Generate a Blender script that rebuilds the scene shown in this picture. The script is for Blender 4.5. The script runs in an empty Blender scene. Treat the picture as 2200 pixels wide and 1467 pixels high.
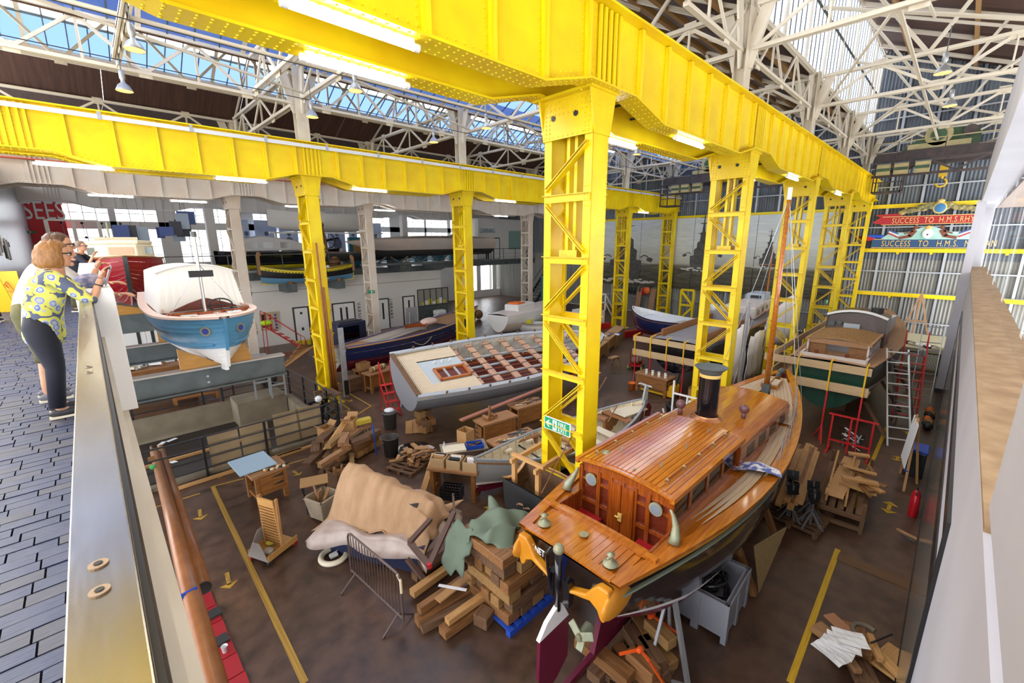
import bpy, bmesh, math, random
from mathutils import Vector as V, Matrix, Euler
random.seed(7)
C = bpy.context.scene.collection
R = math.radians
sc = bpy.context.scene
# ---------------------------------------------------------------- camera, world, exposure
cam = bpy.data.cameras.new('camera'); cam_ob = bpy.data.objects.new('camera', cam); C.objects.link(cam_ob)
CAMZ = 6.2
_y, _p, _r = R(45.85), R(13.05), R(-.347)
_f = V((math.cos(_y)*math.cos(_p), math.sin(_y)*math.cos(_p), -math.sin(_p)))
_ri = V((math.sin(_y), -math.cos(_y), 0)); _up = _ri.cross(_f)
_r2 = _ri*math.cos(_r)+_up*math.sin(_r); _u2 = -_ri*math.sin(_r)+_up*math.cos(_r)
m = Matrix((( _r2.x, _u2.x, -_f.x, 0), (_r2.y, _u2.y, -_f.y, 0), (_r2.z, _u2.z, -_f.z, CAMZ), (0,0,0,1)))
cam_ob.matrix_world = m
cam.sensor_width = 36; cam.lens = 36*925.6/2200; cam.clip_start = .05; cam.clip_end = 300
sc.camera = cam_ob
w = bpy.data.worlds.new('world'); sc.world = w; w.use_nodes = True
nt = w.node_tree; bg = nt.nodes['Background']
bg.inputs[0].default_value = (.93, .96, 1, 1); bg.inputs[1].default_value = 4.2
sc.view_settings.view_transform = 'Standard'; sc.view_settings.look = 'None'
sc.view_settings.exposure = 0.22; sc.view_settings.gamma = 1
sc.view_settings.use_curve_mapping = False
cy = sc.cycles
cy.max_bounces = 6; cy.diffuse_bounces = 3; cy.glossy_bounces = 3; cy.transmission_bounces = 4; cy.transparent_max_bounces = 10
cy.use_denoising = True; cy.sample_clamp_indirect = 4; cy.caustics_reflective = False; cy.caustics_refractive = False
cy.use_adaptive_sampling = True; cy.adaptive_threshold = .03
def area(loc, rot, sx, sy, power, col=(1,1,1)):
    l = bpy.data.lights.new('added_daylight_fill', 'AREA'); l.shape = 'RECTANGLE'; l.size = sx; l.size_y = sy; l.energy = power; l.color = col
    o = bpy.data.objects.new('added_daylight_fill', l); o.location = loc; o.rotation_euler = rot; C.objects.link(o); return o
# added fill lights standing in for roof daylight, above and behind the view
area((-4, 0, 13.5), (0, 0, 0), 12, 16, 1700, (1,.95,.88))
area((-5, 22, 13.5), (0, R(-15), 0), 5, 26, 2200, (1,.96,.9))
# ---------------------------------------------------------------- pixel ray to plane (2200 x 1467 frame)
def ray(px, py): return _f + _r2*((px-1100)/925.6) - _u2*((py-733.5)/925.6)
def at(px, py, z=0.):
    d = ray(px, py); t = (z-CAMZ)/d.z; return V((d.x*t, d.y*t, z))
def atx(px, py, x):
    d = ray(px, py); t = x/d.x; return V((x, d.y*t, CAMZ+d.z*t))
def aty(px, py, y):
    d = ray(px, py); t = y/d.y; return V((d.x*t, y, CAMZ+d.z*t))
# ---------------------------------------------------------------- materials
MC = {}
def mat(name, col, rough=.6, metal=0, kind=None, col2=None, scale=4, mix=.5, bump=0, emit=0, stretch=None, coat=0, spec=.5, alpha=1, detail=3):
    if name in MC: return MC[name]
    m = bpy.data.materials.new(name); m.use_nodes = True; n = m.node_tree.nodes; l = m.node_tree.links
    b = n['Principled BSDF']; c = (*col, 1); b.inputs['Base Color'].default_value = c
    b.inputs['Roughness'].default_value = rough; b.inputs['Metallic'].default_value = metal
    b.inputs['Specular IOR Level'].default_value = spec
    if coat: b.inputs['Coat Weight'].default_value = coat; b.inputs['Coat Roughness'].default_value = .08
    if emit: b.inputs['Emission Color'].default_value = c; b.inputs['Emission Strength'].default_value = emit
    m.diffuse_color = c
    if kind:
        tc = n.new('ShaderNodeTexCoord'); mp = n.new('ShaderNodeMapping'); l.new(tc.outputs['Object'], mp.inputs[0])
        mp.inputs['Scale'].default_value = stretch or (1,1,1)
        t = n.new('ShaderNodeTexNoise'); t.inputs['Scale'].default_value = scale; t.inputs['Detail'].default_value = detail
        l.new(mp.outputs[0], t.inputs['Vector'])
        r = n.new('ShaderNodeValToRGB'); r.color_ramp.elements[0].position = .5-.5*mix; r.color_ramp.elements[1].position = .5+.5*mix
        r.color_ramp.elements[0].color = (*(col2 or tuple(x*.6 for x in col)), 1); r.color_ramp.elements[1].color = c
        l.new(t.outputs['Fac'], r.inputs[0]); l.new(r.outputs[0], b.inputs['Base Color'])
        if bump:
            bp = n.new('ShaderNodeBump'); bp.inputs['Strength'].default_value = bump; bp.inputs['Distance'].default_value = .02
            l.new(t.outputs['Fac'], bp.inputs['Height']); l.new(bp.outputs[0], b.inputs['Normal'])
    MC[name] = m; return m
def wood(name, col, col2=None, rough=.55, coat=0, ax=0, scale=3, bump=.15):
    s = [14, 14, 14]; s[ax] = 1.0
    return mat(name, col, rough, 0, 'n', col2 or tuple(x*.55 for x in col), scale, .45, bump, stretch=tuple(s), coat=coat)
def glass(name, tint=(1,1,1), gloss=.1, rough=.02, transl=0, tcol=(1,1,1)):
    if name in MC: return MC[name]
    m = bpy.data.materials.new(name); m.use_nodes = True; n = m.node_tree.nodes; l = m.node_tree.links
    n.remove(n['Principled BSDF']); o = n['Material Output']
    t = n.new('ShaderNodeBsdfTransparent'); t.inputs[0].default_value = (*tint, 1)
    g = n.new('ShaderNodeBsdfGlossy'); g.inputs['Roughness'].default_value = rough
    x = n.new('ShaderNodeMixShader'); x.inputs[0].default_value = gloss
    l.new(t.outputs[0], x.inputs[1]); l.new(g.outputs[0], x.inputs[2]); last = x
    if transl:
        d = n.new('ShaderNodeBsdfTranslucent'); d.inputs[0].default_value = (*tcol, 1)
        y = n.new('ShaderNodeMixShader'); y.inputs[0].default_value = transl
        l.new(x.outputs[0], y.inputs[1]); l.new(d.outputs[0], y.inputs[2]); last = y
    l.new(last.outputs[0], o.inputs[0]); MC[name] = m; return m
YEL = mat('yellow_paint', (.88,.68,.004), .38, 0, 'n', (.80,.53,.004), 1.3, .35, .0, spec=.4)
YELD = mat('yellow_paint_worn', (.86,.62,.01), .45, 0, 'n', (.55,.33,.02), 9, .6)
WHP = mat('cream_steel', (.74,.67,.55), .55, 0, 'n', (.52,.43,.3), 1.1, .4)
WHG = mat('white_girder_paint', (.82,.77,.68), .55, 0, 'n', (.74,.58,.45), .9, .5)
WHW = mat('white_wall', (.83,.81,.79), .75, 0, 'n', (.76,.73,.7), .5, .6)
GREY = mat('grey_steel', (.11,.13,.135), .5, 0, 'n', (.06,.075,.075), 3, .5)
GALV = mat('galvanised', (.5,.52,.54), .4, .6, 'n', (.35,.37,.4), 6, .5)
BLK = mat('black_paint', (.012,.012,.014), .4)
DARK = mat('dark_rubber', (.03,.03,.03), .7)
BOARD = mat('roof_boards', (.10,.045,.028), .8, 0, 'n', (.045,.02,.014), 3, .5, stretch=(4,.2,.2))
TIMB = wood('purlin_timber', (.42,.23,.08), None, .7, ax=0)
PINE = wood('pine', (.60,.34,.13), (.44,.22,.07), .6, ax=0)
PINEZ = wood('pine_upright', (.58,.32,.12), (.4,.19,.06), .6, ax=2)
OAK = wood('oak', (.34,.16,.055), (.17,.07,.022), .6)
OLD = wood('old_timber', (.22,.115,.055), (.085,.042,.02), .8)
BENCH = wood('bench_wood', (.38,.16,.04), (.2,.075,.02), .5)
BENCHT = wood('bench_top', (.42,.21,.09), (.26,.12,.05), .5)
MAHOG = wood('mahogany', (.22,.035,.012), (.08,.012,.005), .35, coat=.3)
WHT = mat('white_paint', (.85,.85,.84), .45)
CRM = mat('cream_paint', (.8,.72,.55), .45)
RED = mat('red_paint', (.5,.01,.015), .4)
REDM = mat('red_metal', (.55,.02,.02), .4)
BLUEP = mat('blue_plastic', (.02,.08,.5), .4)
ORNG = mat('orange', (.95,.2,.02), .5)
CARD = mat('cardboard', (.42,.23,.09), .8)
PAPER = mat('paper', (.85,.85,.88), .7)
BRZ = mat('bronze_patina', (.32,.4,.3), .45, .3, 'n', (.3,.24,.12), 12, .6)
CHR = mat('chrome', (.75,.75,.75), .18, 1)
TUBE = mat('tube_lamp', (1,.97,.9), .3, emit=26)
CLOTH = mat('dust_sheet', (.54,.34,.20), .9, 0, 'n', (.40,.24,.13), 3, .5, 1.0, stretch=(2,.5,1))
# ---------------------------------------------------------------- mesh builder
class MB:
    def __init__(s): s.v = []; s.f = []; s.m = []; s.mats = []
    def mi(s, mt):
        if mt not in s.mats: s.mats.append(mt)
        return s.mats.index(mt)
    def add(s, vs, fs, mt):
        b = len(s.v); s.v += [tuple(x) for x in vs]; i = s.mi(mt)
        for f in fs: s.f.append(tuple(b+k for k in f)); s.m.append(i)
    def box(s, c, d, mt, rz=0, rot=None):
        h = [x/2 for x in d]; M = (rot or Euler((0,0,rz))).to_matrix() if not isinstance(rot, Matrix) else rot; c = V(c)
        vs = [c + M @ V((x*h[0], y*h[1], z*h[2])) for z in (-1,1) for y in (-1,1) for x in (-1,1)]
        s.add(vs, [(0,2,3,1),(4,5,7,6),(0,1,5,4),(2,6,7,3),(0,4,6,2),(1,3,7,5)], mt); return s
    def bb(s, x0, x1, y0, y1, z0, z1, mt): return s.box(((x0+x1)/2,(y0+y1)/2,(z0+z1)/2), (abs(x1-x0),abs(y1-y0),abs(z1-z0)), mt)
    def bar(s, a, b, w, h, mt, up=(0,0,1)):
        a = V(a); b = V(b); d = b-a; L = d.length
        if L < 1e-6: return s
        x = d/L; u = V(up)
        if abs(x.dot(u)) > .98: u = V((1,0,0))
        y = u.cross(x).normalized(); z = x.cross(y)
        M = Matrix((x, y, z)).transposed()
        return s.box((a+b)/2, (L, w, h), mt, rot=M)
    def tube(s, pts, r, mt, n=8, cap=True):
        pts = [V(p) for p in pts]; rs = r if isinstance(r, (list, tuple)) else [r]*len(pts); rings = []; pu = None
        for i, p in enumerate(pts):
            t = (pts[min(i+1, len(pts)-1)]-pts[max(i-1, 0)]).normalized()
            if pu is None:
                pu = V((0,0,1)) if abs(t.z) < .9 else V((1,0,0))
            y = pu.cross(t)
            if y.length < 1e-4: y = V((0,1,0)).cross(t)
            y.normalize(); z = t.cross(y); pu = z
            rings.append([p + (y*math.cos(a)+z*math.sin(a))*rs[i] for a in [2*math.pi*k/n for k in range(n)]])
        vs = [q for rg in rings for q in rg]; fs = []
        for i in range(len(pts)-1):
            for k in range(n): fs.append((i*n+k, i*n+(k+1)%n, (i+1)*n+(k+1)%n, (i+1)*n+k))
        if cap: fs += [tuple(range(n))[::-1], tuple((len(pts)-1)*n+k for k in range(n))]
        s.add(vs, fs, mt); return s
    def lathe(s, c, prof, mt, n=20, close=False):
        c = V(c); vs = []; fs = []
        for r, z in prof:
            for k in range(n): a = 2*math.pi*k/n; vs.append(c+V((r*math.cos(a), r*math.sin(a), z)))
        for i in range(len(prof)-1):
            for k in range(n): fs.append((i*n+k, i*n+(k+1)%n, (i+1)*n+(k+1)%n, (i+1)*n+k))
        s.add(vs, fs, mt); return s
    def prism(s, poly, a, b, mt):   # poly list of 3D points, extruded by vector from a to b offsets
        a = V(a); b = V(b); n = len(poly); vs = [V(p)+a for p in poly]+[V(p)+b for p in poly]
        s.add(vs, [tuple(range(n))[::-1], tuple(range(n, 2*n))]+[(k, (k+1)%n, n+(k+1)%n, n+k) for k in range(n)], mt); return s
    def grid(s, rows, mt, flip=False):
        n = len(rows[0]); vs = [p for r in rows for p in r]; fs = []
        for i in range(len(rows)-1):
            for k in range(n-1):
                f = (i*n+k, i*n+k+1, (i+1)*n+k+1, (i+1)*n+k); fs.append(f[::-1] if flip else f)
        s.add(vs, fs, mt); return s
    def ball(s, c, r, mt, seg=10, rings=6, sq=(1,1,1)):
        prof = [(r*math.sin(math.pi*i/rings)+1e-4, -r*math.cos(math.pi*i/rings)) for i in range(rings+1)]; c = V(c)
        vs = []; fs = []
        for q, z in prof:
            for k in range(seg): a = 2*math.pi*k/seg; vs.append(c+V((q*math.cos(a)*sq[0], q*math.sin(a)*sq[1], z*sq[2])))
        for i in range(rings):
            for k in range(seg): fs.append((i*seg+k, i*seg+(k+1)%seg, (i+1)*seg+(k+1)%seg, (i+1)*seg+k))
        s.add(vs, fs, mt); return s
    def build(s, name, parent=None, smooth=False, loc=None, rz=0, bevel=0, thick=0, **props):
        me = bpy.data.meshes.new(name); me.from_pydata(s.v, [], s.f)
        for mt in s.mats: me.materials.append(mt)
        me.polygons.foreach_set('material_index', s.m)
        if smooth: me.polygons.foreach_set('use_smooth', [True]*len(s.f))
        me.update(); o = bpy.data.objects.new(name, me); C.objects.link(o)
        if parent: o.parent = parent
        if loc is not None: o.location = loc
        o.rotation_euler.z = rz
        if thick: md = o.modifiers.new('s', 'SOLIDIFY'); md.thickness = thick; md.offset = 0
        if bevel: md = o.modifiers.new('b', 'BEVEL'); md.width = bevel; md.segments = 2; md.limit_method = 'ANGLE'
        for k, v in props.items(): o[k] = v
        return o
def thing(name, label, cat, loc=(0,0,0), rz=0, group=None, kind=None):
    o = bpy.data.objects.new(name, None); C.objects.link(o); o.location = loc; o.rotation_euler.z = rz; o.empty_display_size = .1
    return tag(o, label, cat, group, kind)
def tag(o, label=None, cat=None, group=None, kind=None):
    if label: o['label'] = label
    if cat: o['category'] = cat
    if group: o['group'] = group
    if kind: o['kind'] = kind
    return o
def dup(o, parent=None):
    c = o.copy(); C.objects.link(c)
    if parent: c.parent = parent
    for k in KIDS.get(o.name) or [x for x in o.children]: dup(k, c)
    return c
KIDS = {}
def struct(name): return thing(name, None, None, kind='structure')
def box1(name, c, d, mt, parent=None, rz=0, bevel=0, rot=None, **p):
    return MB().box((0,0,0), d, mt, rot=rot).build(name, parent, loc=c, rz=rz, bevel=bevel, **p)
SH = {}
def stick(name, a, b, w, h, mt, parent=None, up=(0,0,1)):   # shared unit cube stretched between two points
    k = ('u', mt.name)
    if k not in SH:
        q = MB().box((0,0,0), (1,1,1), mt); me = bpy.data.meshes.new('bar_'+mt.name); me.from_pydata(q.v, [], q.f); me.materials.append(mt); SH[k] = me
    a = V(a); b = V(b); d = b-a; L = d.length; x = d/L; u = V(up)
    if abs(x.dot(u)) > .98: u = V((1,0,0))
    y = u.cross(x).normalized(); z = x.cross(y)
    o = bpy.data.objects.new(name, SH[k]); C.objects.link(o)
    M = Matrix((x*L, y*w, z*h)).transposed().to_4x4(); M.translation = (a+b)/2; o.matrix_basis = M
    if parent: o.parent = parent
    return o
FONT = {}
def text(name, s, size, mt, M, parent=None, ext=.004, sx=1, align='LEFT', sp=1):
    cu = bpy.data.curves.new(name, 'FONT'); cu.body = s; cu.size = size; cu.extrude = ext; cu.align_x = align; cu.space_character = sp; cu.resolution_u = 3
    t = bpy.data.objects.new('tmp', cu); C.objects.link(t); dg = bpy.context.evaluated_depsgraph_get()
    me = bpy.data.meshes.new_from_object(t.evaluated_get(dg)); bpy.data.objects.remove(t)
    me.materials.clear(); me.materials.append(mt); o = bpy.data.objects.new(name, me); C.objects.link(o)
    o.matrix_basis = M @ Matrix.Diagonal((sx,1,1,1))
    if parent: o.parent = parent
    return o
def frame(o, x, y): # matrix with local x,y axes given
    x = V(x).normalized(); y = V(y).normalized(); z = x.cross(y); M = Matrix((x, y, z)).transposed().to_4x4(); M.translation = V(o); return M
# ================================================================ SETTING
XE = 35.0                     # end wall
X0 = -6.0
# ---- floor with the slipway pit cut out
PX0, PX1, PY0, PY1 = -2.0, 4.95, 13.75, 19.3
def floor_mat():
    m = bpy.data.materials.new('workshop_floor'); m.use_nodes = True; n = m.node_tree.nodes; l = m.node_tree.links; b = n['Principled BSDF']
    tc = n.new('ShaderNodeTexCoord')
    def noise(sc_, det, st=(1,1,1)):
        mp = n.new('ShaderNodeMapping'); mp.inputs['Scale'].default_value = st; l.new(tc.outputs['Object'], mp.inputs[0])
        t = n.new('ShaderNodeTexNoise'); t.inputs['Scale'].default_value = sc_; t.inputs['Detail'].default_value = det; l.new(mp.outputs[0], t.inputs[0]); return t
    a = noise(.35, 5); r = n.new('ShaderNodeValToRGB'); l.new(a.outputs[0], r.inputs[0]); e = r.color_ramp.elements
    e[0].position = .3; e[0].color = (.068,.040,.027,1); e[1].position = .7; e[1].color = (.165,.086,.046,1)
    e2 = r.color_ramp.elements.new(.5); e2.color = (.108,.060,.039,1)
    b2 = noise(3.2, 8); r2 = n.new('ShaderNodeValToRGB'); l.new(b2.outputs[0], r2.inputs[0]); r2.color_ramp.elements[0].position = .3; r2.color_ramp.elements[1].position = .62
    r2.color_ramp.elements[0].color = (.4,.38,.4,1); r2.color_ramp.elements[1].color = (1.15,1.1,1.05,1)
    mx = n.new('ShaderNodeMixRGB'); mx.blend_type = 'MULTIPLY'; mx.inputs[0].default_value = .8; l.new(r.outputs[0], mx.inputs[1]); l.new(r2.outputs[0], mx.inputs[2])
    v = noise(26, 2); r3 = n.new('ShaderNodeValToRGB'); l.new(v.outputs[0], r3.inputs[0]); r3.color_ramp.elements[0].position = .74; r3.color_ramp.elements[1].position = .8
    m2 = n.new('ShaderNodeMixRGB'); l.new(r3.outputs[0], m2.inputs[0]); l.new(mx.outputs[0], m2.inputs[1]); m2.inputs[2].default_value = (.26,.2,.15,1)
    l.new(m2.outputs[0], b.inputs['Base Color'])
    rr = n.new('ShaderNodeMapRange'); rr.inputs[3].default_value = .2; rr.inputs[4].default_value = .55; l.new(b2.outputs[0], rr.inputs[0]); l.new(rr.outputs[0], b.inputs['Roughness'])
    bp = n.new('ShaderNodeBump'); bp.inputs['Strength'].default_value = .25; bp.inputs['Distance'].default_value = .01; l.new(b2.outputs[0], bp.inputs['Height']); l.new(bp.outputs[0], b.inputs['Normal'])
    return m
FL = floor_mat()
b = MB()
YB = 29.0
for x0, x1, y0, y1 in ((X0,PX0,-.4,YB),(PX1,XE,-.4,YB),(PX0,PX1,-.4,PY0),(PX0,PX1,PY1,YB),(17.5,XE+14,YB,40)): b.bb(x0,x1,y0,y1,-.3,0,FL)
floor = b.build('floor'); floor['kind'] = 'structure'
LINE = mat('floor_line_paint', (.62,.36,.03), .55, 0, 'n', (.2,.11,.04), 7, .5)
LINE2 = mat('bright_line_paint', (.8,.5,.01), .55, 0, 'n', (.5,.28,.02), 9, .5)
def fline(p, q, w, mt=LINE, z=.004): return stick('painted_line', V((*p[:2], z)), V((*q[:2], z)), w, .004, mt, floor)
def pl(pts, w, mt=LINE):
    for a, c in zip(pts, pts[1:]): fline(at(*a), at(*c), w, mt)
pl([(655,1467),(457,1045)], .1); pl([(457,1045),(524,1028)], .06); pl([(600,1002),(672,982)], .06)
pl([(1697,1467),(1800,1180)], .09, LINE2); pl([(1832,1090),(1905,918)], .09, LINE2)
pl([(738,838),(797,872),(749,903),(768,915)], .06); pl([(735,868),(752,880),(712,893)], .06)
pl([(430,1060),(300,1100)], .05)
def arrow(px, py, ang, s=.35, both=False, mt=LINE):
    p = at(px, py); b = MB(); b.box((0,0,.003),(s*1.1,.07,.004), mt)
    hs = (1,-1) if both else (1,)
    for q in hs: b.prism([(q*s*.45,-.15,0),(q*s*.45,.15,0),(q*s*.9,0,0)], (0,0,.001), (0,0,.005), mt)
    b.build('painted_arrow', floor, loc=(p.x,p.y,.001), rz=ang)
arrow(430,1103,R(-95)); arrow(490,1243,R(-95)); arrow(445,1032,R(5),.5); arrow(1040,1105,R(20),.5); arrow(745,860,R(-60),.3)
arrow(1910,1090,R(0),.35,True,LINE2); arrow(1928,985,R(0),.2,True,LINE2); arrow(1948,930,R(0),.2,False,LINE2); arrow(635,1015,R(-80),.25)
# timber boards let into the floor
for a, c, wd in (((1800,1195),(1965,1262),.28),):
    stick('floor_board', at(*a)+V((0,0,.003)), at(*c)+V((0,0,.003)), wd, .02, OLD, floor)
# ---- pit
pit = thing('slipway_pit', None, None, kind='structure')
CONC = mat('pale_concrete', (.27,.22,.15), .85, 0, 'n', (.15,.12,.08), 1.5, .6, .3)
b = MB(); t = .25
b.bb(PX0-t,PX1+t,PY1-.02,PY1+t,-3,.12,CONC); b.bb(PX1-.02,PX1+t,PY0,PY1,-3,.12,CONC); b.bb(PX0,PX1+t,PY0-t,PY0+.02,-3,.1,CONC); b.bb(PX0,PX1,PY0,PY1,-3.2,-3,DARK)
b.build('kerb_wall', pit)
WATER = mat('dark_slip_boards', (.03,.022,.02), .35, 0, 'n', (.012,.01,.01), 2, .5)
for k in range(14): box1('slip_board', (1.45, 13.95+k*.38, -.5-.015*k), (6.9,.365,.05), WATER, pit)
b = MB(); b.bb(3.2,4.9,18.1,19.3,-.9,.32,CONC); b.build('plinth', pit)
b = MB(); b.bb(PX0,3.0,16.6,16.68,-.7,-.5,PINE); b.build('timber_edge', pit)
for (u, vv) in ((300,1136),(385,1105),(400,1290)):
    q = at(270+u/3.86, 660+vv/3.86, -.6); box1('litter', (q.x,q.y,-.57), (.3,.14,.01), PAPER, pit, rz=random.random()*3)
# ---- end wall: corrugated sheet, studs, girts
def roof_z(y):
    if y < 5: return 16.8-(5-y)*.425
    if y < 10.8: return 12.2+(y-5)*.52
    if y < 16.9: return 15.2-(y-10.8)*.54
    if y < 21.3: return 11.9+(y-16.9)*.545
    if y < 25.8: return 14.3-(y-21.3)*.533
    return 12.3
COR = mat('corrugated_iron', (.24,.26,.28), .55, .2, 'n', (.11,.13,.16), 1.2, .6, .0, stretch=(1,3,.25))
CORL = mat('corrugated_iron_low', (.36,.36,.33), .6, .1, 'n', (.22,.21,.19), 1.2, .6, .0, stretch=(1,3,.25))
def corrugated(name, y0, y1, zf, mt_lo, mt_hi, zs, x, pitch=.16, amp=.035):
    b = MB(); ny = int((y1-y0)/(pitch/4)); rows = [[] for _ in zs]
    for i in range(ny+1):
        y = y0+(y1-y0)*i/ny; dx = amp*math.sin(i*math.pi/2)
        for k, z in enumerate(zs): rows[k].append((x+dx, y, min(z, zf(y)+.1)))
    for k in range(len(zs)-1):
        b.grid([rows[k], rows[k+1]], mt_lo if zs[k] < 5.0 else mt_hi)
    return b.build(name)
wall_end = corrugated('wall_end', -9, 40, roof_z, CORL, COR, (0,2.5,5.0,7.5,20), XE); wall_end['kind'] = 'structure'
for k in range(33):
    y = -8+k*1.45
    if 25.5 < y: continue
    stick('stud', (XE-.1,y,0), (XE-.1,y,roof_z(y)), .12, .1, GALV, wall_end)
for z in (1.35,3.05,4.3,6.9,9.2,10.3,11.6,13,14.5):
    stick('girt', (XE-.12,-8,z), (XE-.12,25.8 if z < 11.9 else (14 if z < 14 else 5),z), .07, .09, GALV, wall_end, up=(1,0,0))
for z, y0, y1 in ((8.1,-8,5),(5.55,-8,4.3),(2.95,-8,4.3),(8.0,5,24.5)):
    stick('yellow_rail', (XE-.3,y0,z), (XE-.3,y1,z), .22, .13, YEL, wall_end, up=(1,0,0))
    for k in range(int((y1-y0)/1.45)): box1('rail_bracket', (XE-.2,y0+.6+k*1.45,z-.15),(.2,.12,.12), YEL, wall_end)
# ---- mural on the end wall (flat print on sheet)
MX = XE-.42
ms = thing('warship_mural', 'huge sepia photographic mural of three warships at sea on the end wall', 'mural', (MX,14,0))
def mural_mat():
    m = bpy.data.materials.new('mural_print'); m.use_nodes = True; n = m.node_tree.nodes; l = m.node_tree.links; b = n['Principled BSDF']; b.inputs['Roughness'].default_value = .6
    tc = n.new('ShaderNodeTexCoord'); sp = n.new('ShaderNodeSeparateXYZ'); l.new(tc.outputs['Object'], sp.inputs[0])
    r = n.new('ShaderNodeValToRGB'); mr = n.new('ShaderNodeMapRange'); mr.inputs[1].default_value = 2.3; mr.inputs[2].default_value = 8; l.new(sp.outputs[2], mr.inputs[0]); 
    e = r.color_ramp.elements; e[0].position = 0; e[0].color = (.05,.04,.02,1); e[1].position = 1; e[1].color = (.66,.7,.7,1)
    for p, c in ((.3,(.1,.09,.06,1)),(.335,(.16,.14,.1,1)),(.36,(.45,.44,.36,1)),(.65,(.66,.68,.62,1))): q = e.new(p); q.color = c
    l.new(mr.outputs[0], r.inputs[0])
    mp = n.new('ShaderNodeMapping'); mp.inputs['Scale'].default_value = (1,.6,5); l.new(tc.outputs['Object'], mp.inputs[0])
    t = n.new('ShaderNodeTexNoise'); t.inputs['Scale'].default_value = 1.4; t.inputs['Detail'].default_value = 5; l.new(mp.outputs[0], t.inputs[0])
    sr = n.new('ShaderNodeMapRange'); sr.inputs[1].default_value = 4.2; sr.inputs[2].default_value = 4.4; sr.inputs[3].default_value = .75; sr.inputs[4].default_value = .12; l.new(sp.outputs[2], sr.inputs[0])
    r2 = n.new('ShaderNodeValToRGB'); r2.color_ramp.elements[0].position = .35; r2.color_ramp.elements[1].position = .65; r2.color_ramp.elements[0].color = (.3,.28,.25,1); r2.color_ramp.elements[1].color = (1.6,1.6,1.5,1); l.new(t.outputs[0], r2.inputs[0])
    mx = n.new('ShaderNodeMixRGB'); mx.blend_type = 'MULTIPLY'; l.new(sr.outputs[0], mx.inputs[0]); l.new(r.outputs[0], mx.inputs[1]); l.new(r2.outputs[0], mx.inputs[2])
    l.new(mx.outputs[0], b.inputs['Base Color']); return m
MUR = mural_mat(); SHIP = mat('ship_print', (.045,.04,.033), .7, 0, 'n', (.12,.11,.09), 2.5, .5); SHIPL = mat('ship_print_grey', (.12,.11,.09), .7, 0, 'n', (.05,.045,.04), 3, .5); FOAM = mat('foam_print', (.72,.68,.6), .7, 0, 'n', (.4,.37,.3), 3, .5)
for k, (ya, yb) in enumerate(((5.8,10.5),(10.5,15.0),(15.0,19.6),(19.6,24.0))):
    b = MB(); b.bb(-.02,.02,ya-14,yb-14-.03,2.35,7.92,MUR); b.build('mural_panel', ms)
def ship(y, zw, s, nm):
    # bow-on battleship silhouette; outline points (dy, dz) half, mirrored; flat print
    half = [(0,-.6),(.9,-.6),(1.5,.15),(1.55,1.25),(1.05,1.35),(1.1,2.1),(.75,2.3),(.7,3.0),(.4,3.2),(.34,3.9),(.45,4.0),(.45,4.2),(.2,4.3),(.12,5.3),(.5,5.35),(.5,5.42),(.08,5.45),(.05,6.4),(0,6.6)]
    q = y-14; pts = [(-.026, q+a*s, zw+c*s) for a, c in half]+[(-.026, q-a*s, zw+c*s) for a, c in half[::-1][1:-1]]
    b = MB(); vs = pts; b.prism(pts, (-.006,0,0), (.004,0,0), SHIPL)
    b.box((-.03,q,zw+.9*s),(.012,.2*s,2*s),SHIP); b.box((-.03,q,zw+2.7*s),(.012,.9*s,.35*s),SHIP); b.box((-.03,q,zw+3.75*s),(.012,.5*s,.3*s),SHIP)
    for sg in (-1,1):
        b.box((-.03,q+sg*.75*s,zw+1.7*s),(.012,.5*s,.3*s),SHIP)
        b.bar((-.03,q+sg*.2*s,zw+3.2*s),(-.03,q+sg*.04*s,zw+5.4*s),.012,.06*s,SHIP)
        for a in range(5): b.bar((-.03,q+sg*(1.45+.2*a)*s,zw+(1.5+.22*a-.06*a*a)*s),(-.03,q+sg*(1.65+.2*a)*s,zw+(1.5+.22*(a+1)-.06*(a+1)**2)*s),.012,.09*s,SHIP)
        b.ball((-.028,q+sg*2.3*s,zw+1.35*s),.3*s,SHIP,8,5,(.02,1,.6))
    b.bar((-.03,q-.75*s,zw+4.15*s),(-.03,q+.75*s,zw+4.15*s),.012,.05*s,SHIP); b.bar((-.03,q-.6*s,zw+6.1*s),(-.03,q+.6*s,zw+6.1*s),.012,.05*s,SHIP)
    b.build(nm, ms)
    f = MB(); rnd = random.Random(int(y*10))
    for k in range(30):
        a = (k-15)/15*2.6*s; f.ball((-.034,q+a+rnd.uniform(-.1,.1),zw-.55*s+rnd.uniform(-.1,.25)*s*(1.6-abs(k-15)/12)),.16*s*rnd.uniform(.6,1.5),FOAM,8,4,(.02,1.4,.45))
    f.build('painted_foam', ms)
ship(21.0,3.25,1.02,'large_ship'); ship(14.25,4.25,.60,'middle_ship'); ship(9.55,4.45,.38,'far_ship')
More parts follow.
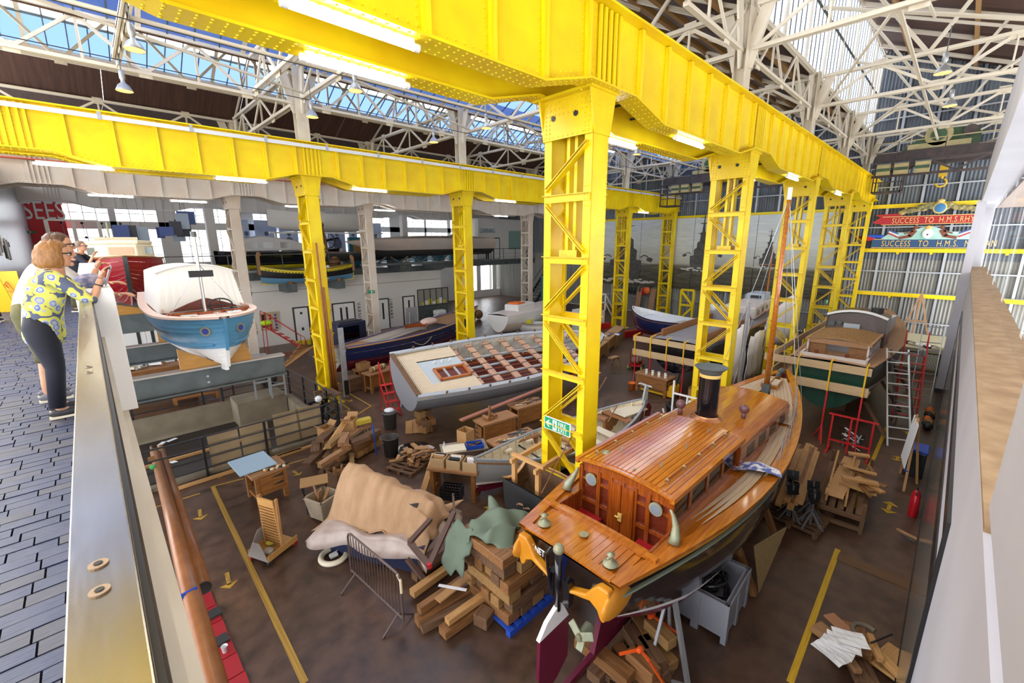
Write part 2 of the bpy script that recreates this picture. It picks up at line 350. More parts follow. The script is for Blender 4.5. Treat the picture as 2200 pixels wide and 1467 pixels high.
# ---- ships' name banners
GOLD = mat('gold_letters', (.75,.5,.15), .4)
BANR = mat('banner_red', (.45,.012,.02), .45); BANB = mat('banner_blue', (.02,.07,.17), .45)
bx = XE-.5
def zof(px, py): return atx(px, py, bx)
def banner(name, label, txt, p0, p1, h, bm, spx, spx2=.62):
    a = zof(*p0); c = zof(*p1); L = a.y-c.y
    t = thing(name, label, 'banner', (bx, a.y, a.z))
    b = MB(); b.bb(-.03,.03,-L,0,-h/2,h/2,bm); b.build('board', t)
    b = MB(); b.bb(-.045,.03,-L,0,h/2,h/2+.035,GOLD); b.bb(-.045,.03,-L,0,-h/2-.035,-h/2,GOLD); b.build('gilt_edge', t)
    o = text('lettering', txt, h*1.05, GOLD, frame((-.04,-.45,-h*.36), (0,-1,0), (0,0,1)), t, .008, sp=spx, sx=spx2)
    return t, L
t, L = banner('name_board', 'red banner board reading SUCCESS TO H.M.S.RHYL with gilt crest above', 'SUCCESS  TO  H.M.S.RHYL', (1895,475), (2110,465), .42, BANR, 1.12)
b = MB(); b.prism([(0,.45,-.1),(0,.0,-.2),(0,-.9,.2),(0,-.9,.42),(0,.35,.36),(0,.1,.2)], (-.02,0,0),(.0,0,0), BANR); b.build('ribbon_end', t)
GRN = mat('crest_green', (.06,.1,.05), .5, 0, 'n', (.5,.36,.12), 6, .4)
b = MB(); 
for k in range(26):
    q = (k-13)/13; b.ball((-.06,-2.4+q*1.7,.4+.45*(1-q*q)*random.uniform(.5,1)),.17,GRN,8,5,(.3,1,.8))
b.lathe((0,0,0),[(.001,0),(.001,0)],GRN); b.build('gilt_scrollwork', t)
CB = mat('crest_blue', (.05,.2,.4), .5)
b = MB(); b.ball((-.1,-2.4,.62),.26,CB,14,8,(.2,1,1)); b.build('round_crest', t)
b = MB(); b.ball((-.09,-2.4,.62),.31,GOLD,14,8,(.15,1,1)); b.ball((-.09,-2.4,1.0),.15,GOLD,8,6,(.4,1,.7)); b.build('crest_ring', t)
t2, L = banner('name_board', 'blue banner board reading SUCCESS TO H.M.S. NUBIAN below the red one', 'SUCCESS   TO   H.M.S.  NUBIAN', (1873,523), (2110,530), .46, BANB, 1.12)
TURQ = mat('banner_turquoise', (.2,.55,.42), .5, 0, 'n', (.6,.72,.68), 1.5, .5)
pts = []
for k in range(25):
    q = (k-12)/12; pts.append((0, -2.4-q*2.0, .25+.55*(1-abs(q)**4)*(1+.25*math.cos(q*math.pi*2))))
b = MB(); b.prism([(0,-.9,.22)]+pts+[(0,-4.4,.22)], (-.05,0,0), (-.02,0,0), TURQ); b.build('painted_scroll', t2)
SKIN2 = mat('painted_figure', (.22,.06,.03), .6); FLG = mat('flag_red', (.5,.04,.05), .6); FLB = mat('flag_blue', (.06,.1,.35), .6)
b = MB()
for sg in (-1,1):
    b.bar((-.07,-2.4+sg*.55,.75),(-.07,-2.4+sg*.75,.4),.03,.22,SKIN2); b.ball((-.07,-2.4+sg*.55,.9),.1,SKIN2,8,6,(.3,1,1)); b.bar((-.07,-2.4+sg*.7,.42),(-.07,-2.4+sg*1.2,.3),.03,.15,SKIN2); b.bar((-.07,-2.4+sg*.62,.7),(-.07,-2.4+sg*1.0,.55),.03,.07,SKIN2)
b.build('painted_figure', t2)
b = MB()
for sg in (-1,1):
    for k in range(3): b.bar((-.075,-2.4+sg*1.25,.35+.1*k),(-.075,-2.4+sg*1.7,.6+.08*k),.02,.07,(FLG,WHT,FLB)[k])
b.build('painted_flag', t2)
b = MB(); b.ball((-.08,-2.4,.55),.25,WHT,14,8,(.2,1,1.1)); b.ball((-.1,-2.4,.52),.15,DARK,10,6,(.2,1,1.1)); b.ball((-.09,-2.4,.88),.16,GOLD,10,6,(.3,1,.7)); b.build('shield_crest', t2)
b = MB(); b.ball((-.05,.0,.42),.35,BLUEP,12,6,(.2,1.6,.35)); b.ball((-.06,.35,.3),.4,BANR,12,6,(.2,1.2,.4)); b.build('ribbon_end', t2)
# ---- back (left) wall under the gallery, gallery slab and window wall
wall_left = thing('wall_left', None, None, kind='structure')
b = MB(); b.bb(X0,20.2,YB,YB+.2,0,4.15,WHW); b.build('wall_panel', wall_left)
b = MB(); b.bb(X0,20.2,YB-.01,YB+.01,3.32,3.36,mat('joint_grey',(.35,.34,.33),.8)); b.build('panel_joint', wall_left)
DFL = mat('gallery_floor', (.17,.18,.21), .4)
b = MB(); b.bb(X0,20.2,YB-.15,38,4.15,4.4,DFL); b.bb(20.2,XE+14,32.5,38,4.1,4.4,DFL); g = b.build('gallery_floor'); g['kind'] = 'structure'
b = MB(); b.bb(X0,20.2,YB-.2,YB-.15,4.05,4.45,GREY); b.bb(20.2,XE+14,32.42,32.5,3.95,4.45,GREY); b.build('edge_beam', g)
wall_back = thing('wall_back', None, None, kind='structure')
WPX = [(-2.0,1.5),(1.5+.3,3.9),(4.9,6.6),(6.8,8.5),(9.6,11.9),(12.1,14.4),(15.6,18.2),(18.4,21),(22.2,24.8),(25,27.6)]
b = MB(); zr = ((4.4,4.9),(7.15,7.6),(8.6,12.5)); b.bb(X0,50,38,38.2,0,.8,WHW)
for z0, z1 in zr: b.bb(X0,50,38,38.2,z0,z1,WHW)
xs = [X0]+[v for p in WPX for v in p]+[28]
for i in range(0, len(xs), 2): b.bb(xs[i],xs[i+1],38,38.2,4.9,8.6,WHW)
b.bb(X0,28.6,38,38.2,.8,4.4,WHW)
for k in range(8): b.bb(29+k*2.4,29.6+k*2.4,38,38.2,.8,4.4,WHW); b.bb(29+k*2.4,29.6+k*2.4,38,38.2,4.9,8.6,WHW)
b.build('wall_masonry', wall_back)
WG = glass('window_glass', (1,1,1), .08)
FR = mat('window_bar', (.75,.75,.75), .5)
wn = 0
for x0, x1 in WPX+[(29.6+k*2.4,31.4+k*2.4) for k in range(7)]:
    for z0, z1 in ((4.9,7.15),(7.6,8.6)):
        wn += 1; wd = thing('window_%d' % wn, None, None, (0,0,0), kind='structure')
        b = MB(); nx = max(2, round((x1-x0)/.6)); nz = max(2, round((z1-z0)/.55))
        for i in range(nx+1): b.bb(x0+(x1-x0)*i/nx-.02,x0+(x1-x0)*i/nx+.02,38.03,38.1,z0,z1,FR)
        for i in range(nz+1): b.bb(x0,x1,38.03,38.1,z0+(z1-z0)*i/nz-.02,z0+(z1-z0)*i/nz+.02,FR)
        b.build('window_bars', wd); b = MB(); b.bb(x0,x1,38.06,38.07,z0,z1,WG); b.build('pane', wd)
# annexe end wall seen past the columns, and sky-bright lower windows
b = MB(); b.bb(XE+13.8,XE+14,-9,40,0,9,WHW); o = b.build('wall_annexe'); o['kind'] = 'structure'
# ---- right wall: white gallery wall with sill, window band and pier
wall_right = thing('wall_right', None, None, kind='structure')
WR = mat('right_wall_paint', (.54,.53,.57), .55, 0, 'n', (.46,.44,.48), .7, .5)
b = MB(); b.prism([(-1,0,0),(28.6,0,0),(28.6,0,4.96),(3.15,0,4.7),(-1,0,4.7)],(0,-.62,0),(0,-.3,0),WR); b.build('wall_panel', wall_right)
zs_ = lambda x: 4.73+(x-3.1)*.0102
SILL = mat('travertine_sill', (.40,.27,.15), .6, 0, 'n', (.22,.13,.06), 5, .5, .3)
for k in range(13): b = MB(); x = 3.15+k*1.96; b.prism([(x,0,zs_(x)-.03),(min(x+1.955,28.55),0,zs_(x+1.955)-.03),(min(x+1.955,28.55),0,zs_(x+1.955)),(x,0,zs_(x))],(0,-.8,0),(0,-.302,0),SILL); b.build('sill_stone', wall_right)
for k in range(7): b = MB(); x = 3.15+k*3.7; b.bb(x,x+3.69,-.56,-.54,5.0,7.6,WG); b.build('glass_pane', wall_right)
b = MB(); b.prism([(-1,0,7.86),(28.6,0,7.5),(28.6,0,9.4),(-1,0,9.4)],(0,-.7,0),(0,-.17,0),WR); b.bb(28.3,28.6,-.6,-.17,4.87,7.62,WR); b.build('bulkhead', wall_right)
b = MB(); b.bb(-1,28.6,-1.6,-.7,7.5,7.54,mat('soffit',(.35,.27,.22),.7)); b.build('soffit', wall_right)
b = MB(); b.bb(-1,3.15,-.62,-.3,4.84,6.6,WR); b.build('near_pier', wall_right)
BF = mat('black_frame', (.01,.01,.012), .25); DG = mat('dark_smoked_panel', (.16,.155,.14), .12, 0, spec=.8)
b = MB(); b.bb(5.2,21.5,-.3,-.27,.02,.14,BF); b.bb(5.2,21.5,-.3,-.27,2.85,3.15,BF); b.bb(5.2,21.5,-.3,-.27,3.55,3.75,BF); b.bb(5.1,5.2,-.3,-.27,.02,3.75,BF); b.bb(21.4,21.5,-.3,-.27,.02,3.75,BF); b.build('black_frame', wall_right)
b = MB(); b.bb(5.2,21.4,-.3,-.285,3.15,3.55,WR); b.build('light_strip', wall_right)
for k in range(4): b = MB(); b.bb(5.2+k*4.05,9.22+k*4.05,-.3,-.28,.14,2.85,DG); b.build('dark_panel', wall_right)
b = MB(); b.bb(24.4,25.6,-.3,-.05,.18,7.6,WR); b.build('white_pier', wall_right); b = MB(); b.bb(24.38,25.62,-.32,-.04,0,.18,BLK); b.build('pier_base', wall_right)
# ================================================================ GANTRY COLUMNS
def rivet_dome(b, c, n, r=.018, mt=YEL):
    n = V(n); u = n.orthogonal().normalized(); w_ = n.cross(u); c = V(c); vs = []
    for k in range(6): a = math.pi*k/3; vs.append(c+(u*math.cos(a)+w_*math.sin(a))*r)
    for k in range(6): a = math.pi*k/3; vs.append(c+(u*math.cos(a)+w_*math.sin(a))*r*.6+n*r*.55)
    b.add(vs, [(k,(k+1)%6,6+(k+1)%6,6+k) for k in range(6)]+[(6,7,8,9,10,11)], mt)
def column(paint, worn, rivets=True, CW=.42, CY=1.0, H=8.54):
    # base frame: x 0..CW, y 0..CY
    t = thing('crane_column', 'x', 'column')
    lx = .16
    for ya, yb in ((0,lx),(CY-lx,CY)):
        b = MB(); b.bb(0,.012,ya,yb,0,H,paint); b.bb(CW-.012,CW,ya,yb,0,H,paint); b.bb(0,CW,(0 if ya==0 else CY-.012),(.012 if ya==0 else CY),0,H,paint)
        if ya: b.bb(.012,CW-.012,ya+.03,ya+.045,0,H,paint)
        b.build('leg', t)
    for xx, s in ((-.012,-1),(CW+.012,1)):
        zs = [.72,1.75,2.75,3.8,4.84,5.88,6.9,7.8]
        for i, z in enumerate(zs[:-1]):
            b = MB(); b.bb(xx-.006,xx+.006,.02,CY-.02,z-.06,z+.06,paint); b.bb(xx+(s*.006),xx+s*.07,.02,CY-.02,z+.048,z+.06,worn); b.build('lacing_bar', t)
            za, zb = (z+.12, zs[i+1]-.12) if i % 2 else (zs[i+1]-.12, z+.12)
            b = MB(); b.bar((xx,.08,za),(xx,CY-.08,zb),.014,.13,paint,up=(1,0,0)); b.box((0,0,0),(0,0,0),paint)
            b.bar((xx+s*.035,.08,za+.055),(xx+s*.035,CY-.08,zb+.055),.07,.012,worn,up=(0,0,1)); b.build('diagonal_brace', t)
    # capital: flared riveted plate
    for xx in (-.035, CW+.015):
        b = MB(); b.prism([(0,.0,7.83),(0,CY,7.83),(0,CY+.12,8.44),(0,-.02,8.44)], (xx,0,0), (xx+.02,0,0), paint); b.build('capital_plate', t)
    for sg in (0,1):
        y = -.022 if sg == 0 else CY+.002
        b = MB(); b.prism([(0,0,7.83),(CW,0,7.83),(CW+.13,0,8.44),(-.13,0,8.44)], (0,y,0), (0,y+.02,0), paint); b.build('capital_gusset', t)
    b = MB(); b.bb(-.16,CW+.16,-.06,CY+.14,8.44,8.48,paint); b.build('cap_plate', t)
    for yy in (.32,.78):
        b = MB(); b.tube([(-.038,yy,8.16),(-.046,yy,8.16)],.045,BLK,12); b.build('dark_hole', t)
    for yy in (.4,.56):
        b = MB(); b.bb(.1,.32,yy-.03,yy+.03,6.0,7.9,paint); b.build('inner_post', t)
    b = MB(); b.bb(.05,.38,.3,.68,5.9,6.05,worn); b.build('inner_bracket', t)
    b = MB(); b.bb(-.15,CW+.15,-.15,CY+.15,0,.05,worn); b.build('base_plate', t)
    if rivets:
        b = MB()
        for r_ in range(3):
            for k in range(12): rivet_dome(b, (-.036,.03+k*.09,8.38-r_*.09), (-1,0,0), .02, paint)
        for k in range(8):
            for yy in (.06,.14,CY-.14,CY-.06): rivet_dome(b, (-.036,yy,7.88+k*.065), (-1,0,0), .02, paint)
        for k in range(10): rivet_dome(b, (-.036,.08+k*.1,7.87), (-1,0,0), .018, paint)
        for k in range(7):
            for xx in (.05,CW-.05): rivet_dome(b, (xx,-.024,7.9+k*.07), (0,-1,0), .018, paint)
        for i, z in enumerate([.72,1.75,2.75,3.8,4.84,5.88,6.9]):
            for yy in (.06,.12,CY-.12,CY-.06):
                for dz in (-.03,.03,.16,-.14): rivet_dome(b, (-.02,yy,z+dz), (-1,0,0), .014, paint)
        for k in range(70): rivet_dome(b, (CW-.03,-.002,.3+k*.105), (0,-1,0), .012, paint)
        b.build('rivets', t, kind='stuff')
    # upper stanchion carrying the roof truss (cream painted) is separate
    return t
XS = [-1.05, 5.92, 12.93, 20.1, 27.15, 33.9]
Y1, Y2, Y3 = 4.27, 16.4, 25.3
pos1 = ['beside the varnished launch, green fire exit sign on it','second back along the near line','third back along the near line','fourth back along the near line','last one at the corrugated end wall']
proto = column(YEL, YELD)
ORD = ['nearest','second','third','fourth','fifth']
cols = []
for i, x in enumerate(XS[1:]):
    o = proto if i == 0 else dup(proto); o.location = (x, Y1, 0); cols.append(o)
    tag(o, 'yellow riveted lattice column %s, near crane line' % pos1[i], group='yellow crane columns')
pos2 = ['with pipes and a loudhailer grey post strapped to it, left','in the middle behind the open grey hull','third in the far line, hidden behind the near column','in front of the mural, far line','half hidden stub column before the mural']
for i, x in enumerate(XS[1:]):
    o = dup(proto); o.location = (x, Y2, 0); cols.append(o)
    tag(o, 'yellow riveted lattice column %s' % pos2[i].replace('a loudhailer grey post','long brown spars'), group='yellow crane columns')
proto3 = column(WHG, WHP, False)
pos3 = ['left, behind the blue dinghy','between the VARNISH and LIBRARY doors','beside the office window','far right by the staircase']
for i, x in enumerate(XS[1:5]):
    o = proto3 if i == 0 else dup(proto3); o.location = (x-.5, Y3, 0)
    tag(o, 'cream lattice column %s' % pos3[i], group='cream crane columns')
b = MB()
# ================================================================ GIRDERS
def girder(name, label, y, paint, x0, x1, detail=2, red=False):
    t = thing(name, label, 'girder', (0, y, 0))
    def zb(x):
        best = 8.24
        for c in XS:
            d = abs(x-(c+.29)); 
            if d < .6: return 8.5
            if d < 1.6: best = max(best, 8.5-(d-.6)*.26)
        return best
    xs = [x0]
    for c in XS:
        for d in (-1.6,-.6,.6,1.6):
            q = c+.29+d
            if x0 < q < x1: xs.append(q)
    xs.append(x1); xs.sort()
    for j, (ya, s) in enumerate(((0,-1),(1.03,1))):
        b = MB()
        pts = [(x,0,zb(x)) for x in xs]+[(x1,0,9.55),(x0,0,9.55)]
        n = len(xs)
        for i in range(n-1):
            b.prism([(xs[i],0,zb(xs[i])),(xs[i+1],0,zb(xs[i+1])),(xs[i+1],0,9.55),(xs[i],0,9.55)], (0,ya-.008,0), (0,ya+.008,0), paint)
        b.build('web_plate', t)
        b = MB(); b.bb(x0,x1,ya-.19,ya+.19,9.55,9.585,paint); b.build('top_flange', t)
        b = MB()
        for i in range(n-1): b.bar((xs[i],ya,zb(xs[i])-.015),(xs[i+1],ya,zb(xs[i+1])-.015),.36,.03,paint)
        b.build('bottom_flange', t)
        k = 0; x = x0
        st = []
        for c in XS:
            st += [c+.29+q for q in (-.26,-.14,0,.14,.26)]
            st += [c+.29+q*.92+.9 for q in range(7)]
        for x in st:
            if not (x0 < x < x1): continue
            near = any(abs(x-c-.29) < .3 for c in XS)
            stick('stiffener', (x, ya+s*.045, zb(x)), (x, ya+s*.045, 9.54), .09 if not near else .06, .07 if not near else .03, paint, t, up=(0,1,0))
            if detail and s == -1 and detail > 1:
                pass
    if detail:
        b = MB(); rr = .017
        for x in st:
            if not (x0 < x < min(x1, 22)): continue
            for q in (-.09,):
                for k in range(13): rivet_dome(b, (x+q, -.01, 8.35+k*.092), (0,-1,0), rr, paint)
        x = x0
        while x < min(x1, 24):
            rivet_dome(b, (x, -.01, zb(x)+.05), (0,-1,0), rr, paint); rivet_dome(b, (x+.06, -.01, zb(x)+.12), (0,-1,0), rr, paint)
            if x < 14:
                for yy in (-.13,-.06,.06,.13): rivet_dome(b, (x, yy, zb(x)-.031), (0,0,-1), rr, paint); rivet_dome(b, (x, 1.03+yy, zb(x)-.031), (0,0,-1), rr, paint)
            rivet_dome(b, (x, -.01, 9.47), (0,-1,0), .011, paint)
            x += .12
        b.build('rivets', t, kind='stuff')
    DKY = DARK
    k = x0+.6
    while k < x1:
        stick('cross_tie', (k,.02,8.66),(k,1.01,8.66), .04,.04, DARK, t); k += 1.0
    b = MB(); b.bb(x0,x1,.40,.63,9.2,9.26,GREY); b.build('cable_tray', t)
    return t
g1 = girder('crane_girder', 'big yellow riveted double girder running overhead along the near columns', Y1, YEL, -6, 35.2, 2)
g2 = girder('crane_girder', 'yellow riveted double girder across the left middle distance with pale rail on top', Y2, YEL, -6, 34.6, 2)
RAILW = mat('pale_rail', (.72,.74,.78), .35, .3)
b = MB(); b.bb(-6,34.6,-.235,-.2,9.36,9.47,RAILW); b.build('pale_cable_rail', g2)
for k in range(20):
    box1('rail_clip', (-5+k*1.95,-.24,9.44),(.08,.03,.2), GALV, g2)
g3 = girder('crane_girder', 'cream riveted double girder with red pipe behind the yellow one', Y3, WHG, -6, 34, 1)
b = MB(); b.tube([(-6,-.1,9.35),(34,-.1,9.35)],.035,mat('red_pipe',(.6,.12,.06),.5),6); b.build('red_pipe', g3)
g4 = girder('crane_girder', 'farthest cream girder in front of the gallery windows', 34.2, WHW, -6, 27.4, 0)
for i, x in enumerate(XS[1:5]):
    b = MB(); b.bb(x,x+.5,34.2,34.7,4.4,8.5,WHW); o = b.build('gallery_pillar'); tag(o, 'pale pillar %s on the gallery before the windows' % ['left','beside the hanging posters','behind the hanging white hull','right'][i], 'pillar')
# tube lamps under the girders
def tubelamp(label, a, c, r=.035):
    a = V(a); c = V(c); t = thing('tube_lamp', label, 'lamp', (a+c)/2, group='fluorescent tubes under the girders'); m_ = (a+c)/2
    b = MB(); b.tube([a-m_, c-m_], r, TUBE, 10); b.build('lit_tube', t); d = (c-a).normalized()
    b = MB(); b.tube([a-m_-d*.06, a-m_], r*1.15, WHT, 10); b.tube([c-m_, c-m_+d*.06], r*1.15, WHT, 10); b.build('end_cap', t)
    b = MB(); b.bar(a-m_+V((0,0,.05)), c-m_+V((0,0,.05)), .05,.05, WHT); b.build('batten', t)
for k, (x, sd, lb) in enumerate(((2.15,0,'lit tube lamp on the near face of the big yellow girder at the top'),(2.65,1,'lit tube lamp under the far web of the big yellow girder, upper left'),
    (9.2,0,'lit tube lamp right of the nearest column'),(8.2,1,'lit tube lamp under far web, right of the nearest column'),(16.8,0,'lit tube lamp right of the second near column'),(15.8,1,'lit tube lamp under far web beyond the second near column'),(24,0,'farthest lit tube lamp on the near girder'),)):
    z = 8.14; tubelamp(lb, (x-.6, Y1+(-.02 if sd == 0 else 1.0), z), (x+.6, Y1+(-.02 if sd == 0 else 1.0), z))
for x, yb, lb in ((.2,Y2,'leftmost lit tube lamp under the middle yellow girder'),(4.0,Y2+.1,'lit tube lamp under yellow girder left of its first column'),(8.3,Y2,'lit tube lamp under yellow girder right of its first column'),(15.5,Y2,'lit tube lamp under yellow girder past its second column'),(29,Y2,'farthest lit tube lamp under the middle yellow girder'),
    (1.2,Y3,'leftmost lit tube lamp under the cream girder'),(4,Y3+1,'lit tube lamp under cream girder beside its first column'),(9,Y3+1,'long lit tube lamp under cream girder right of its first column'),(14,Y3+.6,'lit tube lamp under cream girder, middle'),(24,Y3+.6,'lit tube lamp under cream girder near the learning room')):
    tubelamp(lb, (x-.7, yb, 8.16), (x+.7, yb, 8.16))
# ================================================================ ROOF
roof = thing('ceiling', None, None, kind='structure')
def slope(name, y0, z0, y1, z1, x0, x1, mt, par=roof, th=.05):
    b = MB(); b.prism([(0,y0,z0),(0,y1,z1),(0,y1,z1+th),(0,y0,z0+th)], (x0,0,0), (x1,0,0), mt); return b.build(name, par)
for k in range(9):     # boarded slopes in bays so each board strip reads
    x0 = -8+k*4.8; x1 = x0+4.78
    slope('roof_boarding', 5, 16.8, -8, 11.3, x0, x1, BOARD)
    slope('roof_boarding', 5, 12.2, 10.8, 15.2, x0, x1, BOARD)
    slope('roof_boarding', 16.9, 11.9, 21.3, 14.3, x0, x1, BOARD)
    slope('roof_boarding', 25.8, 11.9, 23.9, 12.9, x0, x1, BOARD)
    slope('roof_boarding', 25.8, 11.9, 38.2, 12.5, x0, x1, BOARD)
for (y0,z0,y1,z1) in ((5,16.7,-8,11.2),(5,12.1,10.8,15.1)):
    for k in range(5):
        f = (k+.5)/5; stick('purlin', (-8,y0+(y1-y0)*f,z0+(z1-z0)*f-.12), (35,y0+(y1-y0)*f,z0+(z1-z0)*f-.12), .14, .2, TIMB, roof)
for k in range(12):
    x = -.8+3.1*k
    stick('rafter', (x,5,16.6), (x,-8,11.1), .1, .16, WHP, roof); stick('rafter', (x,5,12.0), (x,10.8,15.0), .1, .14, WHP, roof)
PG = glass('rooflight_clear', (.8,.88,1), .04, transl=.3, tcol=(.95,.97,1))
PB = glass('rooflight_sky_tint', (.12,.19,.40), .06, transl=.2, tcol=(.08,.18,.55))  # blue sky tone of the lower panes is put into the glass tint
def glazed(y0, z0, y1, z1, x0, x1, nx, blue, every=4, bar=.05):
    # rows of panes between two lines; every few panes a main mullion
    M0 = V((0,y0,z0)); M1 = V((0,y1,z1)); L = (M1-M0).length; d = (M1-M0)/L; st = (x1-x0)/nx
    key = (round(st,4), round(L,3), blue)
    if key not in SH:
        me = bpy.data.meshes.new('pane'); h = st/2-.012
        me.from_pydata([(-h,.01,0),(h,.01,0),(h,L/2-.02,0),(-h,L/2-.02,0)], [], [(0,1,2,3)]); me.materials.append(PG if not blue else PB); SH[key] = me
        m2 = bpy.data.meshes.new('pane'); m2.from_pydata([(-h,.01,0),(h,.01,0),(h,L/2-.02,0),(-h,L/2-.02,0)], [], [(0,1,2,3)]); m2.materials.append(PG); SH[(*key,1)] = m2
    n = V((1,0,0)).cross(d)
    for i in range(nx):
        x = x0+st*(i+.5)
        for r_ in (0,1):
            o = bpy.data.objects.new('pane', SH[key] if r_ == 0 else SH[(*key,1)]); C.objects.link(o); o.parent = roof
            p = M0+d*(L/2*r_); M = Matrix(((1,0,0),tuple(d),tuple(n))).transposed().to_4x4(); M.translation = (x,p.y,p.z); o.matrix_basis = M
    b = MB()
    for i in range(nx+1):
        x = x0+st*i; b.bar((x,y0,z0),(x,y1,z1),bar*.6 if i % every else bar*2.4,.05,GREY if i % every else WHP)
    for q in (0,.5,1): p = M0+d*(L*q); b.bar((x0,p.y,p.z),(x1,p.y,p.z),.04 if q == .5 else .16,.1,WHP if q != .5 else GREY)
    b.build('glazing_bars', roof)
glazed(5, 12.3, 5, 16.6, 9, 35, 50, False, 5)
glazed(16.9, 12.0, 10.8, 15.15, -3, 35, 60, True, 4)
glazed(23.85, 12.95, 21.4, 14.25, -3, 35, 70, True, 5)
# ---- trusses
def gusset(p, s, mt, par, nx=True):
    p = V(p); o = stick('gusset_plate', p-V((0 if nx else s/2, s/2 if nx else 0,0)), p+V((0 if nx else s/2, s/2 if nx else 0,0)), .02, s*.9, mt, par)
def truss_y(x, y0, y1, z0, z1, n, flat=True, wd=.09):
    t = thing('roof_truss', None, None, (0,0,0), kind='structure')
    for z in (z0, z1):
        for dx in (-.07,.07): stick('chord', (x+dx,y0,z),(x+dx,y1,z), .05,.1, WHP, t)
    for i in range(n):
        a = y0+(y1-y0)*i/n; c = y0+(y1-y0)*(i+1)/n; q = i % 2
        stick('diagonal', (x,a,z1 if q else z0), (x,c,z0 if q else z1), .05, wd, WHP, t)
        if q == 0: stick('vertical', (x,c,z0),(x,c,z1), .05,.06, WHP, t)
        gusset((x,c,z0 if q else z1), .34, WHP, t)
    return t
def truss_x(y, x0, x1, z0, z1, n, tt=None):
    t = tt or thing('roof_truss', None, None, (0,0,0), kind='structure')
    for z in (z0, z1): stick('chord', (x0,y,z),(x1,y,z), .12,.09, WHP, t)
    for i in range(n):
        a = x0+(x1-x0)*i/n; c = x0+(x1-x0)*(i+1)/n; q = i % 2
        stick('diagonal', (a,y,z1 if q else z0), (c,y,z0 if q else z1), .05, .08, WHP, t)
        if q: stick('vertical', (a,y,z0),(a,y,z1), .05,.06, WHP, t)
        gusset((c,y,z0 if q else z1), .3, WHP, t, False)
    return t
XC = [x+.29 for x in XS]
for x in XC[1:]:
    if x > 12:
        t = truss_y(x, 4.6, -8, 11.0, 12.0, 8)
        # sloping chord following the boards, with long raking members
        for a, c in (((x,4.9,16.3),(x,-8,10.9)),((x,-1,12.0),(x,4.9,14.3)),((x,1.8,12.0),(x,4.9,16.3)),((x,1.8,12.0),(x,.2,14.6)),((x,-1,12),(x,-2.2,13.5)),((x,-4,12),(x,-2.2,13.5)),((x,1.8,12),(x,-.2,12))):
            stick('raking_member', a, c, .06, .11, WHP, t)
    t = truss_y(x, 4.9, 16.6, 11.0, 12.0, 8)
    for a, c in (((x,10.8,14.9),(x,16.6,11.9)),((x,10.8,14.9),(x,4.9,12.0)),((x,10.8,12.0),(x,10.8,14.9)),((x,8,12),(x,9,13.9)),((x,13.6,12),(x,12.6,13.9)),((x,8,12),(x,7,13)),((x,13.6,12),(x,14.7,12.9))):
        stick('raking_member', a, c, .06, .1, WHP, t)
    t = truss_y(x, 17.1, 25.4, 11.0, 12.0, 6)
    for a, c in (((x,21.3,14.0),(x,25.6,11.9)),((x,21.3,14.0),(x,17,11.9)),((x,21.3,12),(x,21.3,14)),((x,19.5,12),(x,20,13.3)),((x,23.2,12),(x,22.6,13.3))):
        stick('raking_member', a, c, .06, .1, WHP, t)
for x, z0, z1 in ((1.45,11.0,11.05),(4.78,10.95,11.9)): truss_y(x, 8, 16.6, z0, z1, 8)
truss_x(4.85, 9.8, 35, 11.0, 12.1, 22); truss_x(16.95, -3, 35, 10.9, 12.0, 30); truss_x(10.8, -3, 12, 12.1, 15.0, 8)
truss_x(25.6, -3, 35, 10.9, 11.9, 26); truss_x(21.3, -3, 35, 12.0, 13.9, 22)
for y in (8.0,13.6,1.8,-2.5):
    t = thing('roof_bracing', None, None, kind='structure')
    for i in range(len(XC)-1):
        if y < 5 and XC[i] < 12: continue
        stick('tie', (XC[i],y,11.05),(XC[i+1],y,11.05), .07,.07, WHP, t); stick('diagonal', (XC[i],y,11.05),(XC[i+1],y+2.6,11.05), .06,.06, WHP, t)
        stick('diagonal', (XC[i],y,12.0),(XC[i+1],y,13.0), .06,.08, WHP, t)
# upper stanchions
for i, x in enumerate(XC[1:]):
    for y in (4.85, 16.95, 25.8):
        t = thing('upper_stanchion', None, None, (x,y,0), kind='structure')
        top = 12.2 if y > 5 else 12.2
        b = MB(); b.bb(-.2,.2,-.16,-.135,9.585,top,WHP); b.bb(-.2,.2,.135,.16,9.585,top,WHP); b.bb(-.015,.015,-.135,.135,9.585,top,WHP); b.build('stanchion_web', t)
        for s in (-1,1):
            stick('bracket', (0,s*.1,10.6),(0,s*.5,12.0),.3,.06,WHP,t,up=(1,0,0)); stick('bracket', (s*.1,0,10.6),(s*.55,0,12.0),.3,.06,WHP,t,up=(0,1,0))
        b = MB(); b.bb(-.23,.23,-.2,.2,9.587,9.62,WHP); b.build('stanchion_foot', t)
for k, y in enumerate((15.2, 12.2, 7.2)):
    b = MB(); b.tube([(-3,y,10.6-.1*k),(35,y,10.6-.1*k)],.012,DARK,4); o = b.build('overhead_cable'); tag(o, 'thin dark cable strung along the hall under the roof trusses', 'cable', 'overhead cables')
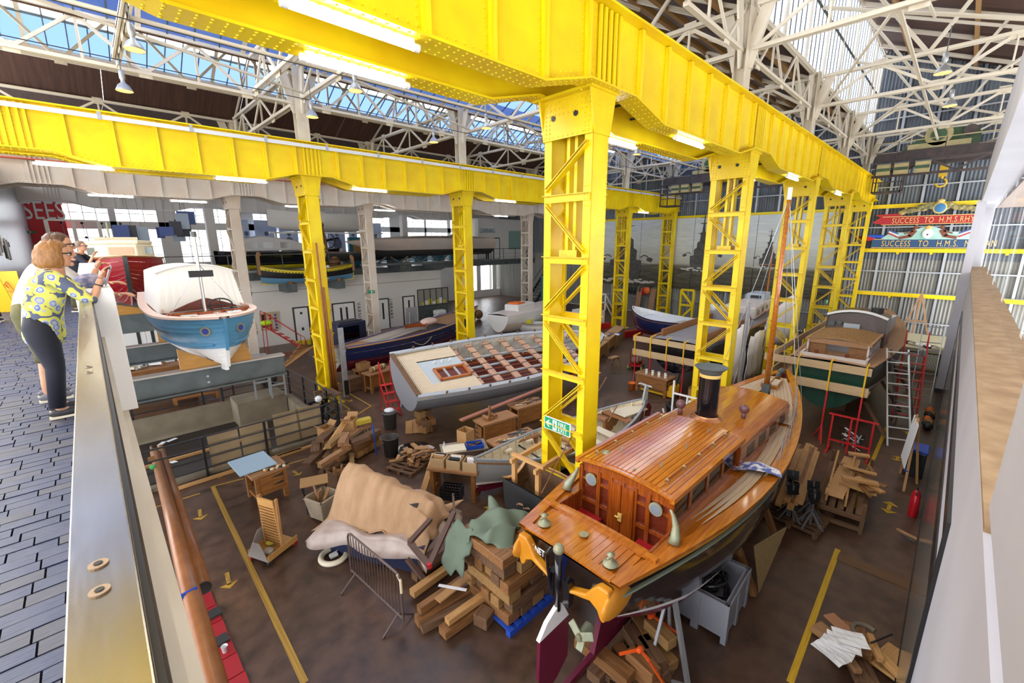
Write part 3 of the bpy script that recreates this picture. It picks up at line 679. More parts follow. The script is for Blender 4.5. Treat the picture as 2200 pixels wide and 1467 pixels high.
# ---- bell shaped lamps
LG = mat('lamp_glow', (1,.42,.08), .4, emit=3.5); SHD = mat('lamp_shade', (.35,.35,.34), .35, .4)
def lamp(p, label):
    t = thing('pendant_lamp', label, 'lamp', p)
    b = MB(); b.lathe((0,0,0), [(.035,.5),(.06,.48),(.065,.3),(.045,.26),(.05,.2),(.12,.14),(.17,.04),(.19,0),(.18,.0),(.11,.13),(.01,.18)], SHD, 18); b.build('lamp_shade', t, smooth=True)
    b = MB(); b.lathe((0,0,0), [(.001,.015),(.16,.015),(.175,.005)], LG, 16); b.build('glowing_bulb', t)
    b = MB(); b.tube([(0,0,.5),(0,0,1.1 if p[2] < 10.6 else 1.4)],.012,GREY,5); b.build('hanger', t)
for (px, py), lb in zip(((290,108),(268,196),(671,252),(764,196),(932,306),(1045,276),(2025,158),(2040,228),(1368,332)),
    ('pendant lamp glowing amber, upper one of two at the far left','pendant lamp glowing amber, lower one of two at the far left','pendant lamp left of the second tall stanchion','pendant lamp just below the big girder, upper left','small pendant lamp above the middle yellow column','pendant lamp left of the near column capital','big bright pendant lamp at the upper right','second pendant lamp at the right, nearer the crane','small pendant lamp right of the near column')):
    p = at(px, py, 10.4 if px > 1900 else 10.1); lamp(tuple(p), lb)
# ---- overhead cranes at the far end
CAM1 = mat('camo_green', (.06,.13,.05), .6, 0, 'n', (.03,.05,.03), 1.5, .5); CAM2 = mat('camo_tan', (.5,.4,.2), .6, 0, 'n', (.32,.27,.12), 2, .5)
RUST = mat('rusty_steel', (.1,.07,.06), .8, 0, 'n', (.04,.035,.04), 3, .5); HOOK = mat('hook_yellow', (.7,.42,.02), .5)
def crane(label, x, ya, yb, yc, z0, cw=True):
    t = thing('overhead_crane', label, 'crane', (x, (ya+yb)/2, z0)); q = (ya+yb)/2
    for dx in (-.9,.9):
        b = MB(); b.bb(dx-.1,dx+.1,ya-q,yb-q,0,.55,RUST); b.build('bridge_beam', t)
    for k in range(10):
        y = ya-q+(yb-ya)*k/10; stick('lattice_bar', (-1.5,y,-.6 if k % 2 else .0), (-1.5,y+(yb-ya)/10,.0 if k % 2 else -.6), .06,.08, RUST, t)
    b = MB(); b.bb(-1.56,-1.44,ya-q,yb-q,-.72,-.6,RUST); b.bb(-1.56,-1.44,ya-q,yb-q,-.05,.05,RUST); b.build('walkway_edge', t)
    for k in range(6): stick('handrail_post', (-1.5,ya-q+(yb-ya)*(k+.5)/6,0),(-1.5,ya-q+(yb-ya)*(k+.5)/6,1.0),.04,.04,RUST,t)
    b = MB(); b.bb(-1.52,-1.48,ya-q,yb-q,.95,.99,CAM2); b.bb(-1.52,-1.48,ya-q,yb-q,.5,.53,RUST); b.build('handrail', t)
    # trolley
    c = yc-q; b = MB(); b.prism([(0,c-1.4,.55),(0,c+1.5,.55),(0,c+1.1,.95),(0,c+.2,1.5),(0,c-1.2,1.45),(0,c-1.4,1.1)], (-.7,0,0), (-.5,0,0), CAM1); b.prism([(0,c-1.4,.55),(0,c+1.5,.55),(0,c+1.1,.95),(0,c-1.2,1.25)], (.4,0,0), (.6,0,0), CAM1); b.build('trolley_frame', t)
    b = MB(); b.tube([(-.95,c+.1,1.2),(-.72,c+.1,1.2)],.52,CAM2,20); b.build('gear_wheel', t)
    b = MB(); b.tube([(-1.0,c+.1,1.2),(-.95,c+.1,1.2)],.3,CAM1,16); b.build('wheel_hub', t)
    b = MB(); b.bb(-.95,-.72,c-1.1,c+1.2,.6,.85,CAM2); b.build('tan_side_plate', t)
    b = MB(); b.tube([(-.9,c-1.0,1.25),(-.4,c-1.0,1.25)],.25,RUST,12); b.build('motor', t)
    for k, dy in enumerate((1.9,1.2,.4)):
        b = MB(); b.bb(-1.9,-1.5,c+dy-.25,c+dy+.3,-.62,-.1,CAM2); b.bb(-1.93,-1.5,c+dy-.28,c+dy+.33,-.12,-.06,GREY); b.bb(-1.91,-1.9,c+dy-.25,c+dy+.3,-.45,-.3,CAM1); b.build('control_box', t)
    b = MB(); b.bb(-.2,.1,c-.45,c-.15,-.75,-.2,HOOK); pts = [(-.05,c-.3+.2*math.sin(a)*1.0,-1.05-.2*math.cos(a)) for a in [R(v) for v in range(-150,110,26)]]
    b.tube([(-.05,c-.3,-.7),(-.05,c-.3,-.85)],.06,HOOK,8); b.tube(pts,[.045]*len(pts),HOOK,8); b.tube([(-.05,c-.3,-.3),(-.05,c-.3,.6)],.02,DARK,5); b.build('hook_block', t)
    b = MB(); b.bb(-1.7,-.6,yb-q-1.3,yb-q-.1,-1.5,-1.42,RUST)
    for yy in (-1.3,-.15):
        for xx in (-1.7,-.65): b.bb(xx,xx+.06,yb-q+yy,yb-q+yy+.06,-1.5,-.1,RUST)
    b.bb(-1.7,-1.66,yb-q-1.3,yb-q-.1,-1.0,-.95,RUST); b.build('cab_cage', t)
    return t
crane('camouflage painted travelling crane with yellow hook over the ship name boards', 32.5, -6.5, 4.1, 1.7, 10.1)
crane('dark travelling crane above the mural between the two yellow girders', 32.5, 5.6, 16.2, 13.0, 10.1)
# ================================================================ GALLERY ON THE LEFT
WZ = 4.55
PAV = mat('dark_block_paving', (.035,.048,.115), .45, 0, 'n', (.018,.022,.045), 5, .6, .35, stretch=(1,12,1)); PAV2 = mat('dark_block_paving_b', (.05,.055,.09), .5, 0, 'n', (.05,.045,.055), 5, .6, .35, stretch=(1,12,1))
gal = thing('gallery_walkway', None, None, kind='structure')
b = MB(); b.bb(-4,-.14,-1,38,4.2,WZ-.03,DARK); b.build('walkway_slab', gal)
stuff = MB(); n = 0; rw = random.Random(3); y = 1.55; row = 0
bm = {}
while y < 26:
    x = -.17-(row % 3)*.06
    while x > -3.2:
        L = rw.choice((.16,.2,.24)); mt_ = rw.choice((PAV,PAV,PAV2)); zz = rw.uniform(-.003,.003)
        px_ok = x > -1.35
        if n < 300 and y < 4.9 and px_ok and x-L/2 > -.17-(y-1.2)*.4:
            k = (L, mt_.name)
            if k not in bm:
                q = MB().box((0,0,0),(L-.008,.092,.03),mt_); me = bpy.data.meshes.new('paving_block'); me.from_pydata(q.v,[],q.f); me.materials.append(mt_); bm[k] = me
            o = bpy.data.objects.new('paving_block', bm[k]); C.objects.link(o); o.parent = gal; o.location = (x-L/2,y,WZ-.018+zz); n += 1
        elif x < 0: stuff.box((x-L/2,y,WZ-.018+zz),(L-.008,.092,.03),mt_)
        x -= L
    y += .1; row += 1
stuff.build('paving_blocks', gal, kind='stuff')
STEEL = mat('brushed_steel_rail', (.40,.38,.34), .24, .95, 'n', (.28,.25,.2), 2.2, .6, .12, stretch=(6,1,6))
b = MB(); b.bb(-.106,-.022,-.5,5.85,5.64,5.67,STEEL); b.bb(-.106,-.1,-.5,5.85,4.6,5.64,STEEL)
rl = b.build('steel_capping_rail', bevel=.004); tag(rl, 'broad brushed steel capping of the balustrade beside the viewer', 'rail')
BOLT = mat('bolt_cover', (.35,.25,.17), .5, .5)
for y in (.86,.94,2.5,2.62,4.5,4.6):
    b = MB(); b.tube([(-.068,y,5.67),(-.068,y,5.673)],.0135,BOLT,16); b.tube([(-.068,y,5.673),(-.068,y,5.675)],.006,DARK,8); b.build('bolt_cover', rl)
b = MB(); b.bb(-.022,-.012,-.5,5.85,5.2,5.64,BLK); b.build('black_channel', rl)
CREAM = mat('parapet_cream', (.70,.64,.54), .6, 0, 'n', (.6,.53,.42), 1.6, .5)
b = MB(); b.bb(-.02,.012,-.5,5.85,4.5,5.30,CREAM); b.bb(-.1,.07,-.5,16,3.9,4.5,CREAM); b.build('parapet_fascia', gal)
b = MB(); b.bb(-.13,.15,5.85,15.9,4.5,5.75,WHT); pb = b.build('parapet_box', gal, bevel=.01)
PART = mat('gallery_partition', (.33,.35,.4), .3, .4, 'n', (.25,.27,.3), 1, .5, stretch=(1,8,1))
b = MB(); b.bb(-2.2,-2.0,17,37.4,WZ,9.2,PART); o = b.build('wall_gallery'); o['kind'] = 'structure'
for k in range(16):
    b = MB(); hh = rw.uniform(.25,.6); b.bb(-2.0,-1.97,18.2+k*.45,18.2+k*.45+.34,5.6+rw.uniform(0,.6),5.9+hh+.1,rw.choice((OAK,GOLD,DARK,CRM,PAPER)))
    tag(b.build('picture_frame'), 'small framed picture in the crowded hang on the grey gallery partition', 'picture', 'framed pictures on the gallery partition')
SEES = mat('sign_red', (.62,.005,.02), .45)
y = 37.4; t = thing('red_sign_wall', 'tall red wall panel with large white letters SEES at the end of the gallery', 'sign', (-1.0,y,0))
a = aty(30,415,y); c = aty(126,420,y); d = aty(163,560,y)
b = MB(); b.prism([(a.x-.4+1.0,0,WZ-.12),(c.x+.1+1.0,0,WZ-.12),(c.x+1.0,0,c.z),(a.x-.4+1.0,0,c.z)], (0,0,0),(0,.15,0), SEES); b.build('red_panel', t)
p = aty(51,470,y); text('white_letters', 'SEES', 1.46, WHT, frame((p.x+1.0,-.03,p.z), (1,0,0), (0,0,1)), t, .01, sx=.62)
p = aty(52,499,y-2.5); t = thing('exit_sign', 'small green running man exit sign by the red wall', 'sign', tuple(p)); GRS = mat('exit_green', (.0,.28,.12), .5)
b = MB(); b.bb(0,.42,-.01,.01,-.05,.07,GRS); b.build('sign_plate', t); b = MB(); b.bb(.05,.13,-.016,-.011,-.01,.03,WHT); b.bb(.2,.24,-.016,-.011,-.03,.05,WHT); b.build('white_symbol', t)
b = MB(); b.tube([(.1,0,.07),(.1,0,.3)],.006,GREY,4); b.build('hanger', t)
# second small frame of tubes (lift frame)
LF = thing('lift_frame', 'white steel gantry frame with hanging black pulleys beyond the people', 'frame', (0,30,4.5))
p0 = aty(97,472,30); p1 = aty(210,472,30); 
for xx in (p0.x, (p0.x+p1.x)/2, p1.x): stick('post', (xx,0,0),(xx,0,p0.z-4.5),.14,.14,WHT,LF)
stick('beam', (p0.x,0,p0.z-4.5),(p1.x,0,p0.z-4.5),.08,.08,WHT,LF)
for k in range(4):
    xx = p0.x+.5+k*.7; b = MB(); b.ball((xx,0,p0.z-4.5-.12),.06,BLK,8,6); b.tube([(xx,0,p0.z-4.5-.1),(xx+.05,0,p0.z-4.5-.8)],.012,BLK,5); b.ball((xx+.05,0,p0.z-4.5-.8),.06,BLK,8,6); b.build('pulley', LF)
# ================================================================ BOATS: hull kit
class Hull:
    def __init__(s, L, B, D, sheer=(.25,.0,.35), sf=.7, tm=.42, bp=1.7, rake=.5, srake=0, kb=.5, ks=.0, full=.55, zp=1.3, flare=0):
        s.L, s.B, s.D, s.sheer, s.sf, s.tm, s.bp, s.rake, s.srake, s.kb, s.ks, s.full, s.zp, s.flare = L, B, D, sheer, sf, tm, bp, rake, srake, kb, ks, full, zp, flare
    def zs(s, t):
        a, m_, c = s.sheer; return s.D + (a*((.45-t)/.45)**2 if t < .45 else c*((t-.45)/.55)**2) + m_
    def zk(s, t): return (s.ks*max(0,(.3-t)/.3)**1.6 + s.kb*max(0,(t-.75)/.25)**2.2)*s.D
    def hb(s, t):
        if t < s.tm: q = s.sf+(1-s.sf)*math.sin(math.pi/2*t/s.tm)
        else: q = max(0, 1-((t-s.tm)/(1-s.tm))**(s.bp+.6))**(.85)
        return s.B/2*q
    def pt(s, t, u, sd=1, off=0, dz=0, dx=0):
        e = max(0, (t-.55)/.45)**1.5; e = max(e, (1-s.sf)*max(0,(.35-t)/.35)**1.3)
        a = s.full*(1-e)+1.15*e
        y = s.hb(t)*math.sin(math.pi/2*min(1,u))**a * (1+s.flare*(u-1)*e)
        x = t*s.L - s.rake*(1-u)**1.2*max(0,(t-.7)/.3)**1.5 + s.srake*(1-u)*max(0,(.2-t)/.2)
        z = s.zk(t)+(s.zs(t)-s.zk(t))*u**s.zp
        return V((x+dx, sd*(y+off), z+dz))
    def skin(s, b, mats, ns=26, nk=8, clinker=0, inner=None, t0=0, t1=1, th=.03, sides=(-1,1)):
        """mats: list of (u_limit, material) from keel up"""
        for sd in sides:
            for k in range(nk):
                u0, u1 = k/nk, (k+1)/nk; mt = next(m_ for lim, m_ in mats if (u0+u1)/2 <= lim)
                r0 = [s.pt(t0+(t1-t0)*i/ns, u0, sd, clinker) for i in range(ns+1)]; r1 = [s.pt(t0+(t1-t0)*i/ns, u1, sd, 0) for i in range(ns+1)]
                b.grid([r0, r1], mt, flip=(sd > 0))
                if inner:
                    r0 = [s.pt(t0+(t1-t0)*i/ns, u0, sd, -th) for i in range(ns+1)]; r1 = [s.pt(t0+(t1-t0)*i/ns, u1, sd, -th) for i in range(ns+1)]
                    for r in (r0, r1):
                        for p in r:
                            if p.y*sd < 0: p.y = 0
                    b.grid([r0, r1], inner, flip=(sd < 0))
    def planks(s, par, mats, ns=24, nk=8, clinker=.012, name='plank', gap=0, sides=(-1,1)):
        for sd in sides:
            for k in range(nk):
                b = MB(); u0, u1 = k/nk, (k+1)/nk; mt = next(m_ for lim, m_ in mats if (u0+u1)/2 <= lim)
                r0 = [s.pt(i/ns, u0, sd, clinker) for i in range(ns+1)]; r1 = [s.pt(i/ns, u1, sd, 0) for i in range(ns+1)]; rm = [s.pt(i/ns, max(0,u0), sd, 0) for i in range(ns+1)]
                b.grid([rm, r0], mt, flip=(sd > 0)); b.grid([r0, r1], mt, flip=(sd > 0)); b.build(name, par, smooth=False)
    def transom(s, b, mt, n=8, t=0, th=.04):
        for sd in (-1, 1):
            col = [s.pt(t, k/n, sd) for k in range(n+1)]; mid = [V((p.x, 0, p.z)) for p in col]
            b.grid([mid, col], mt, flip=(sd < 0)); c2 = [p+V((th,0,0)) for p in col]; m2 = [p+V((th,0,0)) for p in mid]; b.grid([m2, c2], mt, flip=(sd > 0))
    def rail(s, b, mt, w=.08, h=.04, u=1, dz=0, t0=0, t1=1, n=26, off=0, sides=(-1,1)):
        for sd in sides:
            A = []; Bq = []
            for i in range(n+1):
                p = s.pt(t0+(t1-t0)*i/n, u, sd, off); A.append(p+V((0,sd*w/2,dz))); q = p+V((0,-sd*w/2,dz)); 
                if q.y*sd < 0: q.y = 0
                Bq.append(q)
            up = V((0,0,h)); b.grid([[p+up for p in A],[p+up for p in Bq]], mt, flip=(sd > 0)); b.grid([A,[p+up for p in A]], mt, flip=(sd > 0)); b.grid([[p+up for p in Bq],Bq], mt, flip=(sd > 0)); b.grid([Bq, A], mt, flip=(sd>0))
    def deck(s, b, mt, t0, t1, drop=.0, camber=.05, n=16, inset=.02, nx=6, y0=0):
        rows = []
        for i in range(n+1):
            t = t0+(t1-t0)*i/n; w_ = max(.001, s.hb(t)-inset); z = s.zs(t)-drop; xx = s.pt(t,1).x
            rows.append([V((xx, w_*(k/nx*2-1), z+camber*(1-(k/nx*2-1)**2)*(w_/(s.B/2)))) for k in range(nx+1)])
        b.grid(rows, mt)
    def keel(s, b, mt, w=.07, d=.12, t0=0, t1=1, n=26):
        pts = [s.pt(t0+(t1-t0)*i/n, 0) for i in range(n+1)]+([s.pt(t1, k/6) for k in range(1,7)] if t1 == 1 else [])
        for a, c in zip(pts, pts[1:]): b.bar(a-V((0,0,d*.3)), c-V((0,0,d*.3)), w, d, mt)
def boat(name, label, x, y, z, rz, group=None, rx=0, cat='boat'):
    t = thing(name, label, cat, (x,y,z), rz); t.rotation_euler = (rx, 0, rz); return t
def lerp(a, b, f): return a+(b-a)*f
# ---------------------------------------------------------------- varnished steam launch
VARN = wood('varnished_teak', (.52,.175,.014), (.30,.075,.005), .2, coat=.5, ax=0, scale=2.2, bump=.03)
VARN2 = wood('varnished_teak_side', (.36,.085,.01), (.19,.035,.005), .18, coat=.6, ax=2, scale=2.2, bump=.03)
TEAK = wood('bare_teak_deck', (.55,.42,.29), (.45,.33,.21), .65, ax=0, scale=2); OCH = mat('ochre_paint', (.72,.31,.02), .35, 0, 'n', (.55,.2,.01), 3, .5)
MAR = mat('maroon_antifoul', (.13,.006,.03), .4); SEAM = mat('deck_seam', (.05,.03,.02), .7); BLG = mat('black_gloss', (.008,.008,.012), .12, coat=.5)
L0 = boat('steam_launch', 'varnished steam launch with black funnel and long cabin, name JANET on transom', 3.62, 2.84, .3, R(-.3))
H = Hull(9.16, 2.46, 2.1, (.05,0,.42), sf=.57, tm=.40, bp=1.35, rake=.35, srake=.9, kb=.12, ks=.34, full=.6, zp=1.25)
b = MB(); H.skin(b, [(.42,MAR),(.47,WHT),(.93,BLG),(1,OCH)], 30, 16); b.build('hull_shell', L0, smooth=True)
b = MB(); H.transom(b, BLG, 12); b.build('transom', L0)
b = MB(); H.rail(b, VARN, .16, .05, dz=.0); b.build('gunwale', L0)
b = MB(); H.rail(b, mat('verdigris_rub', (.2,.26,.2), .5), .035, .03, dz=-.2, off=.012); b.build('rubbing_strip', L0)
b = MB(); H.keel(b, MAR, .09, .2, .1); b.build('keel', L0)
# side and fore decks
b = MB(); H.deck(b, VARN, 0, .09, .0, .05, 4); b.build('aft_deck', L0)
b = MB()
for sd in (-1,1):
    rows = []
    for i in range(25):
        t = .08+.86*i/24; w_ = H.hb(t); inn = .70 if t < .66 else lerp(.70,.0,(t-.66)/.27) if t < .92 else 0; inn = min(inn, w_-.02)
        inn = max(0, inn); rows.append([V((t*9, sd*w_, H.zs(t)+.005)), V((t*9, sd*inn, H.zs(t)+.03))])
    b.grid(rows, VARN, flip=(sd < 0))
b.build('side_deck', L0)
for sd in (-1,1):       # bleached deck planks forward and along the sides
    for k in range(9):
        b = MB(); rows = []
        for i in range(15):
            t = .68+.29*i/14; w_ = H.hb(t); y0 = w_-.08-.075*k; y1 = y0-.07
            if y1 < .02 or t*9 > 8.7: continue
            rows.append([V((t*9, sd*y0, H.zs(t)+.05)), V((t*9, sd*y1, H.zs(t)+.052))])
        if len(rows) > 2 and k < 8: b.grid(rows, TEAK, flip=(sd < 0)); b.build('deck_plank', L0)
    for k in range(3):
        b = MB(); rows = []
        for i in range(15):
            t = .2+.47*i/14; w_ = H.hb(t); y0 = w_-.12-.075*k-.02; y1 = y0-.07*min(1,i/3+.1)
            rows.append([V((t*9, sd*y0, H.zs(t)+.034)), V((t*9, sd*y1, H.zs(t)+.036))])
        b.grid(rows, TEAK, flip=(sd < 0)); b.build('deck_plank', L0)
for k in range(15): # aft deck planks (fore and aft), teak with dark seams
    y = -.72+k*.103; b = MB(); b.box((.36,y*.9,H.zs(.03)+.055-.05*(y/.8)**2),(.56,.09,.012),VARN); b.build('aft_deck_plank', L0)
b = MB(); b.bar((.06,-.66,H.zs(0)+.04),(.06,.66,H.zs(0)+.04),.12,.03,VARN); b.bar((.66,-.88,H.zs(0)+.05),(.66,.88,H.zs(0)+.05),.08,.05,VARN); b.build('deck_beam', L0)
ZD = H.zs(.2)
# cockpit well
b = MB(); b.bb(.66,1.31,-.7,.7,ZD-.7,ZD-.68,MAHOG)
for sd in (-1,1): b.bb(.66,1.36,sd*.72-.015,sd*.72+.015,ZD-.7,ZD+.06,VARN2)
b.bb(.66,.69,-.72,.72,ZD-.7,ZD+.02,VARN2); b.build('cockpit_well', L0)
for sd in (-1,1): b = MB(); b.bb(.85,1.28,sd*.5-.2,sd*.5+.2,ZD-.32,ZD-.24,mat('red_cushion',(.3,.005,.01),.5)); b.build('seat_cushion', L0, bevel=.02)
# main cabin
CX0, CX1, CWD = 1.30, 3.71, .70; ZR = 2.97-.3
b = MB()
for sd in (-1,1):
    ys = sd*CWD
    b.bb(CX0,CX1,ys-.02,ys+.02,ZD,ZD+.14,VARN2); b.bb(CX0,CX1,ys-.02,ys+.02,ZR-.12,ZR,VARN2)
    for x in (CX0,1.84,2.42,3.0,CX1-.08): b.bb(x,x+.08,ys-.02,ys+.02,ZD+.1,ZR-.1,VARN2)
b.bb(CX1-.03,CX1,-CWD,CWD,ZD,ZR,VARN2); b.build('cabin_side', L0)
CUR = mat('curtain', (.75,.75,.72), .8); DGL = glass('dark_glass', (.35,.35,.35), .25)
for sd in (-1,1):
    for x in (1.34,1.92,2.50,3.08):
        b = MB(); b.bb(x,x+.5,sd*CWD-.006,sd*CWD+.002,ZD+.14,ZR-.12,DGL); b.build('window_pane', L0)
        b = MB(); n_ = 5
        for k in range(n_): b.bb(x+.02+k*.026,x+.04+k*.026,sd*(CWD-.05)-.012*(k % 2),sd*(CWD-.04)-.012*(k % 2),ZD+.14,ZR-.12,CUR)
        b.build('curtain', L0)
b = MB()   # aft bulkhead, frames and doors
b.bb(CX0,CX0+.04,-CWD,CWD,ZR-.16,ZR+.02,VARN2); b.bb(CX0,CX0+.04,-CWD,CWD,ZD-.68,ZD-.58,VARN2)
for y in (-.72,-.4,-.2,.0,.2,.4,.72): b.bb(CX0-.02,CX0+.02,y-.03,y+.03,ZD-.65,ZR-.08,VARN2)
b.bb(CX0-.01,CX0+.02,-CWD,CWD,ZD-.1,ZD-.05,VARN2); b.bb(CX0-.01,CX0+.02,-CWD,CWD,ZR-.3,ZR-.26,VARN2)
b.build('bulkhead_frame', L0)
b = MB(); b.bb(CX0+.02,CX0+.035,-CWD,CWD,ZD-.65,ZR-.1,MAHOG); b.build('bulkhead_panel', L0)
for sd in (-1,1):
    b = MB(); b.bb(CX0-.04,CX0+.0,sd*.1-.09,sd*.1+.09,ZD-.6,ZR-.12,VARN2); b.build('cabin_door', L0)
    c_ = (CX0-.03, sd*.52, ZR-.24); b = MB(); n_ = 20
    b.tube([(CX0-.045,sd*.52,ZR-.24),(CX0-.02,sd*.52,ZR-.24)],.095,BRZ,20); b.tube([(CX0-.05,sd*.52,ZR-.24),(CX0-.044,sd*.52,ZR-.24)],.07,mat('porthole_sky',(.2,.23,.28),.1),20); b.build('porthole', L0)
b = MB(); b.tube([(CX0-.08,0,ZD-.05),(CX0-.08,.06,ZD-.05)],.012,GOLD,6); b.bb(CX0-.06,CX0-.04,-.03,.03,ZD-.12,ZD-.0,GOLD); b.build('door_handle', L0)
# cambered roof with planks
def croof(x0, x1, w0, w1, z, cam, nm, th=.03, mt=VARN, n=8):
    b = MB(); rows = []; rows2 = []
    for i in range(9):
        x = lerp(x0,x1,i/8); w_ = lerp(w0,w1,i/8)
        rows.append([V((x, w_*(k/n*2-1), z+cam*(1-(k/n*2-1)**2))) for k in range(n+1)]); rows2.append([p+V((0,0,th)) for p in rows[-1]])
    b.grid(rows, mt, flip=True); b.grid(rows2, mt); b.grid([[r[0] for r in rows],[r[0] for r in rows2]], mt, flip=False); b.grid([[r[-1] for r in rows2],[r[-1] for r in rows]], mt, flip=False)
    b.grid([rows[0],rows2[0]], mt, flip=True); b.grid([rows[-1],rows2[-1]], mt); return b.build(nm, L0)
croof(CX0-.08, CX1+.03, CWD+.05, CWD+.05, ZR, .08, 'cabin_roof')
npk = 19
for k in range(npk):
    y = -.66+k*1.32/(npk-1); q = y/(CWD+.05); b = MB(); b.box((0,0,0),(CX1-CX0-.02,.066,.012),VARN,rot=Euler((-2*.08*q/(CWD),0,0)))
    b.build('roof_plank', L0, loc=((CX0+CX1)/2-.02, y, ZR+.08*(1-q*q)+.034))
for sd in (-1,1): b = MB(); b.bb(CX0-.09,CX1+.04,sd*(CWD+.055)-.03,sd*(CWD+.055)+.03,ZR-.03,ZR+.045,VARN); b.build('roof_edge_rail', L0)
for sd in (-1,1):
    b = MB(); z = ZR+.13; b.tube([(CX0+.1,sd*.56,z),(CX1-.1,sd*.56,z)],.014,VARN2,8); b.build('grab_rail', L0)
    for k in range(5): b = MB(); x = CX0+.15+k*.5; b.tube([(x,sd*.56,ZR+.06),(x,sd*.56,z)],.01,BRZ,6); b.ball((x,sd*.56,z),.024,BRZ,8,5); b.build('rail_stanchion', L0)
    for k in range(3): b = MB(); x = CX0+.45+k*.8; b.tube([(x,sd*.32,ZR+.1),(x,sd*.32,ZR+.17)],.01,BRZ,6); b.tube([(x-.03,sd*.32,ZR+.17),(x+.03,sd*.32,ZR+.17)],.008,BRZ,6); b.build('roof_cleat', L0)
b = MB(); b.ball((CX0+.3,.5,ZR+.08),.07,BRZ,14,8,(1,1,.5)); b.build('mushroom_vent', L0, smooth=True)
b = MB(); b.ball((CX0+.1,-.1,ZR+.13),.02,BRZ); b.build('small_fitting', L0)
# forward coach roof, funnel casing
ZF = ZR-.14
b = MB()
for sd in (-1,1): b.prism([(3.68,0,ZD),(6.5,0,H.zs(.7)),(6.5,0,ZF),(3.68,0,ZF)], (0,sd*.74-.02,0),(0,sd*.74+.02,0), VARN2)
b.prism([(6.48,-.74,H.zs(.7)),(6.48,.74,H.zs(.7)),(6.48,.74,ZF),(6.48,-.74,ZF)],(0,0,0),(.03,0,0),VARN2); b.build('engine_casing', L0)
croof(3.66, 6.55, CWD+.06, .72, ZF, .1, 'casing_roof')
for sd in (-1,1):
    for k in range(4): b = MB(); x = 4.0+k*.62; b.bb(x,x+.36,sd*.762-.004,sd*.762+.004,ZD+.13,ZF-.08,DGL); b.build('casing_window', L0)
b = MB(); b.lathe((4.28,.08,ZF+.09), [(.30,0),(.29,.03),(.22,.06),(.2,.1)], mat('copper_base',(.5,.22,.1),.3,.7), 24); b.build('funnel_base', L0, smooth=True)
b = MB(); b.lathe((4.28,.08,ZF+.13), [(.185,0),(.18,.85),(.19,.87)], BLG, 28); b.lathe((4.28,.08,ZF+.13),[(.17,.85),(.17,0.2),(.001,.2)],DARK,28); b.build('funnel', L0, smooth=True)
b = MB(); b.lathe((4.28,.08,ZF+.13), [(.188,.8),(.19,.85),(.185,.86)], GOLD, 28); b.build('funnel_band', L0)
b = MB(); b.lathe((4.28,.08,ZF+.13), [(.185,.86),(.2,.91),(.28,.98),(.285,.985),(.27,.98),(.18,.9),(.17,.86)], GREY, 28); b.build('funnel_bell', L0, smooth=True)
MAU = mat('mauve_vent', (.17,.075,.08), .3)
for x, y in ((4.2,.55),(4.8,-.40)):
    b = MB(); b.tube([(x,y,ZF+.06),(x,y,ZF+.22)],.045,MAU,12); b.ball((x,y,ZF+.28),.09,MAU,14,8); b.build('cowl_vent', L0, smooth=True)
# hatch, mast step, bow fittings
b = MB(); zz = H.zs(.86)+.06; b.box((8.02,0,zz+.05),(.5,.36,.1),VARN,rot=Euler((0,R(-8),0))); b.build('fore_hatch', L0)
for sd in (-1,1): b = MB(); b.box((8.02,sd*.09,zz+.108),(.38,.14,.012),mat('hatch_glass',(.5,.45,.38),.2),rot=Euler((0,R(-8),0))); b.build('hatch_pane', L0)
b = MB(); b.bb(7.52,7.68,-.08,.08,H.zs(.8)+.02,H.zs(.8)+.28,GREY); b.build('mast_step', L0)
b = MB(); b.tube([(7.6,0,H.zs(.8)+.2),(7.5,.02,6.75)],[.065,.038],VARN,10); b.build('mast', L0, smooth=True)
b = MB(); b.tube([(7.5,.02,6.75),(7.495,.02,7.0)],.045,WHT,10); b.build('mast_head', L0)
b = MB()
for p in ((9.0,0,H.zs(1)+.05),(7.6,.75,H.zs(.85)),(7.6,-.75,H.zs(.85)),(6.6,.9,H.zs(.75)),(6.6,-.9,H.zs(.75))): b.tube([(7.5,.02,6.8),p],.006,GALV,4,False)
b.build('wire_rigging', L0)
b = MB(); b.ball((8.75,0,H.zs(1)+.1),.1,GREY,8,5,(1.4,.7,.8)); b.bb(8.4,9.0,-.03,.03,H.zs(1)+.02,H.zs(1)+.1,GREY); b.build('anchor_roller', L0)
b = MB(); 
for sd in (-1,):
    for k in range(4): t = .5+.1*k; p = H.pt(t,1,sd); b.tube([p+V((0,.06,0)),p+V((0,.06,.45))],.012,GALV,6); b.box(p+V((0,.06,.02)),(.12,.08,.02),BRZ)
    for k in range(3):
        p = H.pt(.5+.1*k,1,sd); q = H.pt(.6+.1*k,1,sd); b.tube([p+V((0,.06,.44)),q+V((0,.06,.44))],.006,GALV,4); b.tube([p+V((0,.06,.22)),q+V((0,.06,.22))],.006,GALV,4)
b.build('guard_rail', L0)
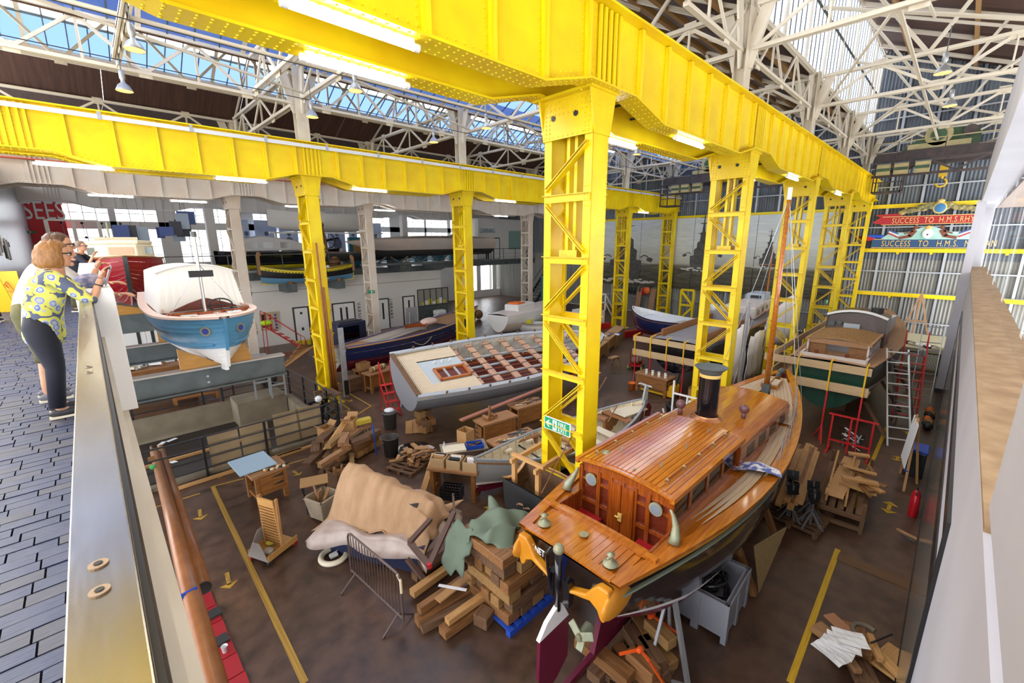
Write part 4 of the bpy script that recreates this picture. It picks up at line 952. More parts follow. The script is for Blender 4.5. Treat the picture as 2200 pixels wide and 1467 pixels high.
# dolphins / cleats / quarter badges / rudder
b = MB()
for sd in (-1,1):
    x, y, z = 1.12, sd*.86, ZD+.02
    b.tube([(x,y,z+.04),(x+.03,y,z+.12),(x+.1,y*.96,z+.22),(x+.12,y*.9,z+.34),(x+.1,y*.86,z+.42)],[.075,.062,.045,.028,.012],BRZ,10)
b.build('dolphin_bracket', L0, smooth=True)
for sd in (-1,1):
    b = MB(); x, y, z = .22, sd*.52, H.zs(0)+.06; b.lathe((x,y,z),[(.09,0),(.085,.02),(.035,.04),(.03,.1),(.05,.13),(.001,.15)],BRZ,14); b.bar((x-.07,y,z+.1),(x+.07,y,z+.1),.025,.025,BRZ); b.build('deck_cleat', L0, smooth=True)
b = MB(); b.lathe((.4,.0,H.zs(0)+.075),[(.06,0),(.06,.01),(.001,.015)],BRZ,14); b.build('deck_plate', L0)
b = MB()
for sd in (-1,1):
    pts = []; zt = H.zs(0)-.03; yo = H.hb(0)
    prof = [(1.0,0),(1.03,-.12),(1.02,-.32),(.93,-.5),(.86,-.46),(.80,-.36),(.66,-.3),(.5,-.34),(.35,-.37),(.2,-.42),(.2,-.36),(.38,-.3),(.56,-.24),(.68,-.1),(.8,0)]
    b.prism([(0, sd*yo*a, zt+c*.9) for a, c in prof], (-.09,0,0), (.02,0,0), OCH)
b.build('quarter_badge', L0, bevel=.02)
for sd in (-1,1):
    b = MB(); p = H.pt(0,.96,sd); b.ball((p.x+.1,p.y-sd*.0,p.z-.18),.2,OCH,12,8,(1.7,.32,1.0)); b.build('carved_quarter_piece', L0, smooth=True)
text('name_lettering', 'JANET', .13, PAPER, frame((-.03,.54,H.zs(0)-.19),(0,-1,0),(0,0,1)), L0, .004, sx=.7)
b = MB(); b.tube([(-.1,0,H.zs(0)+.12),(-.1,0,1.42)],.045,BLG,12); b.build('rudder_stock', L0, smooth=True)
b = MB(); b.tube([(-.1,.12,H.zs(0)+.1),(-.18,.13,H.zs(0)+.05),(-.1,.12,H.zs(0)-.5)],.02,BLG,8); b.bb(-.1,.0,.08,.17,H.zs(0)-.6,H.zs(0)-.25,BLG); b.bb(-.1,.0,-.17,-.08,H.zs(0)-.6,H.zs(0)-.25,BLG); b.ball((-.1,0,H.zs(0)+.14),.07,BRZ,12,7); b.build('rudder_head', L0)
ZU = .52
RB = [(a, c+ZU) for a, c in ((-.08,-.12),(.12,.05),(.12,.72),(.0,.9),(-.28,.85),(-.42,.66),(-.44,.1),(-.36,-.1),(-.2,-.18))]
b = MB(); b.prism([(a-.02,0,c) for a, c in RB if c < .8+ZU]+[], (0,-.025,0),(0,.025,0), MAR); b.build('rudder_blade', L0)
b = MB(); b.prism([(a-.02,0,c+ZU-.04) for a, c in ((.12,.74),(.0,.98),(-.05,1.05),(-.3,.9),(-.44,.72))], (0,-.028,0),(0,.028,0), WHT); b.build('rudder_top', L0)
b = MB(); b.bar((-.1,0,.02),(2.2,0,.08),.07,.1,MAR); b.prism([(.7,0,.1),(1.6,0,.1),(1.8,0,1.0),(1.0,0,1.1)],(0,-.04,0),(0,.04,0),MAR); b.build('skeg', L0)
b = MB(); b.tube([(.35,0,.62),(.62,0,.62)],[.05,.09],BRZ,10)
for k in range(3): a = k*2.09+.5; b.box((.42,.12*math.cos(a),.62+.12*math.sin(a)),(.03,.2,.11),BRZ,rot=Euler((a,R(28),0)))
b.build('propeller', L0, bevel=.01)
tw = MB(); 
for k in range(5): tw.grid([[V((.3*i/4,-.35+.7*k/5,.01*math.sin(k*2+i)-abs(k-2.4)*.03)) for i in range(5)],[V((.3*i/4,-.35+.7*(k+1)/5,.01*math.sin(k*2+2+i)-abs(k-1.4)*.03)) for i in range(5)]],mat('patterned_cloth',(.8,.8,.85),.8,0,'n',(.1,.15,.45),9,.1))
p = at(1628,1010,2.55); tag(tw.build('patterned_cloth', loc=(p.x,p.y,2.56), rz=.4), 'white cloth with blue pattern draped on the starboard side deck of the launch', 'cloth')
# ---------------------------------------------------------------- clinker whaler in grey and cream beside the near column
GRB = mat('boat_grey', (.30,.31,.33), .45); CRMI = mat('boat_cream', (.78,.68,.5), .5); LGR = mat('light_grey_paint', (.42,.44,.46), .5)
def openboat(name, label, x, y, z, rz, L, B, D, top, bot, inn, nk=9, near=False, ribs=14, benches=4, sheer=(.35,0,.4), sf=.05, red=.25, boot=None, tm=.48, bp=1.5, rake=.35, rx=0, bmat=None, transom=False, full=.6, gun=None, srake=0, kb=.3, ks=.3):
    t = boat(name, label, x, y, z, rz, rx=rx); h = Hull(L, B, D, sheer, sf, tm, bp, rake, srake if transom else -0.0, kb, ks, full, 1.3)
    mats = [(red, bot)]+([(red+.07, boot)] if boot else [])+[(1, top)]
    if near: h.planks(t, mats, 24, nk, .012)
    else:
        b = MB(); h.skin(b, mats, 22, nk, .008); b.build('hull_shell', t)
    b = MB(); h.skin(b, [(1, inn)], 20, nk, -.03); 
    o = b.build('inner_skin', t)
    b = MB(); h.rail(b, gun or top, .07, .035, dz=-.01); b.build('gunwale', t)
    b = MB(); h.rail(b, BENCH, .02, .03, u=.9, off=.02); b.build('rubbing_strake', t)
    b = MB(); h.keel(b, bot, .06, .12); b.build('keel', t)
    if transom: b = MB(); h.transom(b, top, 8); b.build('transom', t)
    b = MB()
    for i in range(ribs):
        tt = .06+.88*i/(ribs-1)
        for sd in (-1,1):
            pts = [h.pt(tt, k/8, sd, -.05) for k in range(1,9)]
            for q in pts:
                if q.y*sd < 0: q.y = 0
            for a, c in zip(pts, pts[1:]): b.bar(a, c, .035,.02, inn)
    b.build('ribs', t, kind='stuff')
    for i in range(benches):
        tt = .2+.6*i/max(1,benches-1); w_ = h.hb(tt)*.93; b = MB(); b.bb(tt*L-.12,tt*L+.12,-w_,w_,h.zs(tt)-.22,h.zs(tt)-.18,bmat or inn); b.build('thwart', t)
    b = MB()
    rows = []
    for i in range(13):
        tt = .12+.76*i/12; w_ = h.hb(tt)*.6; zb = h.zk(tt)+(h.zs(tt)-h.zk(tt))*.22; rows.append([V((tt*L,-w_,zb)),V((tt*L,w_,zb))])
    b.grid(rows, inn if near else LGR); b.build('bottom_boards', t); return t, h
wa = at(1020,1000,.95); wb = at(1383,862,1.15)
d = wb-wa; ang = math.atan2(d.y, d.x)
t, h = openboat('rowing_whaler', 'long grey clinker rowing boat with cream inside behind the nearest column', wa.x, wa.y, .12, ang, math.hypot(d.x,d.y)+.05, 1.75, .72, GRB, MAR, CRMI, 10, True, 18, 0, (.28,0,.38), sf=.03, red=.2, boot=WHT, bmat=CRMI)
LL = h.L
for k, tt in enumerate((.28,.42,.56,.66)):
    w_ = h.hb(tt)*.95; b = MB(); b.bb(tt*LL-.02,tt*LL+.02 if k < 2 else tt*LL+.25,-w_,w_,h.zs(tt)-.2,h.zs(tt)-.17,DARK if k < 2 else CRMI); b.build('thwart', t)
for tt in (.2,.34,.48): 
    for sd in (-1,1): b = MB(); p = h.pt(tt,.85,sd,-.1); b.box(p,(.22,.14,.06),CRMI); b.build('knee', t)
b = MB(); b.bb(.8*LL,.97*LL,-.28,.28,h.zs(.85)-.05,h.zs(.85)-.02,CRMI); b.build('stern_deck', t)
b = MB(); b.bb(.78*LL,.82*LL,-.5,.5,h.zs(.8)-.08,h.zs(.8)-.03,BENCH); b.build('thwart_brown', t)
b = MB(); b.prism([(LL-.02,0,.4),(LL+.1,0,1.1),(LL+.12,0,1.55),(LL,0,1.6),(LL-.1,0,1.15)],(0,-.03,0),(0,.03,0),LGR); b.build('stern_post', t)
b = MB(); b.tube([(LL+.05,-.2,1.55),(LL+.05,.2,1.55)],.03,LGR,6); b.ball((LL+.05,.25,1.55),.06,LGR,8,5,(1.5,1,.3)); b.build('yoke', t)
b = MB(); b.prism([(LL+.05,0,.5),(LL+.3,0,.45),(LL+.36,0,.75),(LL+.2,0,.95),(LL+.05,0,.9)],(0,-.02,0),(0,.02,0),MAR); b.build('rudder_blade', t)
b = MB(); b.tube([(.68*LL,-.3,.95),(.84*LL,.25,1.05)],.02,BENCH,6); b.build('oar_loom', t)
b = MB(); b.bb(.5*LL,.52*LL,-.3,.3,.3,.32,OLD); b.build('loose_board', t)
for k in range(9):
    w_ = .35; b = MB(); b.bb(.3*LL,.5*LL,-w_+k*.08,-w_+k*.08+.06,.22,.235,LGR if k % 2 else CRMI); b.build('bottom_board', t)
wh_root = t
# ---------------------------------------------------------------- black hull behind the launch with bare frames
a = at(1085,1035,1.75); c = at(1150,1080,1.75); t = boat('black_hull', 'worn black wooden hull with bare timber frames on deck beside launch', 5.16, 4.78, .15, 0)
BW = mat('worn_black', (.009,.009,.01), .6, 0, 'n', (.015,.015,.016), 5, .5); BWF = mat('flaked_paint', (.35,.22,.12), .8)
h = Hull(.72, 1.7, 1.45, (.1,0,.25), .96, .9, 9, 0, .0, .0, .05, .5, 1.3)
h.planks(t, [(.3,MAR),(1,BW)], 18, 9, .01); b = MB(); h.transom(b, BW); b.build('transom', t); b = MB(); h.rail(b, PINE, .07,.03); b.build('gunwale', t)
b = MB(); h.skin(b,[(1,OLD)],14,6,-.04); b.build('inner_skin', t)
b = MB()
for k in range(16): b.ball((-.02-.0, -.5+k*.06, 1.2+.03*math.sin(k*2)), .04*random.uniform(.5,1.5), BWF, 6, 4, (.15,1,.5))
b.build('flaked_paint', t)
# pine frames standing on the black hull
def gatef(px, py, z, label, hh, LEN, ang):
    p = at(px, py, z); t = thing('timber_trestle', label, 'trestle', (p.x,p.y,z), ang)
    for yy in (-.3,.3):
        stick('post', (0,yy,0),(0,yy,hh),.09,.07,PINEZ,t); stick('top_rail', (-.1,yy,hh),(LEN,yy,hh+.05),.07,.09,PINE,t); stick('post', (LEN-.2,yy,0),(LEN-.2,yy,hh),.09,.07,PINEZ,t)
    stick('cross_rail', (.05,-.4,hh+.07),(.05,.4,hh+.07),.07,.06,PINE,t); stick('cross_rail', (LEN-.3,-.5,hh+.08),(LEN-.3,.5,hh+.08),.07,.06,PINE,t)
gatef(1130,1050,1.6,'bare pine frame with two long rails standing over the black hull', .5, 1.5, R(2))
# ---------------------------------------------------------------- big grey open boat with plastic-wrapped thwarts
BG = mat('hull_grey_primer', (.2,.2,.22), .5); OFFW = mat('offwhite_inside', (.74,.72,.66), .5, 0, 'n', (.5,.48,.43), 3, .5); CREAMP = wood('cream_deck_strip', (.78,.64,.45), (.68,.54,.36), .6, ax=0)
sa = at(862,800,1.55); t = boat('open_pinnace', 'large open grey wooden boat under restoration with bare thwarts and white side benches', 7.0, 12.75, .7, R(-10), rx=R(19))
pn = h = Hull(9.2, 3.0, 1.25, (.05,0,.3), .86, .45, 1.5, .4, 0, .3, .1, .5, 1.3)
b = MB(); h.skin(b, [(.3,mat('antifoul_green',(.07,.09,.07),.6)),(.85,BG),(1,LGR)], 26, 9, .01); b.build('hull_shell', t)
b = MB(); h.skin(b, [(.45,MAHOG),(1,OFFW)], 24, 8, -.05); b.build('inner_skin', t)
b = MB(); h.transom(b, BG, th=.12); b.build('transom', t); b = MB(); h.rail(b, LGR, .16,.05); b.build('gunwale', t)
b = MB(); h.keel(b, BG, .1, .25); b.build('keel', t)
b = MB(); b.bar((.05,-1.25,h.zs(0)+.03),(.05,1.25,h.zs(0)+.03),.16,.06,OLD); b.build('transom_cap', t)
for i in range(15):
    tt = .2+.75*i/14
    for sd in (-1,1):
        b = MB(); pts = [h.pt(tt, k/7, sd, -.08) for k in range(2,8)]
        for a_, c_ in zip(pts, pts[1:]): b.bar(a_, c_, .06,.04, OFFW)
        b.build('rib', t)
WRAP = mat('plastic_wrapped_wood', (.62,.36,.22), .3, 0, 'n', (.45,.24,.13), 6, .5)
for i in range(8):
    tt = .26+.085*i; w_ = h.hb(tt)*.94; x = tt*9.2; zz = h.zs(tt)-.16
    b = MB(); b.bb(x-.13,x+.13,-w_,w_,zz,zz+.06,WRAP); th = b.build('thwart', t)
    b = MB()
    for k in range(7): y = -w_+.2+k*(2*w_-.4)/6; b.bb(x-.135,x+.135,y-.02,y+.02,zz-.003,zz+.066,DARK)
    b.build('binding_tapes', th, kind='stuff')
for k in range(26):
    y = -1.05+k*.085; tt = .25; b = MB(); b.bb(2.6,7.4,y-.03,y+.03,.36+abs(y)*.12,.4+abs(y)*.12,MAHOG if k % 3 else mat('mahogany_light',(.42,.1,.03),.4)); b.build('bottom_board', t)
for y in (-.6,.0,.6): b = MB(); b.bb(2.2,8.2,y-.035,y+.035,h.D-.26,h.D-.2,LGR); b.build('stringer', t)
# stern benches: mitred strips
for k in range(9):
    y0 = 1.3-k*.07; b = MB(); zz = h.D-.05; xa = .12+.07*k
    for sd in (-1,1): b.bb(xa,2.35,sd*y0-.03,sd*y0+.03,zz,zz+.025,CREAMP)
    b.bb(xa,xa+.06,-y0+.03,y0-.03,zz,zz+.025,CREAMP); b.build('bench_strip', t)
b = MB(); b.bb(.75,2.35,-.68,.68,h.D-.12,h.D-.07,mat('pale_blue_board',(.5,.56,.58),.5)); b.build('stern_floor', t)
HT = MAHOG; b = MB()
for (x0,x1,y0,y1) in ((1.1,2.3,-.62,-.55),(1.1,2.3,.0,.07),(1.1,1.17,-.62,.07),(2.23,2.3,-.62,.07)): b.bb(x0,x1,y0,y1,h.D-.06,h.D+.03,mat('orange_varnish',(.5,.16,.04),.35))
b.build('hatch_frame', t)
for x in (1.45,1.85): b = MB(); b.bb(x,x+.06,-.6,.05,h.D-.05,h.D+.01,LGR); b.build('hatch_bar', t)
b = MB(); b.bb(1.17,2.23,-.55,0,h.D-.065,h.D-.055,MAHOG); b.build('hatch_well', t)
for k in range(3):
    b = MB(); pts = [(1.3+k*.3+.02*j,.45,h.D-.05+.12*math.sin(j*.8)) for j in range(5)]; b.tube(pts,.02,WHT,6); b.build('curved_bracket', t)
for k in range(10): b = MB(); p = h.pt(.1+.085*k,1,-1,.06); b.box(p+V((0,0,.06)),(.05,.05,.16),OLD,rot=Euler((R(20),0,0))); b.build('clamp_block', t)
for k in range(10): b = MB(); p = h.pt(.1+.085*k,1,1,.06); b.box(p+V((0,0,.06)),(.05,.05,.16),OLD,rot=Euler((R(-20),0,0))); b.build('clamp_block', t)
# ---------------------------------------------------------------- navy/maroon half-decked boat beyond it
NAVY = mat('navy_paint', (.012,.02,.09), .3); DKW = wood('worn_deck', (.45,.25,.12), (.32,.16,.07), .6)
t = boat('navy_hulled_boat', 'long half-decked boat with navy topsides and maroon bottom behind the open grey boat', 7.3, 18.2, .25, R(22))
h = Hull(12.5, 2.3, 1.3, (.2,0,.3), .3, .5, 1.5, .6, -.6, .3, .4, .55, 1.3)
b = MB(); h.skin(b, [(.55,MAR),(1,NAVY)], 26, 9); b.build('hull_shell', t, smooth=True); b = MB(); h.skin(b, [(1,WHT)], 20, 6, -.05); b.build('inner_skin', t)
b = MB(); h.rail(b, PINE, .14,.04); b.build('gunwale', t); b = MB(); h.rail(b, BLUEP, .03,.03, off=-.09, dz=.04); b.build('blue_line', t)
b = MB(); h.deck(b, DKW, .0,.14,.02); b.build('aft_deck', t); b = MB(); h.deck(b, DKW, .58,.99,.02); b.build('fore_deck', t)
b = MB(); h.deck(b, OLD, .14,.58,.45); b.build('cockpit_sole', t)
b = MB()
for sd in (-1,1):
    pts = [(5.5-1.3*math.sin(a),.6*sd*math.cos(a)**.6 if math.cos(a) > 0 else 0,h.zs(.55)+.12) for a in [k*math.pi/2/8 for k in range(9)]]
pts = [(5.6+.9*math.sin(k*math.pi/10)-.2,-.7+1.4*k/10,h.zs(.55)+.1) for k in range(11)]
for a_, c_ in zip(pts, pts[1:]): b.bar(a_, c_, .03,.22, VARN2)
b.build('coaming', t)
b = MB(); b.ball((6.8,.1,h.zs(.7)+.16),.5,mat('pink_sheet',(.75,.55,.48),.9),12,7,(1.3,.8,.4)); tag(b.build('bundled_sheet', loc=(0,0,0)),'pale pink dust sheet bundled on the fore deck of the navy boat','cloth'); o = bpy.context.scene.objects['bundled_sheet']; o.matrix_world = Matrix.Translation((7.3,18.2,.25)) @ Matrix.Rotation(R(22),4,'Z')
ROPE = mat('rope', (.6,.5,.36), .9)
b = MB(); pts = [h.pt(.3+.02*k,.85,-1,.03)+V((0,0,-.3*math.sin(k/6*math.pi))) for k in range(7)]; b.tube(pts,.018,ROPE,6); b.build('hanging_rope', t)
for k in range(8): b = MB(); b.box((2+k*.4,random.uniform(-.4,.4),.86+.03*k % .1),(.5,.08,.05),PINE,rz=random.uniform(-.5,.5)); b.build('loose_board', t)
# ================================================================ MORE BOATS
# green-hulled cabin boat under restoration
GRNH = mat('green_hull', (.006,.05,.03), .35); PBLUE = mat('pale_blue_bottom', (.22,.38,.42), .6, 0, 'n', (.14,.22,.24), 2, .5)
DECKW = wood('new_deck', (.5,.3,.16), (.38,.2,.1), .5); PRIM = mat('primer_white', (.66,.6,.56), .6); DVARN = wood('dark_varnish', (.06,.02,.01), (.03,.01,.005), .3)
t = boat('cabin_boat', 'green-hulled cabin boat with slatted unfinished roof behind scaffold boards, right', 16.25, 2.4, .55, R(-1))
h = Hull(11.5, 2.55, 1.85, (.05,0,.45), .8, .42, 1.5, .5, 0, .35, .2, .55, 1.3)
b = MB(); h.skin(b, [(.5,PBLUE),(.55,WHT),(1,GRNH)], 26, 10); b.build('hull_shell', t, smooth=True); b = MB(); h.transom(b, GRNH); b.build('transom', t)
b = MB(); h.deck(b, DECKW, 0, .985, -.02); b.build('deck', t); b = MB(); h.rail(b, DECKW, .1,.04); b.build('toe_rail', t)
zd = h.zs(.1)+.03; x0, x1, w_ = .75, 3.1, .8; zr = 2.98-.55
b = MB()
for sd in (-1,1):
    b.bb(x0,x1,sd*w_-.025,sd*w_+.025,zd,zd+.18,PRIM); b.bb(x0,x1,sd*w_-.025,sd*w_+.025,zr-.12,zr,PRIM)
    for x in (x0,1.25,1.45,1.75,1.95,2.25,2.45,2.8): b.bb(x,x+.18 if x != 2.8 else x1,sd*w_-.025,sd*w_+.025,zd+.1,zr-.08,PRIM)
b.build('cabin_side', t)
b = MB(); 
for y0, y1 in ((-.8,-.3),(.3,.8)): b.bb(x0+.1,x0+.13,y0,y1,zd-.3,zr-.05,OAK)
b.build('bulkhead_panel', t); b = MB(); b.bb(x0+.9,x0+.92,-.75,.75,zd-.2,zr-.05,mat('grey_inner_panel',(.4,.42,.46),.5)); b.build('inner_partition', t); b = MB(); b.bb(x0+.15,x1,-.76,.76,zd-.02,zd+.02,DARK); b.build('cabin_shade_floor', t)  # dark floor sheet added so the gaps between roof slats look shaded
b = MB(); b.bb(x0+.02,x0+.06,-.8,.8,zr-.12,zr+.04,DKW); b.build('roof_beam', t)
for k in range(13):
    x = x0+.03+k*.19; b = MB()
    for j in range(8):
        ya, yb = -.84+1.68*j/8, -.84+1.68*(j+1)/8; za, zb_ = zr+.1*(1-(ya/.84)**2), zr+.1*(1-(yb/.84)**2); b.bar((x,ya,za),(x,yb,zb_),.075,.04,TIMB)
    b.build('roof_slat', t)
for sd in (-1,1): b = MB(); b.bb(x0-.02,x1,sd*.84-.04,sd*.84+.04,zr-.04,zr+.04,DKW); b.build('roof_edge', t)
b = MB(); b.bb(.25,.32,-.85,.85,zd,zd+.14,PRIM)
for sd in (-1,1): b.bb(.28,.75,sd*.85-.03,sd*.85+.03,zd,zd+.14,PRIM)
b.build('white_coaming', t)
for y in (-.35,.45): b = MB(); b.bb(.3,.4,y-.05,y+.05,zd+.1,zd+.24,MAHOG); b.build('mooring_bitt', t)
xw = 3.35; zt = 3.72-.55; b = MB(); 
b.prism([(xw,-.85,zd),(xw+.15,-.85,zt-.25),(xw+.2,-.4,zt-.06),(xw+.2,.4,zt-.06),(xw+.15,.85,zt-.25),(xw,.85,zd)],(0,0,0),(.03,0,0),DVARN)
for sd in (-1,1): b.prism([(xw,0,zd),(xw+1.2,0,zd),(xw+.9,0,zt-.25),(xw+.1,0,zt-.25)],(0,sd*.86-.02,0),(0,sd*.86+.02,0),DVARN)
b.build('wheelhouse', t)
b = MB()
for j in range(8):
    ya, yb = -.88+1.76*j/8, -.88+1.76*(j+1)/8; f_ = lambda y: zt-.24+.2*(1-(y/.88)**2)
    b.bar((xw+.1,ya,f_(ya)),(xw+.1,yb,f_(yb)),.1,.07,WHT); b.bar((xw+.6,ya,f_(ya)),(xw+.6,yb,f_(yb)),1.0,.03,DVARN)
b.build('wheelhouse_roof', t)
b = MB(); b.bb(xw-.02,xw+.0,-.15,.32,zd+.3,zt-.5,mat('glazed_panel',(.45,.5,.55),.2)); b.build('grey_window', t)
b = MB(); b.tube([(xw-.03,.45,zt-.5),(xw,.45,zt-.5)],.07,GREY,12); b.bb(xw-.03,xw,.6,.78,zt-.62,zt-.46,GREY); b.build('instrument_panel', t)
b = MB(); b.bb(xw-.12,xw-.1,-.65,.7,zd+.12,zd+.45,PAPER); b.build('masking_sheet', t)
b = MB(); b.tube([(xw+.5,-.5,zt-.1),(xw+.5,-.5,zt+.08)],.18,DARK,14); b.build('black_vent', t)
b = MB(); b.prism([(4.9,0,zd),(8.2,0,zd+.15),(8.2,0,zd+.55),(4.9,0,zd+.75)],(0,-.7,0),(0,-.66,0),PRIM); b.prism([(4.9,0,zd),(8.2,0,zd+.15),(8.2,0,zd+.55),(4.9,0,zd+.75)],(0,.66,0),(0,.7,0),PRIM); b.prism([(4.9,-.7,zd+.75),(8.2,-.7,zd+.55),(8.2,.7,zd+.55),(4.9,.7,zd+.75)],(0,0,0),(0,0,.03),WHT); b.bb(4.9,4.93,-.66,.66,zd,zd+.72,DVARN); b.build('fore_cabin', t)
b = MB(); b.bb(4.5,5.0,-.6,-.1,zd+.1,zd+.16,BLUEP); b.build('blue_sheet', t)
for k in range(3): b = MB(); b.bb(3+3*k,3.3+3*k,-.2,.2,-.55,h.zk(.5)+.05,OLD); b.build('keel_block', t)
b = MB()
for sd in (-1,1):
    for x in (1.2,4.5,7.5): b.bar((x,sd*1.6,-.55),(x,sd*.9,.5),.1,.1,OLD)
b.build('shore_timber', t)
# yacht with black hull
GDK = mat('grey_deck', (.28,.26,.27), .6); BGE = mat('beige_cabin', (.68,.58,.5), .5)
t = boat('motor_yacht', 'black-hulled yacht with grey deck and beige forward cabin behind scaffold boards, centre right', 16.9, 7.7, .45, R(1.5))
h = Hull(14.5, 2.7, 1.65, (.05,0,.3), .82, .45, 1.5, .6, 0, .35, .2, .55, 1.3)
b = MB(); h.skin(b, [(.5,MAR),(.54,WHT),(1,BLG)], 26, 10); b.build('hull_shell', t, smooth=True); b = MB(); h.transom(b, BLG); b.build('transom', t)
b = MB(); h.deck(b, GDK, 0,.985,.0); b.build('deck', t); b = MB(); h.rail(b, BENCH, .16,.05); b.build('gunwale', t)
b = MB(); zz = h.zs(.3)+.05
for sd in (-1,1): b.bb(.6,6.5,sd*.9-.04,sd*.9+.04,zz,zz+.3,BENCH)
b.bb(6.4,6.5,-.9,.9,zz,zz+.45,GDK); b.build('cockpit_coaming', t)
for k in range(14): b = MB(); b.bb(.8,5.8,-.84+k*.12,-.75+k*.12,zz+.0,zz+.03,GDK); b.build('cockpit_slat', t)
b = MB(); b.prism([(7.6,-.85,zz),(12.6,-.55,zz+.15),(12.6,.55,zz+.15),(7.6,.85,zz)],(0,0,0),(0,0,.62),BGE); b.build('fore_cabin', t, bevel=.06)
for k in range(4):
    b = MB(); x = 8.1+k*1.0; b.tube([(x,-.87+.06*k,zz+.35+.03*k),(x,-.84+.06*k,zz+.35+.03*k)],.11,BRZ,14); b.build('porthole', t)
b = MB(); b.prism([(10.4,-.5,zz+.65),(11.8,-.42,zz+.68),(11.8,.42,zz+.68),(10.4,.5,zz+.65)],(0,0,0),(0,0,.4),mat('grey_blue_wheelhouse',(.42,.46,.52),.5)); b.build('doghouse', t, bevel=.05)
b = MB(); b.bb(10.38,10.4,-.3,.3,zz+.78,zz+.95,DARK); b.build('dark_window', t)
b = MB(); b.tube([(12.7,0,zz+.1),(12.75,0,5.4)],[.06,.035],VARN,8); b.build('short_mast', t); b = MB(); b.tube([(12.75,-.6,4.3),(12.75,.6,4.3)],.02,VARN,6); b.tube([(12.75,0,5.3),(9,-.8,zz+.2)],.006,DARK,4); b.tube([(12.75,0,5.3),(14,0,zz+.2)],.006,DARK,4); b.build('spreader', t)
b = MB()
for k in range(5): b.tube([(8+k*.9,-.9,zz+.2+.1*(k % 2)),(8.9+k*.9,-.9,zz+.3-.1*(k % 2))],.02,mat('striped_tape',(.8,.3,.25),.6),5)
b.build('hazard_tape', t)
for k in range(3): b = MB(); b.bb(3+4*k,3.3+4*k,-.2,.2,-.45,h.zk(.5)+.05,OLD); b.build('keel_block', t)
# navy and white open motor boat by the mural
p = at(1345,668,1.5)+V((-.7,-.9,0)); q = at(1508,702,1.45); d = q-p
t, h2 = openboat('open_motor_boat', 'navy-hulled open boat with white deck and inside standing below the mural', q.x, q.y, .45, math.atan2(-d.y,-d.x), d.length, 2.3, 1.15, NAVY, MAR, WHT, 8, False, 6, 3, (.1,0,.4), sf=.5, red=.35, boot=WHT, transom=True, gun=WHT)
b = MB(); b.bb(d.length*.3,d.length*.75,-.75,.75,.85,1.12,WHT); b.build('white_inner_deck', t, bevel=.03)
for k in range(3): b = MB(); b.box((2+3*k,0,-.25),(.3,1.6,.4),RED); b.build('cradle_beam', t)
# white launch (racing/test craft) centre back and small boat
p = at(1045,690,1.2); t = boat('white_motor_boat', 'white motor boat with pink-red waterline stripe beyond the middle yellow column', 17.9, 19.7, .35, R(12))
h = Hull(8.5, 2.2, 1.35, (.0,0,.25), .7, .45, 1.6, .8, 0, .35, .2, .5, 1.2)
PNK = mat('pale_pink_paint', (.78,.68,.62), .4)
b = MB(); h.skin(b, [(.55,PNK),(.6,RED),(1,WHT)], 22, 10); b.build('hull_shell', t, smooth=True); b = MB(); h.transom(b, WHT); b.build('transom', t); b = MB(); h.deck(b, PNK, 0,.985,0,.15); b.build('deck', t)
b = MB(); b.bb(1.5,3.6,-.55,.55,1.35,1.85,WHT); b.build('wheelhouse', t, bevel=.08); b = MB(); b.bb(1.7,2.6,-.4,.4,1.85,1.95,ORNG); b.build('orange_raft', t, bevel=.03)
for k in range(2): b = MB(); b.bb(5.2+k*.5,5.4+k*.5,-.8,-.75,1.3,1.4,BLK); b.build('black_vent', t)
for k in range(3): b = MB(); b.bb(1.5+2.5*k,1.7+2.5*k,-.6,.6,-.35,.2,GREY); b.build('cradle_beam', t)
p = at(1092,692,.95); q = at(1172,696,.95); d = q-p
t, hh = openboat('small_dinghy', 'small white dinghy with dark gunwale right of the white motor boat', p.x, p.y, .3, math.atan2(d.y,d.x), max(4,d.length), 1.4, .7, WHT, WHT, WHT, 6, False, 4, 2, gun=GREY)
b = MB(); b.box((1.6,0,-.1),(.3,1.2,.3),GREY); b.build('cradle_beam', t)
b = MB(); b.bb(.8,1.6,-.3,.3,.62,.9,mat('yellow_bag',(.75,.65,.02),.5)); b.build('yellow_bag', t, bevel=.05)
# ---------------------------------------------------------------- pale blue dinghy on the cantilever beams
DBL = mat('dinghy_blue', (.09,.31,.55), .35); DLN = mat('plank_line', (.03,.08,.14), .6); PDK = mat('pinkish_deck', (.78,.58,.5), .4)
ZB = 3.86
for k, (y, lb) in enumerate(((10.0,'near grey steel cantilever beam carrying the blue boat'),(13.3,'far grey steel cantilever beam behind the blue boat'))):
    b = MB(); b.bb(.07,2.75,y-.015,y+.015,ZB-.42,ZB-.03,GREY); b.bb(.07,2.75,y-.12,y+.12,ZB-.03,ZB,mat('beam_edge',(.45,.4,.36),.6)); b.bb(.07,2.75,y-.12,y+.12,ZB-.45,ZB-.42,GREY); o = b.build('cantilever_beam'); tag(o, lb, 'beam')
    b = MB(); b.tube([(1.35,y-.03,ZB-.2),(1.35,y-.015,ZB-.2)],.025,GALV,8); b.tube([(1.35,y-.03,ZB-.32),(1.35,y-.015,ZB-.32)],.025,GALV,8); b.build('bolt_head', o)
PLYW = wood('cradle_ply', (.58,.3,.07), (.42,.2,.04), .45, ax=0)
for y in (10.0,13.3):
    b = MB(); b.prism([(.95,0,ZB),(2.15,0,ZB),(2.05,0,ZB+.38),(1.6,0,ZB+.06),(1.52,0,ZB+.06),(.95,0,ZB+.42)],(0,y-.05,0),(0,y+.05,0),PLYW); o = b.build('cradle_chock'); tag(o, 'varnished wooden V cradle under the blue boat, %s' % ('near' if y < 11 else 'far'), 'cradle')
